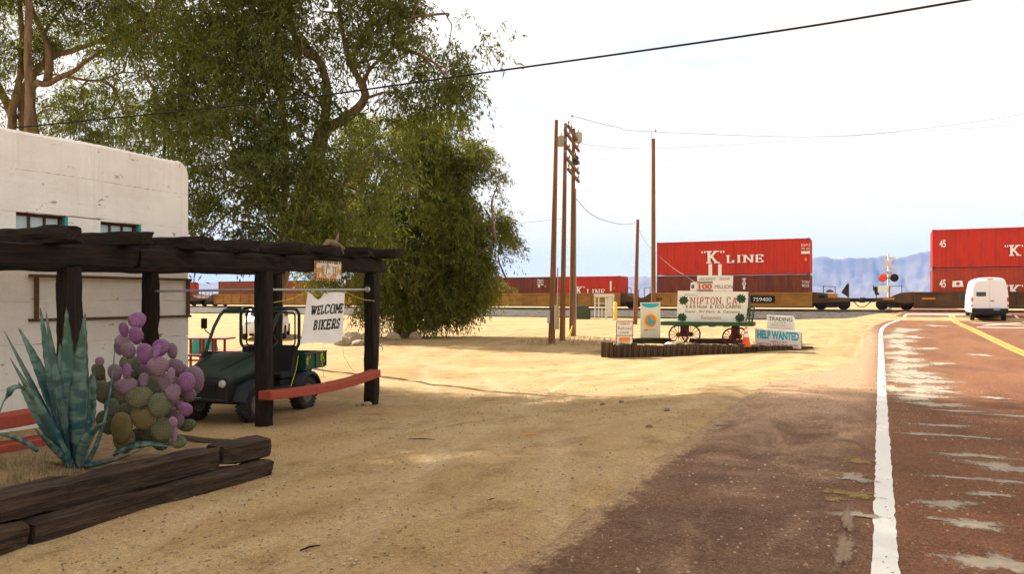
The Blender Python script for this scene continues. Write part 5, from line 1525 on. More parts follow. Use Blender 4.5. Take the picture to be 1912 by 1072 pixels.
mb = MB(); mb.box((.13, -.035, 1.28), (.2, .022, .05)); LV(mb, 'door_handle', M_black)
for s in (-1, 1):
    for (z, h_) in ((1.36, .28), (.98, .13)):
        mb = MB(); mb.box((.955 * s, .0, z), (.10, .08, h_), bevel=.02); LV(mb, 'tail_light', mat('tail_red', (.55, .012, .006), .25))
mb = MB(); mb.box((0, -.005, 2.64), (.34, .03, .04)); LV(mb, 'high_brake_light', MATS['tail_red'])
mb = MB(); mb.box((0, -.08, .66), (1.96, .22, .3), bevel=.04); bump = LV(mb, 'bumper', M_black)
mb = MB(); mb.box((.36, -.2, .76), (.34, .015, .15)); LV(mb, 'number_plate', mat('plate_blue', (.16, .26, .55), .5))
vt = MB(); vt.lathe((0, 0, 0), (1, 0, 0), [(-.11, .2), (-.115, .3), (-.09, .34), (.09, .34), (.115, .3), (.11, .2)], 24); vt_me = vt.mesh('tyre', M_rubber)
vr = MB(); vr.lathe((0, 0, 0), (1, 0, 0), [(-.09, .205), (-.03, .17), (.03, .17), (.09, .205)], 18); vr_me = vr.mesh('rim', M_rim)
for (x, y) in ((-.86, 1.15), (.86, 1.15), (-.86, 4.75), (.86, 4.75)):
    w = bpy.data.objects.new('wheel', None); COL.objects.link(w); w.parent = VN; w.location = (x, y, .335); link('tyre', vt_me, w); link('rim', vr_me, w)
mb = MB(); mb.box((0, 2.4, .45), (1.5, 4.4, .18)); LV(mb, 'underbody', M_black)
for s in (-1, 1):
    mb = MB(); mb.box((1.2 * s, 4.55, 1.55), (.26, .12, .36), bevel=.04); mb.tube([(1.0 * s, 4.6, 1.5), (1.12 * s, 4.57, 1.5)], .03, 6); LV(mb, 'wing_mirror', M_black)

# ================================================================== WAGON WITH THE TOWN SIGN
def bed_z(X, Y): return 0.0
# raised earth bed held by upright timbers
wall_px = [(1122, 668), (1150, 668), (1190, 667), (1240, 666), (1290, 664), (1340, 662), (1390, 659), (1440, 656), (1490, 653), (1512, 651)]
wall_top = [641, 642, 643, 644, 644, 644, 645, 647, 648, 649]
wp = [G(*p) for p in wall_px]
wh = [max(.05, P(p[0], t, (w_ - Vector((0, 0, 0))).dot(Vector((-ST, CT, 0)))).z - w_.z) for p, t, w_ in zip(wall_px, wall_top, wp)]
cum = [0]
for a, b in zip(wp[:-1], wp[1:]): cum.append(cum[-1] + (b - a).length)
def along(s):
    x = np.interp(s, cum, [p.x for p in wp]); y = np.interp(s, cum, [p.y for p in wp]); h = np.interp(s, cum, wh)
    return float(x), float(y), float(h)
rt_ = thing('retaining_edge', 'low edge of upright dark timbers in front of the wagon sign', 'retaining wall', wp[4])
s_ = 0; k = 0
while s_ < cum[-1]:
    w_ = random.uniform(.15, .24)
    x, y, h = along(s_ + w_ / 2); x2, y2, _ = along(min(s_ + w_, cum[-1])); x1, y1, _ = along(s_)
    ang = math.atan2(y2 - y1, x2 - x1); hh = h * random.uniform(.88, 1.08) + .02
    mb = MB(); z = gz(x, y) - .08
    mb.box((0, 0, (hh + .08) / 2), (w_ * .95, .2, hh + .08), Euler((R(random.uniform(-3, 3)), R(random.uniform(-2, 2)), 0)), bevel=.02)
    o = mb.build('timber', M_log, rt_, local=True)
    o.location = Vector((x, y, z)) - rt_.location; o.rotation_euler = (0, 0, ang)
    s_ += w_; k += 1
# soil behind it
rows_ = []
for j in range(7):
    t = j / 6; row = []
    for i in range(40):
        x, y, h = along(cum[-1] * i / 39)
        d = Vector((-ST, CT)) * (.05 + 6.0 * t)
        X_, Y_ = x + d.x + (1.2 * t if i < 5 else 0), y + d.y
        top = gz(x, y) + h - .05
        row.append((X_, Y_, (top * (1 - t ** 2) + (gz(X_, Y_) - .05) * t ** 2) + (.0 if j in (0, 6) else random.uniform(-.02, .02))))
    rows_.append(row)
idx = np.arange(7 * 40).reshape(7, 40)
q = np.stack([idx[:-1, :-1], idx[:-1, 1:], idx[1:, 1:], idx[1:, :-1]], -1).reshape(-1, 4)
link('raised_earth', mesh_np('raised_earth', np.array(rows_).reshape(-1, 3), q, mat=M_sand, smooth=True), kind='structure')
def bedz(x, y):
    best = 0; p = Vector((x, y))
    i = min(range(len(wp)), key=lambda k_: abs((wp[k_].x - x) * CT + (wp[k_].y - y) * ST))
    t = max(0, min(1, ((Vector((x, y)) - Vector((wp[i].x, wp[i].y))).dot(Vector((-ST, CT))) - .05) / 6))
    top = wp[i].z + wh[i] - .05
    return top * (1 - t * t) + (gz(x, y) - .05) * t * t
# ties and logs lying in the bed
for i, (xa, ya_, xb, yb_, d, th_) in enumerate([(1182, 636, 1250, 634, 27.2, .2), (1288, 636, 1375, 636, 26.6, .2), (1316, 632, 1395, 634, 28.0, .16), (1232, 632, 1262, 632, 28.4, .15)]):
    a, b = P(xa, ya_, d), P(xb, yb_, d); a.z = bedz(a.x, a.y) + th_ / 2 - .02; b.z = bedz(b.x, b.y) + th_ / 2 - .02
    o = beam('railway_tie', None, a, b, .22, th_, M_tie2, 140 + i, .012)
    tag(o, ('dark tie lying just left of the wagon front wheels', 'dark tie lying between the wagon wheels', 'thin tie lying farthest back under the wagon', 'short tie lying behind the left wagon wheel')[i], 'timber')

def facing(px, d, yaw=0):
    """right and up vectors of a board that stands at pixel column px, turned by yaw from the picture plane"""
    r = Vector((CT, ST, 0)); r.rotate(Euler((0, 0, yaw))); return r
WD = 25.4
wc = P(1330, 640, WD); wz = bedz(wc.x, wc.y)
wyaw = R(-21); wr = facing(1330, WD, wyaw); wn = Vector((wr.y, -wr.x, 0)); wup = Vector((0, 0, 1))     # wn points to the camera
wag = thing('sign_wagon', 'old green flat wagon on iron wheels under the white town sign', 'wagon', (wc.x, wc.y, wz))
def WP(px, py, off=0.0):
    """point of the wagon's front plane seen at (px, py); off metres towards the camera"""
    c0 = wc; nrm = wn
    ray = P(px, py, 1.0) - Vector((0, 0, CAMH)); o0 = Vector((0, 0, CAMH))
    t = (c0 - o0).dot(nrm) / ray.dot(nrm)
    return o0 + ray * t + nrm * off
M_wgreen = mat('wagon_green', (0.02, 0.09, 0.03), .65, (.035, .06, .03), 8)
M_wred = mat('wagon_iron_red', (0.12, 0.022, 0.016), .7, (.07, .02, .015), 10)
Rm = Matrix((wr, -wn, wup)).transposed()          # local x along the deck, y away from the camera
def wbox(mb, px0, py0, px1, py1, depth, off):
    a, b = WP(px0, py1), WP(px1, py0)
    c = (a + b) / 2 + wn * (off - depth / 2)
    return mb.box(c, ((Vector((b.x, b.y, 0)) - Vector((a.x, a.y, 0))).length, depth, b.z - a.z), Rm)
wbox(MB(), 1237, 602, 1408, 607, 1.15, .35).build('deck', M_wgreen, wag)
mb = MB()
for px in (1298, 1325, 1352): wbox(mb, px, 607, px + 10, 610, 1.0, .3)
mb.build('deck_bearer', M_wgreen, wag)
mb = MB()
for px in (1396, 1401, 1408): 
    a, b = WP(px - 3, 604, .25), WP(px, 575, .2); mb.tube([a, (a + b) / 2 + wr * .03, b + wr * .02], .018, 6)
a, b = WP(1400, 575, .22), WP(1410, 575, .2); mb.tube([a, b], .016, 6); a, b = WP(1394, 588, .24), WP(1406, 588, .22); mb.tube([a, b], .014, 6)
for px in (1399, 1404):
    a, b = WP(px - 3, 604, -.5), WP(px, 577, -.5); mb.tube([a, b], .018, 6)
mb.build('end_stakes', M_wgreen, wag)
def wagon_wheel(px, d_off, r):
    c = WP(px, 625, d_off); c.z = bedz(c.x, c.y) + r - .01
    mb = MB(); mb.ring(c, wn, r - .03, .026, 30, 6); mb.lathe(c, wn, [(-.1, .05), (-.06, .075), (.06, .075), (.1, .05)], 12)
    for k in range(12):
        t = 2 * math.pi * k / 12; dv = wr * math.cos(t) + wup * math.sin(t); mb.tube([c + dv * .06, c + dv * (r - .04)], .011, 5)
    return mb.build('wheel', M_wred, wag), c
w1, ca = wagon_wheel(1269, .26, .335); w2, cb = wagon_wheel(1285, -.62, .335); w3, cc = wagon_wheel(1367, .26, .30); w4, cd_ = wagon_wheel(1378, -.62, .30)
for a, b in ((ca, cb), (cc, cd_)):
    mb = MB(); mb.tube([a, b], .04, 8); m_ = (a + b) / 2; zt_ = WP(1300, 607).z
    mb.box((m_.x, m_.y, (m_.z + zt_) / 2 - .01), (.22, .5, zt_ - m_.z - .02), Rm); mb.box((m_.x, m_.y, m_.z), (.3, .6, .12), Rm)
    mb.build('axle', M_wred, wag)
# the sign board
sg = thing('town_sign', 'large white board reading NIPTON, CA with four green leaves, on the wagon', 'sign', WP(1331, 602, 0))
cr = [WP(1264, 601, .05), WP(1395, 602, .05), WP(1398, 545, .05), WP(1266, 543, .05)]
MB().prism(cr, -wn * .12).build('board', M_signwhite, sg)
MB().box((cr[1] + cr[2]) / 2 - wn * .25 + wr * .03, (.03, .5, (cr[2].z - cr[1].z) * .97), Rm).build('side_panel', M_black, sg)
def btext(par, body, px0, px1, py0, py1, m, slab=False, bold=0.0, off=.05, name='lettering', stem=.17, bar=.12):
    v, f = slab2d(body, stem, bar, .14) if slab else text_mesh2d(body, bold)
    a, b = WP(px0, py1, off), WP(px1, py0, off)
    return lettering(par, name, v, f, a, wr, wup, (Vector((b.x, b.y)) - Vector((a.x, a.y))).length, b.z - a.z, m, .006)
M_brownink = mat('brown_lettering', (.30, .06, .04), .8, (.42, .18, .13), 40)
M_faded = mat('faded_black_lettering', (.06, .055, .05), .8, (.25, .23, .2), 45)
M_faint = mat('faint_lettering', (.42, .40, .36), .8)
btext(sg, 'Welcome to', 1279, 1304, 548, 553, M_faint)
btext(sg, 'NIPTON, CA', 1289, 1377, 555, 568, M_brownink, True)
btext(sg, 'B & B Hotel  &  ECO-CABINS', 1281, 1384, 569.5, 575.5, M_faded, bold=.012)
btext(sg, 'Store   RV Park  &  Camping', 1280, 1382, 580, 585.5, M_faded, bold=.008)
btext(sg, 'Restaurant', 1310, 1347, 590, 596, mat('faded_orange_lettering', (.55, .27, .15), .8), bold=.01)
LEAF = [(0, -.62), (.05, -.34), (.30, -.44), (.30, -.26), (.52, -.14), (.40, .0), (.52, .22), (.34, .24), (.30, .42), (.14, .34), (0, .56), (-.14, .34), (-.30, .42), (-.34, .24), (-.52, .22), (-.40, .0), (-.52, -.14), (-.30, -.26), (-.30, -.44), (-.05, -.34)]
M_leafink = mat('leaf_emblem_green', (.035, .065, .03), .8)
for (px, py, rot) in ((1277, 561, 200), (1384, 558, 160), (1274, 593, -20), (1382, 594, 20)):
    c = WP(px, py, .058); a = R(rot); sc = .31
    mb = MB(); mb.add([c] + [c + (wr * (x * math.cos(a) - y * math.sin(a)) + wup * (x * math.sin(a) + y * math.cos(a))) * sc for x, y in LEAF], [[0, i + 1, (i + 1) % 20 + 1] for i in range(20)])
    mb.build('leaf_emblem', M_leafink, sg)
# jackpot board standing on the sign
jb = thing('jackpot_board', 'white stepped board reading JACKPOT NOW 100 MILLION above the town sign', 'sign', WP(1335, 545, 0))
MB().prism([WP(1302, 543, .03), WP(1368, 544, .03), WP(1369, 515, .03), WP(1302, 514, .03)], -wn * .05).build('board', M_signwhite, jb)
MB().prism([WP(1289, 543, .045), WP(1302, 543, .045), WP(1302, 526, .045), WP(1290, 528, .045)], -wn * .05).build('price_flap', M_white, jb)
wbox(MB(), 1303, 529, 1331, 542, .02, .06).build('number_panel', M_signwhite, jb)
for y0 in (526.5, 541.5): wbox(MB(), 1302, y0, 1331, y0 + 1.8, .04, .08).build('number_rail', M_wgreen, jb)
btext(jb, 'JACKPOT   NOW', 1305, 1364, 518.5, 525, M_faded, off=.032); btext(jb, 'MILLION', 1335, 1368, 532, 539, M_faded, off=.032)
btext(jb, '100', 1305, 1330, 530, 540.5, M_orangeink if False else mat('number_red', (.62, .08, .03), .7), bold=.04, off=.066); btext(jb, '$', 1291, 1297, 531.5, 539, M_ink, bold=.03, off=.05)
for px in (1323, 1341): wbox(MB(), px, 493, px + 6, 514.6, .09, .02).build('post', M_white, jb)

# freestanding boards
def board_frame(px0, px1, py0, py1, d, yaw=0.0, lean=0.0):
    c = P((px0 + px1) / 2, py1, d); r = facing(0, d, yaw); n = Vector((r.y, -r.x, 0))
    up = (Vector((0, 0, 1)) - n * lean).normalized()
    w = (px1 - px0) / F * d / max(.5, math.cos(yaw)); h = (py1 - py0) / F * d
    return c, r, up, n, w, h
def slab_board(par, name, c, r, up, n, x0, x1, z0, z1, th_, m, off=0.0):
    pts = [c + r * x0 + up * z0, c + r * x1 + up * z0, c + r * x1 + up * z1, c + r * x0 + up * z1]
    nn = r.cross(up)
    return MB().prism([p + nn * off for p in pts], -nn * th_).build(name, m, par)
def fit_text(par, body, c, r, up, x0, x1, z0, z1, m, off, bold=0.0, name='lettering'):
    v, f = text_mesh2d(body, bold); return lettering(par, name, v, f, c + r * x0 + up * z0, r, up, x1 - x0, z1 - z0, m, off)
# cream sign with the orange disc
c, r, up, n, w, h = board_frame(1196, 1233, 566, 633, 27.5)
c.z = bedz(c.x, c.y) - .02; h = P(1215, 566, 27.5).z - c.z
ds = thing('sun_disc_sign', 'tall cream sign with an orange disc and teal emblem, left of the wagon', 'sign', c)
M_cream = mat('cream_board', (.76, .72, .56), .6, (.70, .66, .50), 4)
slab_board(ds, 'board', c, r, up, n, -w / 2, w / 2, .02, h, .04, M_cream)
slab_board(ds, 'border', c, r, up, n, -w / 2 - .015, w / 2 + .015, h, h + .02, .05, M_white, .005)
def disc2(par, name, cx, cz, rx, rz, m, off, n_=24, a0=0, a1=360):
    nn = r.cross(up); pts = [c + r * (cx + rx * math.cos(R(a0 + (a1 - a0) * k_ / n_))) + up * (cz + rz * math.sin(R(a0 + (a1 - a0) * k_ / n_))) + nn * off for k_ in range(n_ + (0 if a1 - a0 == 360 else 1))]
    mb = MB(); mb.add(pts, [list(range(len(pts)))]); return mb.build(name, m, par)
disc2(ds, 'teal_arc', 0, h - .015, w * .46, .15, M_tealink, .004, 20, 180, 360)
disc2(ds, 'disc_glow', 0, h * .57, .25, .26, mat('disc_yellow', (.85, .55, .10), .6), .004); disc2(ds, 'disc', 0, h * .57, .20, .21, mat('disc_orange', (.80, .22, .03), .6), .008)
mb = MB(); nn = r.cross(up); em = [(-.12, .14), (-.03, .17), (.02, .02), (.15, .0), (.18, -.07), (.09, -.12), (-.06, -.13), (-.1, .0)]
mb.add([c + r * x + up * (h * .57 + z) + nn * .012 for x, z in em], [list(range(8))]); mb.build('emblem', M_tealink, ds)
disc2(ds, 'orange_spot', -.16, h * .34, .07, .035, MATS['disc_orange'], .004)
fit_text(ds, 'NIPTON', c, r, up, -.07, .2, h * .325, h * .36, M_tealink, .005)
# small cafe sign with black frame
c, r, up, n, w, h = board_frame(1151, 1181, 600, 639, 24.6, 0, -.10)
c.z = bedz(c.x, c.y) - .01; h = P(1166, 600, 24.6).z - c.z
cs = thing('cafe_sign', 'small white sandwich board with thin black frame at the left end of the timbers', 'sign', c)
slab_board(cs, 'board', c, r, up, n, -w / 2, w / 2, h * .42, h, .02, M_signwhite); slab_board(cs, 'lower_board', c, r, up, n, -w / 2, w / 2, h * .16, h * .41, .02, M_signwhite)
slab_board(cs, 'orange_bar', c, r, up, n, -w * .34, w * .34, h * .19, h * .35, .01, M_orangeink, .008)
for (x0, x1, z0, z1) in ((-w / 2 - .012, -w / 2 + .006, 0, h), (w / 2 - .006, w / 2 + .012, 0, h), (-w / 2, w / 2, h - .012, h + .01), (-w / 2, w / 2, h * .405, h * .43)):
    slab_board(cs, 'frame_bar', c, r, up, n, x0, x1, z0, z1, .03, M_steel, .006)
fit_text(cs, 'NORAS', c, r, up, -w * .3, w * .3, h * .86, h * .94, M_redink, .005, .02); fit_text(cs, 'Railroad', c, r, up, -w * .42, w * .42, h * .67, h * .78, M_faded, .005); fit_text(cs, 'CAFE', c, r, up, -w * .3, w * .26, h * .49, h * .59, M_faded, .005)
slab_board(cs, 'back_leg', c + n * -.35, r, (Vector((0, 0, 1)) - n * .30).normalized() if False else (Vector((0, 0, 1)) + n * .32).normalized(), n, -w * .4, w * .4, 0, h * .95, .015, M_signwhite)
# two boards at the right end
c, r, up, n, w, h = board_frame(1436, 1479, 589, 640, 26.5, R(-26), -.14)
r = (r + Vector((0, 0, -.05))).normalized()
c.z = bedz(c.x, c.y) - .02; h = P(1458, 589, 26.5).z - c.z
tb = thing('trading_sign', 'white sandwich board headed TRADING POST in green behind the help wanted board', 'sign', c)
slab_board(tb, 'board', c, r, up, n, -w / 2, w / 2, .03, h, .03, M_white)
fit_text(tb, 'TRADING', c, r, up, -w * .42, w * .45, h * .83, h * .95, M_greenink, .005, .01); fit_text(tb, 'POST', c, r, up, -w * .22, w * .22, h * .75, h * .80, M_faint, .005)
fit_text(tb, 'OPEN DAILY', c, r, up, -w * .36, w * .28, h * .66, h * .72, mat('faded_pink', (.55, .3, .3), .8), .005); fit_text(tb, 'GROCERIES & SUPPLIES', c, r, up, -w * .44, w * .42, h * .585, h * .63, M_faint, .005)
slab_board(tb, 'back_panel', c - n * .42, r, (Vector((0, 0, 1)) + n * .30).normalized(), n, -w / 2, w / 2, 0, h * .97, .03, M_white)
c, r, up, n, w, h = board_frame(1416, 1489, 615, 652, 25.2, R(-27), -.16)
r = (r + Vector((0, 0, -.05))).normalized()
c.z = bedz(c.x, c.y) - .0; h = P(1452, 616, 25.2).z - c.z
hw_ = thing('help_wanted_sign', 'wide white sandwich board reading HELP WANTED in blue beside the timbers', 'sign', c)
slab_board(hw_, 'board', c, r, up, n, -w / 2, w / 2, .0, h, .03, M_white)
fit_text(hw_, 'HELP WANTED', c, r, up, -w * .45, w * .46, h * .44, h * .93, mat('bright_blue_ink', (.03, .45, .65), .6), .005, .05)
fit_text(hw_, 'APPLY AT', c, r, up, -w * .16, w * .2, h * .25, h * .36, MATS['number_red'], .005, .02); fit_text(hw_, 'NIPTON TRADING POST', c, r, up, -w * .45, w * .45, h * .07, h * .20, MATS['number_red'], .005, .02)
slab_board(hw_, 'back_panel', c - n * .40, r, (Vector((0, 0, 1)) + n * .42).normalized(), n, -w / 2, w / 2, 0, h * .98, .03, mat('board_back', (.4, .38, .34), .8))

# traffic cone
cp = P(1393, 645, 24.6); cp.z = bedz(cp.x, cp.y)
cn = thing('traffic_cone', 'orange and white traffic cone beside the right wagon wheel', 'cone', cp)
M_cone = mat('cone_orange', (.75, .10, .02), .5)
ch = P(1393, 610, 24.6).z - cp.z
MB().box(cp + Vector((0, 0, .02)), (.36, .36, .04), bevel=.01).build('base', M_cone, cn)
MB().lathe(cp + Vector((0, 0, .041)), (0, 0, 1), [(0, .14), (ch - .05, .028), (ch - .04, .0)], 18).build('body', M_cone, cn)
for (z0, z1) in ((.42, .60), (.68, .82)):
    f0 = lambda z: .14 + (.028 - .14) * z / (ch - .05) + .003
    MB().lathe(cp + Vector((0, 0, .041)), (0, 0, 1), [(ch * z0, f0(ch * z0)), (ch * z1, f0(ch * z1))], 18).build('reflective_band', M_white, cn)

# stones around the wheels and in the bed
M_stone = mat('pale_stone', (.40, .31, .21), .9, (.27, .20, .13), 6, 5, bump=.6, bscale=10)
M_dstone = mat('dark_stone', (.10, .075, .05), .9, (.17, .13, .09), 6, 5, bump=.6, bscale=10)
def stone(p, r_, m, label, seed, group=None, flat=.6):
    rr = random.Random(seed)
    bm = bmesh.new(); bmesh.ops.create_icosphere(bm, subdivisions=2, radius=1)
    ax = [rr.uniform(.75, 1.25) for _ in range(3)]; ph = [rr.uniform(0, 6) for _ in range(3)]
    for v in bm.verts:
        k = 1 + .14 * math.sin(3 * v.co.x + ph[0]) + .12 * math.sin(4 * v.co.y + ph[1]) + rr.uniform(-.07, .07)
        v.co = Vector((v.co.x * ax[0], v.co.y * ax[1], max(v.co.z, -.45) * flat * ax[2])) * r_ * k
    me = bpy.data.meshes.new('stone'); bm.to_mesh(me); bm.free(); me.materials.append(m)
    o = link('stone', me); o.location = (p.x, p.y, p.z + .25 * r_); tag(o, label, 'stone', group); return o
for i, (px, py, r_, m, lb) in enumerate([(1262, 640, .16, M_stone, 'largest pale stone heaped under the left wagon wheel'), (1273, 639, .13, M_stone, 'pale stone in the middle of the left wagon wheel'), (1285, 641, .12, M_stone, 'pale stone at the right rim of the left wagon wheel'),
        (1248, 640, .12, M_white, 'white stone just left of the left wagon wheel'), (1255, 637, .1, M_stone, 'small stone between the white stone and the left wagon wheel')]):
    p = P(px, py, 24.9); p.z = bedz(p.x, p.y); stone(p, r_, m, lb, 20 + i)
for i, (px, py, r_, lb) in enumerate([(1157, 634, .13, 'black rock at the foot of the small cafe sign'), (1410, 645, .13, 'dark rock between the traffic cone and the help wanted board'), (1372, 641, .12, 'dark rock at the right wagon wheel')]):
    p = P(px, py, 24.5); p.z = bedz(p.x, p.y); stone(p, r_, M_dstone, lb, 40 + i)

# ================================================================== POLES, WIRES, SERVICE BOXES
def pole(px_t, py_t, px_b, py_b, wt, wb, label, d=None):
    b = G(px_b, py_b) if d is None else P(px_b, py_b, d)
    dd = b.dot(Vector((-ST, CT, 0))); tpt = P(px_t, py_t, dd); b.z = gz(b.x, b.y)
    t = thing('utility_pole', label, 'pole', b, 0, 'wooden utility poles')
    pts = [b + Vector((0, 0, -.3))] + [b + (tpt - b) * k / 8 for k in range(0, 9)]
    rb, rt2 = wb / F * dd / 2, wt / F * dd / 2
    MB().tube(pts, [rb] + [rb + (rt2 - rb) * k / 8 for k in range(9)], 14).build('shaft', M_pole, t)
    return t, b, tpt, dd
p1, b1, t1, d1 = pole(1039, 224, 1030, 641, 6.5, 13, 'leftmost and tallest of the three bare poles, meter boxes at its foot')
p2, b2, t2, d2 = pole(1056, 230, 1050, 636, 6, 11, 'middle one of the three poles standing together')
p3, b3, t3, d3 = pole(1071, 240, 1068, 628, 6, 11.5, 'right one of the three poles, with crossarms and transformers')
p4, b4, t4, d4 = pole(1220, 259, 1220, 606, 6.5, 9, 'tall single pole standing behind the wagon sign', 44)
p5, b5, t5, d5 = pole(1191, 410, 1186, 606, 5.5, 8.5, 'short pole left of the cream sign')
M_arm = mat('crossarm_wood', (.20, .11, .05), .85, (.11, .06, .03), 9)
dv = (b3 - b2); dv.z = 0; dv.normalize()
for i, (y2_, y3_) in enumerate([(241, 254), (257, 271), (284, 292), (305, 312), (318, 332)]):
    a = P(1054, y2_, d2) - dv * (.9 if i in (1, 2, 3) else -.1); b = P(1071, y3_, d3) + dv * .8
    a.z = b.z = (P(1054, y2_, d2).z + P(1071, y3_, d3).z) / 2
    side = Vector((dv.y, -dv.x, 0)) * .14
    beam('crossarm', p3, a + side, b + side, .10, .12, M_arm, 170 + i, .004)
    for k_ in (.05, .3, .93):
        q = a + (b - a) * k_ + side + Vector((0, 0, .06)); MB().lathe(q, (0, 0, 1), [(0, .012), (.08, .012), (.09, .04), (.13, .05), (.15, .02), (.19, .035), (.21, .0)], 8).build('insulator', mat('insulator_brown', (.16, .11, .08), .4), p3)
M_grey = mat('transformer_grey', (.42, .42, .40), .5)
def transformer(par, px, py, d, r_, h, m, name='transformer'):
    c = P(px, py, d)
    MB().lathe(c - Vector((0, 0, h / 2)), (0, 0, 1), [(0, r_ * .9), (.03, r_), (h - .05, r_), (h, r_ * 1.06), (h + .04, r_ * .8), (h + .06, .05), (h + .18, .04), (h + .2, 0)], 18).build(name, m, par)
transformer(p3, 1079, 257, d3 + .15, .20, .42, M_grey); transformer(p2, 1047, 264, d2 + .4, .17, .40, M_grey); transformer(p3, 1074, 300, d3 - .45, .14, .36, M_steel, 'regulator')
MB().tube([t3 + Vector((-.1, 0, -.2)), t3 + Vector((-.08, 0, .55))], .015, 6).build('ground_rod', M_pipe, p3)
MB().lathe(t3 + Vector((-.08, 0, .55)), (0, 0, 1), [(0, .02), (.03, .05), (.08, .04), (.1, 0)], 8).build('insulator', MATS['insulator_brown'], p3)
cz_ = P(1075, 352, d3)
MB().tube([Vector((b3.x, b3.y, b3.z)) + Vector((CT, ST, 0)) * .17, Vector((cz_.x, cz_.y, cz_.z))], .028, 6).build('conduit', M_pipe, p3)
cx_ = P(1036, 500, d1)
MB().tube([Vector((b1.x, b1.y, b1.z + .9)) + Vector((CT, ST, 0)) * .19, Vector((cx_.x, cx_.y, cx_.z)) + Vector((CT, ST, 0)) * .12], .026, 6).build('conduit', M_pipe, p1)
Rc = Matrix((Vector((CT, ST, 0)), Vector((-ST, CT, 0)), Vector((0, 0, 1)))).transposed()
def pbox(par, name, px0, px1, py0, py1, d, depth, m):
    a, b = P(px0, py1, d), P(px1, py0, d); return MB().box((a + b) / 2, ((px1 - px0) / F * d, depth, b.z - a.z), Rc, bevel=.01).build(name, m, par)
pbox(p1, 'meter_box', 1022, 1027, 580, 604, d1 - .1, .18, M_grey); pbox(p1, 'meter_box', 1036.5, 1044, 570, 615, d1 - .1, .2, mat('tan_box', (.52, .36, .16), .6)); pbox(p1, 'box_door', 1034.5, 1037.5, 570, 616, d1 - .16, .2, M_grey)
MB().tube([t4 + Vector((-.1, 0, -.5)), t4 + Vector((-.1, 0, .45))], .02, 6).build('top_pin', M_pipe, p4)
MB().lathe(t4 + Vector((.12, 0, .40)), (0, 0, 1), [(0, .03), (.05, .06), (.1, .04), (.12, 0)], 8).build('insulator', MATS['insulator_brown'], p4)
# yellow guy guard at the third pole
ya3 = P(1069, 620, d3 - .5)
tag(MB().tube([P(1063, 627, d3 - .5), P(1069, 608, d3 - .4)], [.06, .02], 6).build_at('marker', mat('yellow_marker', (.75, .62, .05), .6), P(1063, 627, d3 - .5)), 'yellow guard strip at the foot of the right pole', 'marker')

def wire(name, pts, r_, m, label, cat='wire', grp=None, n=28):
    """smooth curve through pts"""
    P_ = [Vector(p) for p in pts]; out = []
    for i in range(len(P_) - 1):
        p0 = P_[max(i - 1, 0)]; p1_ = P_[i]; p2_ = P_[i + 1]; p3_ = P_[min(i + 2, len(P_) - 1)]
        for k_ in range(n if i < len(P_) - 2 else n + 1):
            t = k_ / n
            out.append(.5 * ((2 * p1_) + (p2_ - p0) * t + (2 * p0 - 5 * p1_ + 4 * p2_ - p3_) * t * t + (3 * p1_ - p0 - 3 * p2_ + p3_) * t ** 3))
    o = MB().tube(out, r_, 6).build_at(name, m, P_[0]); return tag(o, label, cat, grp)
cab = []
for (x, y) in [(30, 238), (300, 211), (560, 183), (870, 140), (1200, 94), (1500, 50), (1800, 0), (2150, -62)]:
    t = (x - 30) / 2120
    cab.append(P(x, y, 11.95 - 5.9 * t))
_t = cab[-1] - cab[-2]; cab += [cab[-1] + _t, cab[-1] + _t * 2.5, cab[-1] + _t * 5]
wire('overhead_cable', cab, .0115, M_wire, 'thick black cable sweeping across the whole sky from the building roof', 'cable')
tp4 = t4 + Vector((-.1, 0, .42)); tp3 = t3 + Vector((-.08, 0, .6))
wire('power_line', [tp3, (tp3 + tp4) / 2 + Vector((0, 0, -.12)), tp4, P(1520, 255, 50), P(1720, 240, 54), P(1912, 212, 58), P(2100, 172, 62)], .012, M_wirebrown, 'thin line from the right pole top over the single tall pole', 'wire')
wire('power_line', [P(1080, 268, d3), P(1220, 277, 44), P(1480, 262, 50), P(1700, 245, 54), P(1912, 232, 58), P(2100, 210, 62)], .008, M_wirebrown, 'second thin line just below the top line', 'wire')
wire('power_line', [P(1080, 295, d3), P(1300, 300, 46), P(1600, 282, 52), P(1912, 262, 58), P(2100, 244, 62)], .004, M_wirebrown, 'lowest thin line crossing the pale sky', 'wire')
wire('service_wire', [P(1076, 371, d3), P(1100, 397, d3 + 1), P(1130, 412, d3 + 2.5), P(1165, 419, d5 - 1), P(1187, 416, d5)], .014, M_wirebrown, 'looping wire hanging from the right pole to the short pole', 'wire')
wire('service_wire', [P(1191, 425, d5), P(1210, 458, d5 - 1), P(1250, 495, d5 - 4), P(1290, 522, 28), P(1300, 530, 26.2)], .010, M_wirebrown, 'wire slanting down from the short pole to the jackpot board', 'wire')
wire('power_line', [P(870, 428, d3 + 4), P(960, 418, d3 + 2), P(1050, 408, d3)], .008, M_wirebrown, 'faint line from the right pole towards the trees', 'wire')

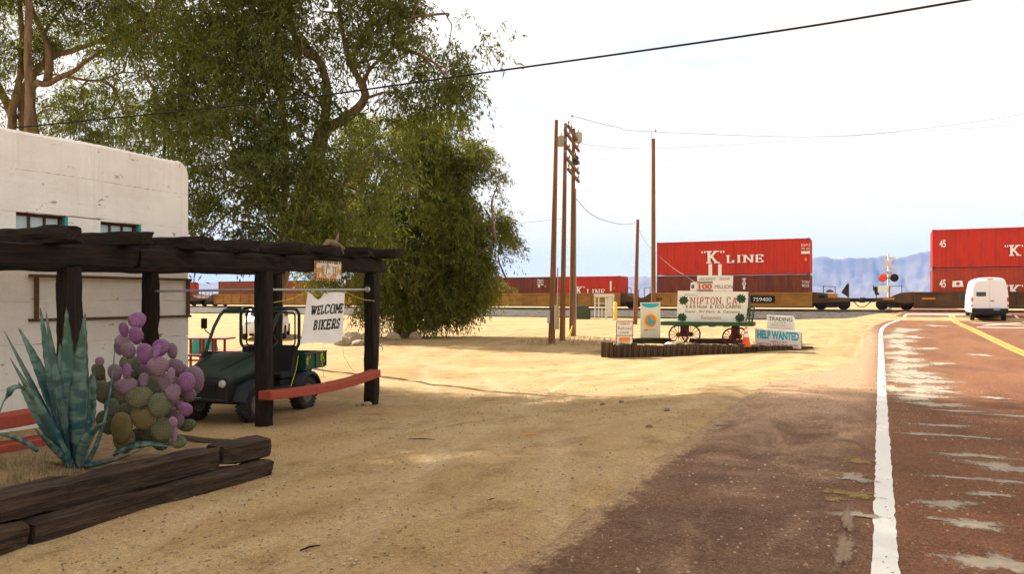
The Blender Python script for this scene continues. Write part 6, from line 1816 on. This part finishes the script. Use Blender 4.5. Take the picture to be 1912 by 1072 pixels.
gb = G(1086, 596)
t = thing('electric_cabinet', 'dark green electric cabinet standing right of the three poles', 'cabinet', gb)
dg_ = gb.dot(Vector((-ST, CT, 0)))
pbox(t, 'casing', 1075, 1098, 573, 597, dg_, .9, mat('cabinet_green', (.05, .065, .03), .6)); pbox(t, 'side_panel', 1098.2, 1102, 575, 597, dg_ + .3, .5, mat('cabinet_side_green', (.06, .07, .04), .6)); pbox(t, 'lid', 1074.6, 1098.6, 571.5, 573.2, dg_, .95, MATS['cabinet_green'])  # side panel is a slightly lighter green than the casing
kb = G(1128, 597); dk = kb.dot(Vector((-ST, CT, 0)))
t = thing('metal_cage', 'open pale metal frame like a booth standing before the train', 'frame', kb)
bx = lambda nm, a, b, c_, e, off, dp: pbox(t, nm, a, b, c_, e, dk + off, dp, mat('pale_metal', (.55, .53, .46), .6))
for (a, off) in ((1110, -.3), (1117, .6), (1130, .6), (1144.5, -.3)): bx('upright', a, a + 2, 553, 598, off, .08)
bx('top_panel', 1109, 1147, 549, 553.5, -.3, .1); bx('top_panel', 1113, 1147, 551, 555, .6, .1)
for yy in (566, 573): bx('rail', 1117.5, 1131, yy, yy + 1.3, .6, .05); bx('rail', 1110, 1118, yy, yy + 1.3, -.3, .05)
bx('side_mesh', 1134, 1143.5, 556, 592, .4, .03); bx('upright', 1123, 1125, 573, 597, .6, .05); bx('brace', 1132, 1133.5, 558, 598, -.2, .06)
yb_ = G(1149, 598); dyb = yb_.dot(Vector((-ST, CT, 0)))
t = thing('bollard', 'yellow steel bollard at the right side of the metal frame', 'bollard', yb_)
yt = P(1149, 564, dyb).z
MB().lathe(yb_, (0, 0, 1), [(-.1, .13), (yt - yb_.z - .06, .13), (yt - yb_.z, .06), (yt - yb_.z + .01, 0)], 14).build('post', mat('bollard_yellow', (.78, .50, .05), .6), t)
MB().box(yb_ + Vector((0, 0, .02)), (.36, .36, .06), bevel=.015).build('footing', MATS['pale_concrete'], t)

# ================================================================== THINGS IN THE YARD BEHIND THE BUGGY
tbp = G(392, 694); rz = -TH * 0 + R(10)
t = thing('picnic_table', 'red steel framed table in the yard behind the buggy', 'table', tbp, TH + R(-4))
M_rt = mat('red_table_paint', (.22, .03, .02), .6)
sc = tbp.dot(Vector((-ST, CT, 0))) / F
TLn = 66 * sc; TH_ = 62 * sc
MB().box((0, 0, TH_), (TLn * 1.2, .7, .045), bevel=.01).build('top', M_rt, t, local=True)
for x in (-TLn * .42, -TLn * .05, TLn * .30):
    for y in (-.28, .28): MB().box((x, y, TH_ / 2), (.05, .05, TH_)).build('leg', M_rt, t, local=True)
for z in (.52, .36): MB().box((-TLn * .1, -.28, TH_ * z), (TLn * .85, .035, .05)).build('rail', M_rt, t, local=True)
for y in (-.7, .7): MB().box((0, y, TH_ * .55), (TLn * 1.1, .28, .04)).build('bench', M_rt, t, local=True)
for y in (-.7, .7):
    for x in (-TLn * .4, TLn * .4): MB().box((x, y, TH_ * .27), (.05, .05, TH_ * .53)).build('bench_leg', M_rt, t, local=True)
tp_ = G(378, 664); d_ = tp_.dot(Vector((-ST, CT, 0)))
t = thing('teal_box', 'small sloping teal tarp cover behind the red table', 'cover', tp_, TH)
k_ = d_ / F
MB().prism([(-16 * k_, -.3, 0), (22 * k_, -.3, 0), (14 * k_, -.3, 30 * k_), (-12 * k_, -.3, 30 * k_)], (0, .8, 0)).build('tarp', mat('teal_tarp', (.03, .26, .22), .7, (.05, .33, .28), 6), t, local=True)
MB().box((0, .1, .02), (40 * k_, .9, .04)).build('pallet', M_trim, t, local=True)

# white car beyond the trunk
cp = G(499, 634); dcar = cp.dot(Vector((-ST, CT, 0)))
CR = thing('white_car', 'white car parked in the sunny yard, seen through the buggy frame', 'car', (cp.x - 1.3, cp.y + 1.4, gz(cp.x, cp.y)), R(128))
M_carw = mat('car_white', (.80, .80, .80), .3, spec=.5)
def csec(x, zt_, hw): return [(x, -hw, .28), (x, -hw, .62), (x, -hw * .97, zt_ * .55 + .3), (x, -hw * .8, zt_), (x, hw * .8, zt_), (x, hw * .97, zt_ * .55 + .3), (x, hw, .62), (x, hw, .28)]
loft([csec(-2.2, .66, .76), csec(-2.1, .86, .85), csec(-1.0, 1.0, .9), csec(-.4, 1.42, .9), (csec(1.0, 1.46, .9)), csec(1.8, 1.0, .88), csec(2.2, .9, .82)], smooth=True).build('body', M_carw, CR, local=True)
for s in (-1, 1):
    MB().prism([(-.85, .905 * s, 1.02), (.55, .905 * s, 1.02), (.5, .80 * s, 1.36), (-.42, .80 * s, 1.36)], (0, .02 * s, 0)).build('side_window', MATS['dark_glass'], CR, local=True)
MB().prism([(-1.02, -.68, 1.03), (-1.02, .68, 1.03), (-.48, .62, 1.38), (-.48, -.62, 1.38)], (-.03, 0, .02)).build('windscreen', MATS['dark_glass'], CR, local=True)
for s in (-1, 1): MB().box((-2.13, .62 * s, .72), (.1, .26, .13), bevel=.03).build('headlight', M_lens, CR, local=True)
ct = MB(); ct.lathe((0, 0, 0), (0, 1, 0), [(-.1, .2), (-.1, .31), (.1, .31), (.1, .2)], 22); ct_me = ct.mesh('tyre', M_rubber); cr2 = MB(); cr2.lathe((0, 0, 0), (0, 1, 0), [(-.105, .2), (-.08, .05), (.08, .05), (.105, .2)], 18); cr_me = cr2.mesh('rim', M_rim)
for (x, y) in ((-1.4, .84), (-1.4, -.84), (1.35, .84), (1.35, -.84)):
    w_ = bpy.data.objects.new('wheel', None); COL.objects.link(w_); w_.parent = CR; w_.location = (x, y, .31); link('tyre', ct_me, w_); link('rim', cr_me, w_)

# boulders and the little white cross under the hanging tree
for i, (px, py, r_, lb) in enumerate([(655, 640, .62, 'largest tan boulder at the edge of the tree shade'), (690, 640, .45, 'tan boulder just left of the right front pergola post'), (640, 645, .34, 'small tan boulder partly behind the banner'),
                                   (735, 636, .36, 'flat boulder right of the pergola post'), (668, 645, .28, 'small stone in front of the largest boulder'), (778, 634, .33, 'low stone at the right end of the boulder row')]):
    p = G(px, py); stone(p, r_, M_stone, lb, 60 + i)
cp = G(708, 632); dcc = cp.dot(Vector((-ST, CT, 0)))
t = thing('white_cross', 'small white wooden cross in the shade under the hanging tree', 'cross', cp)
zt_ = P(708, 598, dcc).z
MB().box((cp.x, cp.y, (cp.z + zt_) / 2), (.06, .06, zt_ - cp.z)).build('upright', M_white, t); MB().box((cp.x, cp.y - .05, zt_ - .25), (.36, .035, .06), Rc).build('crossbar', M_white, t)
# a few stones and sticks lying on the sand in front
for i, (px, py, r_, lb) in enumerate([(1212, 800, .05, 'dark stone on the sand, nearest the dark road shoulder'), (1125, 757, .05, 'leftmost dark stone on the sand before the timbers'), (1245, 768, .05, 'rightmost dark stone on the sand near the shadow edge'), (1160, 752, .045, 'smallest dark stone on the sand, in the middle'),
        (683, 757, .09, 'pale stone at the foot of the right front pergola post'), (668, 758, .06, 'smaller pale stone left of the one at the pergola post')]):
    p = G(px, py); stone(p, r_, M_dstone if i < 4 else M_stone, lb, 80 + i)
for i, (a, b, lb) in enumerate([((762, 822), (812, 823), 'thin dark stick lying on the sand in front of the pergola'), ((905, 941), (928, 934), 'short dark stick lying near the road shoulder'), ((560, 1032), (598, 1022), 'dark stick lying on the sand near the bottom edge'), ((980, 814), (1002, 812), 'small orange scrap lying on the sand')]):
    pa, pb = G(*a), G(*b); pa.z += .012; pb.z += .012
    tag(MB().tube([pa, (pa + pb) / 2 + Vector((0, 0, .008)), pb], [.005, .008, .004], 6).build_at('stick' if i < 3 else 'scrap', M_tie if i < 3 else M_orangeink, pa), lb, 'stick' if i < 3 else 'scrap')
blades('pole_grass', 900, (b1.x - 1.6, b1.x + 4.0, b1.y - 1.3, b1.y + 3.4), .06, .22, M_dry, 14, 'dry yellow grass around the feet of the three poles', 'grass', lambda x, y: ground_z(x, y) - .005, .008, .9)

# ================================================================== TREES
M_bark = mat('tree_bark', (0.11, 0.065, 0.035), .9, (0.26, 0.17, 0.10), 2.2, 6, (4, 4, .7), .7, 9)
M_leafA = island_mat('leaf_dark_olive', [(.066, .092, .020), (.128, .152, .028), (.090, .120, .040), (.185, .19, .036)], .5, .48)
M_leafB = island_mat('leaf_yellow_green', [(.078, .104, .016), (.155, .168, .026), (.105, .128, .024), (.215, .215, .036)], .5, .48)

def leaves_mesh(name, cents, outs, per, llen, wid, droop, spread, m, seed):
    r = np.random.default_rng(seed)
    N = len(cents); K = per
    c = np.repeat(cents, K, 0); o = np.repeat(outs, K, 0)
    tw = np.repeat(r.normal(0, 1, (N, 3)), K, 0); tw /= np.linalg.norm(tw, axis=1, keepdims=True)
    Lt = np.repeat(r.uniform(.6, 1.25, N), K) * spread
    sub = np.tile(np.arange(K) % 3, N)                       # three twigs per spray
    a = np.repeat(r.uniform(0, 6.28, N), K) + sub * 2.1
    lat = np.stack([np.cos(a), np.sin(a), np.zeros(N * K)], -1)
    t = r.random(N * K)
    dirh = o * .55 + lat * .55 + tw * .2
    p = c + dirh * (Lt * t)[:, None]
    p[:, 2] -= droop * Lt * t * t
    p += r.normal(0, .05 * spread, p.shape)
    d = dirh * .35 + r.normal(0, .45, p.shape); d[:, 2] -= .35 + .8 * droop * t
    d /= np.linalg.norm(d, axis=1, keepdims=True)
    s = np.cross(d, r.normal(0, 1, p.shape)); s /= np.linalg.norm(s, axis=1, keepdims=True) + 1e-9
    l = llen * r.uniform(.6, 1.35, N * K); w = wid * r.uniform(.7, 1.3, N * K)
    a0 = p; a2 = p + d * l[:, None]; mid = p + d * (l * .45)[:, None]
    nn = np.cross(d, s)
    co = np.stack([a0, mid + s * w[:, None] + nn * (w * .25)[:, None], a2, mid - s * w[:, None] + nn * (w * .25)[:, None]], 1).reshape(-1, 3)
    i = np.arange(N * K) * 4
    return mesh_np(name, co, np.stack([i, i + 1, i + 2, i + 3], -1), mat=m)

def blob_points(blobs, density, seed, hole=.36, shell=.62):
    """clump centres inside ellipsoids (centre, radii), thinned by noise so that gaps open"""
    r = np.random.default_rng(seed); C = []; O = []
    for bi, (c, rad, k) in enumerate(blobs):
        n = max(6, int(density * k * rad[0] * rad[1] * rad[2] ** .4))
        v = r.normal(0, 1, (n, 3)); v /= np.linalg.norm(v, axis=1, keepdims=True)
        q = r.random(n) ** .45 * (1 + .10 * r.normal(0, 1, n))
        p = np.array(c) + v * q[:, None] * np.array(rad)
        f = vnoise(p[:, 0] * .95 + p[:, 2] * .55, p[:, 1] * .95 - p[:, 2] * .75, seed + 3)
        keep = f > hole * (.55 + .9 * r.random(n))
        C.append(p[keep]); O.append(v[keep])
    return np.concatenate(C), np.concatenate(O)

def limb(mb, pts, r0, r1, seed, n=8, wob=.06):
    rr = random.Random(seed); P_ = [Vector(p) for p in pts]; out = []
    for i in range(len(P_) - 1):
        p0 = P_[max(i - 1, 0)]; a = P_[i]; b = P_[i + 1]; p3_ = P_[min(i + 2, len(P_) - 1)]
        for k in range(n if i < len(P_) - 2 else n + 1):
            t = k / n
            out.append(.5 * ((2 * a) + (b - p0) * t + (2 * p0 - 5 * a + 4 * b - p3_) * t * t + (3 * a - p0 - 3 * b + p3_) * t ** 3))
    m = len(out); L_ = sum((out[i + 1] - out[i]).length for i in range(m - 1))
    out = [p + Vector((rr.uniform(-1, 1), rr.uniform(-1, 1), rr.uniform(-.5, .5))) * wob * L_ / m * (0 if i == 0 else 1) for i, p in enumerate(out)]
    mb.tube(out, [r0 + (r1 - r0) * (i / (m - 1)) ** .8 for i in range(m)], 9 if r0 > .06 else 6, cap=False)
    return out

def tree(name, label, base, limbs, blobs, leafmat, density, per, llen, wid, droop, spread, seed, twigs=140, hole=.36):
    t = thing(name, label, 'tree', base)
    mb = MB(); spine = []
    for i, (pts, r0, r1) in enumerate(limbs): spine += [(p, r1) for p in limb(mb, pts, r0, r1, seed + i)]
    C, O = blob_points(blobs, density, seed, hole)
    SP = np.array([p for p, _ in spine])
    rr = random.Random(seed)
    # limbs into each blob, then twigs to some of the clumps
    hubs = []
    for (c, rad, k) in blobs:
        c = Vector(c); j = int(np.argmin(((SP - np.array(c + Vector((0, 0, -.5 * rad[2])))) ** 2).sum(1)))
        s = Vector(SP[j])
        if (c - s).length > .3:
            mid = (s + c) / 2 + Vector((rr.uniform(-.3, .3), rr.uniform(-.3, .3), .12 * (c - s).length))
            hubs += limb(mb, [s, mid, c], min(.09, .02 + .016 * (c - s).length), .02, seed + 91, 6)
        hubs.append(c)
    H = np.array([h[:] for h in hubs] + [tuple(p) for p in SP[::3]])
    sel = rr.sample(range(len(C)), min(twigs, len(C)))
    for i in sel:
        c = Vector(C[i]); j = int(np.argmin(((H - C[i]) ** 2).sum(1))); s = Vector(H[j])
        if .15 < (c - s).length < 3.2:
            mid = (s + c) / 2 + Vector((rr.uniform(-.15, .15), rr.uniform(-.15, .15), .15 * (c - s).length))
            limb(mb, [s, mid, c], .018, .005, i, 4, .1)
    mb.build('trunk', M_bark, t)
    b = Vector(base)
    me = leaves_mesh('crown', C - np.array(b), O, per, llen, wid, droop, spread, leafmat, seed + 7)
    link('crown', me, t)
    return t
def B(px, py, rx, ry, d, rd, k=1.0):
    s = d / F
    return (tuple(P(px, py, d)), (math.hypot(rx * s * CT, rd * ST), math.hypot(rx * s * ST, rd * CT), ry * s), k)

# --- the big tree behind the pergola
TD = 18.2
tb_ = G(492, 716); TD = tb_.dot(Vector((-ST, CT, 0)))
q = lambda x, y, dd=0: P(x, y, TD + dd)
limbs = [([tb_ + Vector((0, 0, -.2)), q(500, 600), q(545, 430), q(590, 290), q(605, 235)], .30, .17),
         ([q(600, 250), q(612, 170, .3), q(590, 105, .5), q(545, 55, .8), q(520, -60, 1)], .13, .05),
         ([q(598, 245), q(645, 220, -.2), q(680, 185, -.3), q(672, 150, -.3), q(655, 120, 0), q(640, 60, .2), q(625, -80, .3)], .14, .04),
         ([q(676, 165, -.3), q(690, 130, -.6), q(735, 85, -.8), q(765, 40, -1), q(800, -40, -1)], .06, .02),
         ([q(660, 130), q(690, 90, .5), q(690, 20, .8), q(700, -60, 1)], .05, .02),
         ([q(590, 110, .5), q(560, 90, .2), q(545, 45, 0), q(540, -20, 0)], .08, .03),
         ([q(560, 380), q(600, 350, -.6), q(640, 345, -1.0)], .09, .03),
         ([q(552, 420), q(470, 330, .4), q(430, 260, .8)], .10, .03)]
blobs = [B(640, 20, 130, 80, TD, 2.2, .8), B(835, 30, 95, 75, TD - .5, 1.6, 2.0), B(805, 120, 85, 60, TD - .5, 1.4, 1.8), B(450, 40, 130, 90, TD + .4, 2.2, 1.1), B(370, 130, 90, 90, TD + .6, 1.6, 1.1),
         B(500, 150, 90, 70, TD, 1.6), B(430, 250, 85, 80, TD - .2, 1.5, 1.15), B(560, 240, 60, 60, TD - .3, 1.0, .8), B(400, 370, 60, 90, TD - .2, 1.1, 1.3), B(490, 380, 90, 80, TD - .5, 1.4, 1.3),
         B(590, 370, 80, 70, TD - .8, 1.2, 1.2), B(660, 420, 80, 60, TD - .7, 1.0, 1.0), B(690, 330, 75, 50, TD - .6, 1.0, .9), B(700, 105, 60, 40, TD, 1.0, .7), B(560, 320, 70, 60, TD, 1.2),
         B(640, -130, 250, 110, TD, 3.0, .8), B(430, -130, 180, 100, TD + .5, 2.6, .8), B(850, -80, 100, 70, TD - .4, 1.7, .9), B(600, -300, 280, 130, TD, 3.6, .8), B(480, -420, 200, 90, TD, 3.0, .8), B(780, -240, 140, 110, TD - 1, 2.6, .8), B(300, 60, 70, 80, TD + 1, 1.5, .9), B(310, 250, 55, 60, TD + 1.2, 1.2, .8), B(520, 300, 60, 60, TD + .2, 1.2, 1.1),
         B(380, 440, 30, 35, TD, .7, .9), B(600, 440, 60, 35, TD - .4, .9, 1), B(420, 300, 80, 90, TD - 1.4, .9, 1.5), B(520, 330, 80, 90, TD - 1.6, .9, 1.5), B(430, 410, 80, 60, TD - 1.3, .8, 1.6), B(540, 430, 90, 45, TD - 1.5, .8, 1.5), B(620, 300, 60, 60, TD - 1.4, .8, 1.2), B(640, 390, 70, 60, TD - 1.5, .8, 1.2), B(700, 290, 70, 50, TD - .8, .9, .8), B(390, 470, 50, 25, TD - 1, .7, 1.2), B(480, 455, 70, 25, TD - 1, .7, 1.2), B(470, 220, 70, 60, TD - 1.2, .9, 1.2), B(850, 180, 45, 35, TD - .4, .6, 1.6), B(740, 60, 70, 60, TD - .2, 1.2, 1.2), B(760, 190, 60, 35, TD - .3, .9, 1.0), B(600, 20, 60, 60, TD + .4, 1.4, .9), B(560, 110, 70, 60, TD - 1.0, .9, .6), B(660, 90, 60, 60, TD - 1.0, .9, .5), B(470, 110, 90, 80, TD - .9, 1.0, 1.1), B(610, 180, 50, 40, TD - .9, .7, .6), B(700, 230, 60, 40, TD - .4, .9, .8), B(340, 200, 70, 70, TD + .4, 1.2, 1.0)]
tree('willow_leaved_tree', 'tallest tree with dark drooping leaves directly behind the pergola', tb_, limbs, blobs, M_leafA, 150, 26, .145, .0175, .6, .55, 101, 260, .46)

# --- the hanging tree on the right, yellow green
D2 = 36.0
b2_ = P(758, 612, D2); b2_.z = gz(b2_.x, b2_.y)
q = lambda x, y, dd=0: P(x, y, D2 + dd)
limbs = [([b2_ + Vector((0, 0, -.3)), q(772, 585), q(790, 540), q(800, 470), q(790, 380), q(770, 290)], .36, .12),
         ([b2_ + Vector((-.5, 0, -.2)), q(745, 580, .5), q(730, 520, .8), q(715, 440, 1), q(700, 350, 1)], .28, .08),
         ([q(795, 520), q(850, 500, -1), q(900, 470, -1.5), q(925, 450, -1.5)], .14, .03),
         ([q(792, 545), q(850, 545, -.5), q(905, 535, -.6), q(955, 520, -.6)], .08, .02)]
blobs = [B(790, 280, 75, 60, D2, 2.6), B(860, 295, 50, 45, D2, 1.6, .9), B(730, 320, 80, 55, D2 + .5, 2.4), B(700, 420, 75, 75, D2 + .3, 2.4), B(790, 400, 85, 75, D2 - .5, 2.6), B(870, 430, 62, 60, D2, 2.0), B(905, 440, 40, 55, D2 + .5, 1.2, .9),
         B(760, 500, 80, 65, D2 - .8, 2.4, 1.1), B(840, 510, 60, 50, D2 - .4, 1.8), B(680, 510, 60, 60, D2 - .3, 1.8, 1.0), B(720, 570, 60, 35, D2 - .6, 1.6, 1.1), B(800, 575, 55, 35, D2 - .8, 1.4, 1.1), B(655, 350, 60, 80, D2 + 1, 1.8, 1.1), B(600, 420, 70, 80, D2 + 1.5, 1.8, 1.1), B(690, 260, 60, 50, D2 + 1, 1.6, .9), B(620, 500, 60, 50, D2 + 1, 1.6, 1.0), B(930, 345, 22, 20, D2, .6, .8), B(835, 240, 45, 35, D2, 1.2, 1.0), B(760, 240, 40, 30, D2, 1.0, .9), B(925, 530, 34, 18, D2, .8, .8), B(850, 580, 20, 22, D2 - .8, .7, .8), B(880, 490, 40, 35, D2, 1.2), B(905, 390, 34, 28, D2, .8, .9), B(880, 350, 45, 40, D2, 1.4, .9), B(932, 465, 34, 45, D2, 1.0, 2.2), B(925, 405, 36, 40, D2 - .5, 1.0, 2.2), B(890, 300, 40, 35, D2, 1.2, 1.4), B(890, 470, 50, 60, D2 - .8, 1.6, 2.2), B(880, 545, 35, 30, D2 - .4, 1.0, 1.8), B(860, 420, 60, 60, D2 - 1, 1.4, 1.4), B(845, 560, 50, 40, D2 - .8, 1.2, 1.8), B(895, 520, 40, 40, D2 - .6, 1.2, 1.8), B(790, 585, 50, 25, D2 - 1, 1.2, 1.5), B(935, 520, 28, 22, D2 - .3, .8, 1.4), B(840, 340, 60, 60, D2 - .5, 1.8, .9), B(650, 430, 45, 50, D2 + .4, 1.6, .9)]
tree('hanging_tree', 'broad yellow green tree with foliage hanging to the ground, right of the pergola', b2_, limbs, blobs, M_leafB, 125, 28, .18, .024, .5, .68, 202, 200, .37)

# --- the open branched tree behind the white building
D3 = 25.0
b3_ = P(62, 640, D3); b3_.z = gz(b3_.x, b3_.y)
q = lambda x, y, dd=0: P(x, y, D3 + dd)
limbs = [([b3_, q(50, 420), q(22, 240), q(35, 160), q(42, 80), q(30, -60)], .20, .06), ([b3_ + Vector((.2, 0, 0)), q(70, 420), q(42, 200, .3), q(85, 115, .3), q(140, 92, 0), q(200, 70, 0), q(290, 25, 0)], .20, .04),
         ([b3_ + Vector((.4, .2, 0)), q(85, 400), q(58, 180, -.3), q(90, 155, -.3), q(140, 130, -.4), q(175, 105, -.4), q(260, 60, -.5)], .18, .03), ([q(88, 158), q(92, 100, -.3), q(75, 50, -.2), q(50, 0, 0), q(20, -60, 0)], .14, .05),
         ([q(120, 142, -.3), q(180, 150, -.2), q(230, 135, 0), q(270, 138, 0)], .05, .015), ([q(78, 70), q(110, 20, 0), q(160, -40, 0)], .06, .02), ([q(25, 220), q(-20, 120, .5), q(-60, 20, 1)], .16, .05)]
blobs = [B(60, 20, 80, 50, D3, 2.4, .7), B(170, 30, 80, 50, D3, 2.2, .8), B(250, 20, 70, 60, D3, 2.2, .9), B(20, 80, 50, 50, D3, 1.6, .7), B(230, 90, 60, 40, D3, 1.6, .55), B(110, 80, 40, 30, D3 + .4, 1.4, .35), B(80, 200, 50, 40, D3, 1.2, .7), B(160, 205, 60, 45, D3, 1.2, .6), B(110, 140, 70, 60, D3 + 1, 1.6, .45), B(210, 200, 60, 60, D3 + .6, 1.4, .6), B(140, 245, 40, 22, D3 - .5, 1.0, .7), B(240, 240, 40, 40, D3, 1.2, .5), B(10, 190, 30, 50, D3, 1, 1.0), B(60, 120, 50, 50, D3 + .8, 1.4, .6),
         B(290, 180, 40, 60, D3, 1.4, .6), B(230, 170, 40, 30, D3, 1, .25), B(200, 265, 40, 30, D3, 1, .4), B(280, 280, 40, 30, D3, 1, .7), B(90, -150, 230, 110, D3, 3.6, .8), B(280, -140, 130, 90, D3, 3, .9), B(-80, -90, 120, 110, D3 + .5, 3.0, .8), B(100, -290, 200, 110, D3, 3.6, .7)]
tree('open_branched_tree', 'open tree with bare forking limbs rising behind the white building', b3_, limbs, blobs, M_leafA, 150, 22, .15, .018, .5, .6, 303, 320, .40)

# --- more trees of the same grove, behind and left of the building: they shade the yard
def grove_tree(label, x, y, h, rad, seed, dens=26):
    b = Vector((x, y, gz(x, y))); rr = random.Random(seed)
    limbs = [([b, b + Vector((.2, .1, h * .3)), b + Vector((-.2, .3, h * .6)), b + Vector((.3, 0, h * .85))], .13, .06)]
    blobs = []
    for k in range(9):
        a = rr.uniform(0, 6.28); rr_ = rad * rr.uniform(.25, .62)
        blobs.append(((x + rr_ * math.cos(a), y + rr_ * math.sin(a), b.z + h * rr.uniform(.64, .94)), (rad * rr.uniform(.42, .58), rad * rr.uniform(.42, .58), h * rr.uniform(.08, .13)), 1.0))
    tree('grove_tree', label, b, limbs, blobs, M_leafA, dens, 22, .20, .03, .6, .8, seed, 60, .50)
grove_tree('tall tree outside the left edge beyond the white building', -20.5, 9.5, 20.5, 5.8, 404, 26)
grove_tree('tall tree rising behind the drooping tree and the white building', -16.5, 18.2, 17.5, 4.6, 405, 26)
grove_tree('tall tree standing left of the open branched tree', -24.0, 13.0, 20.0, 5.4, 406, 26)
grove_tree('tall tree with its trunk behind the roof among the open branched stems', -20.4, 12.9, 20.0, 5.4, 407, 26)

# thin dark post among the trees
pt = P(307, 204, 20); pb = Vector((pt.x, pt.y, gz(pt.x, pt.y)))
t = thing('thin_post', 'thin dark metal post standing among the trees behind the building', 'post', pb)
MB().tube([pb, pt], .035, 8).build('shaft', M_steel, t); MB().tube([P(238, 194, 20), P(372, 201, 20)], .012, 5).build('arm', mat('grey_wire', (.4, .38, .34), .6), t)
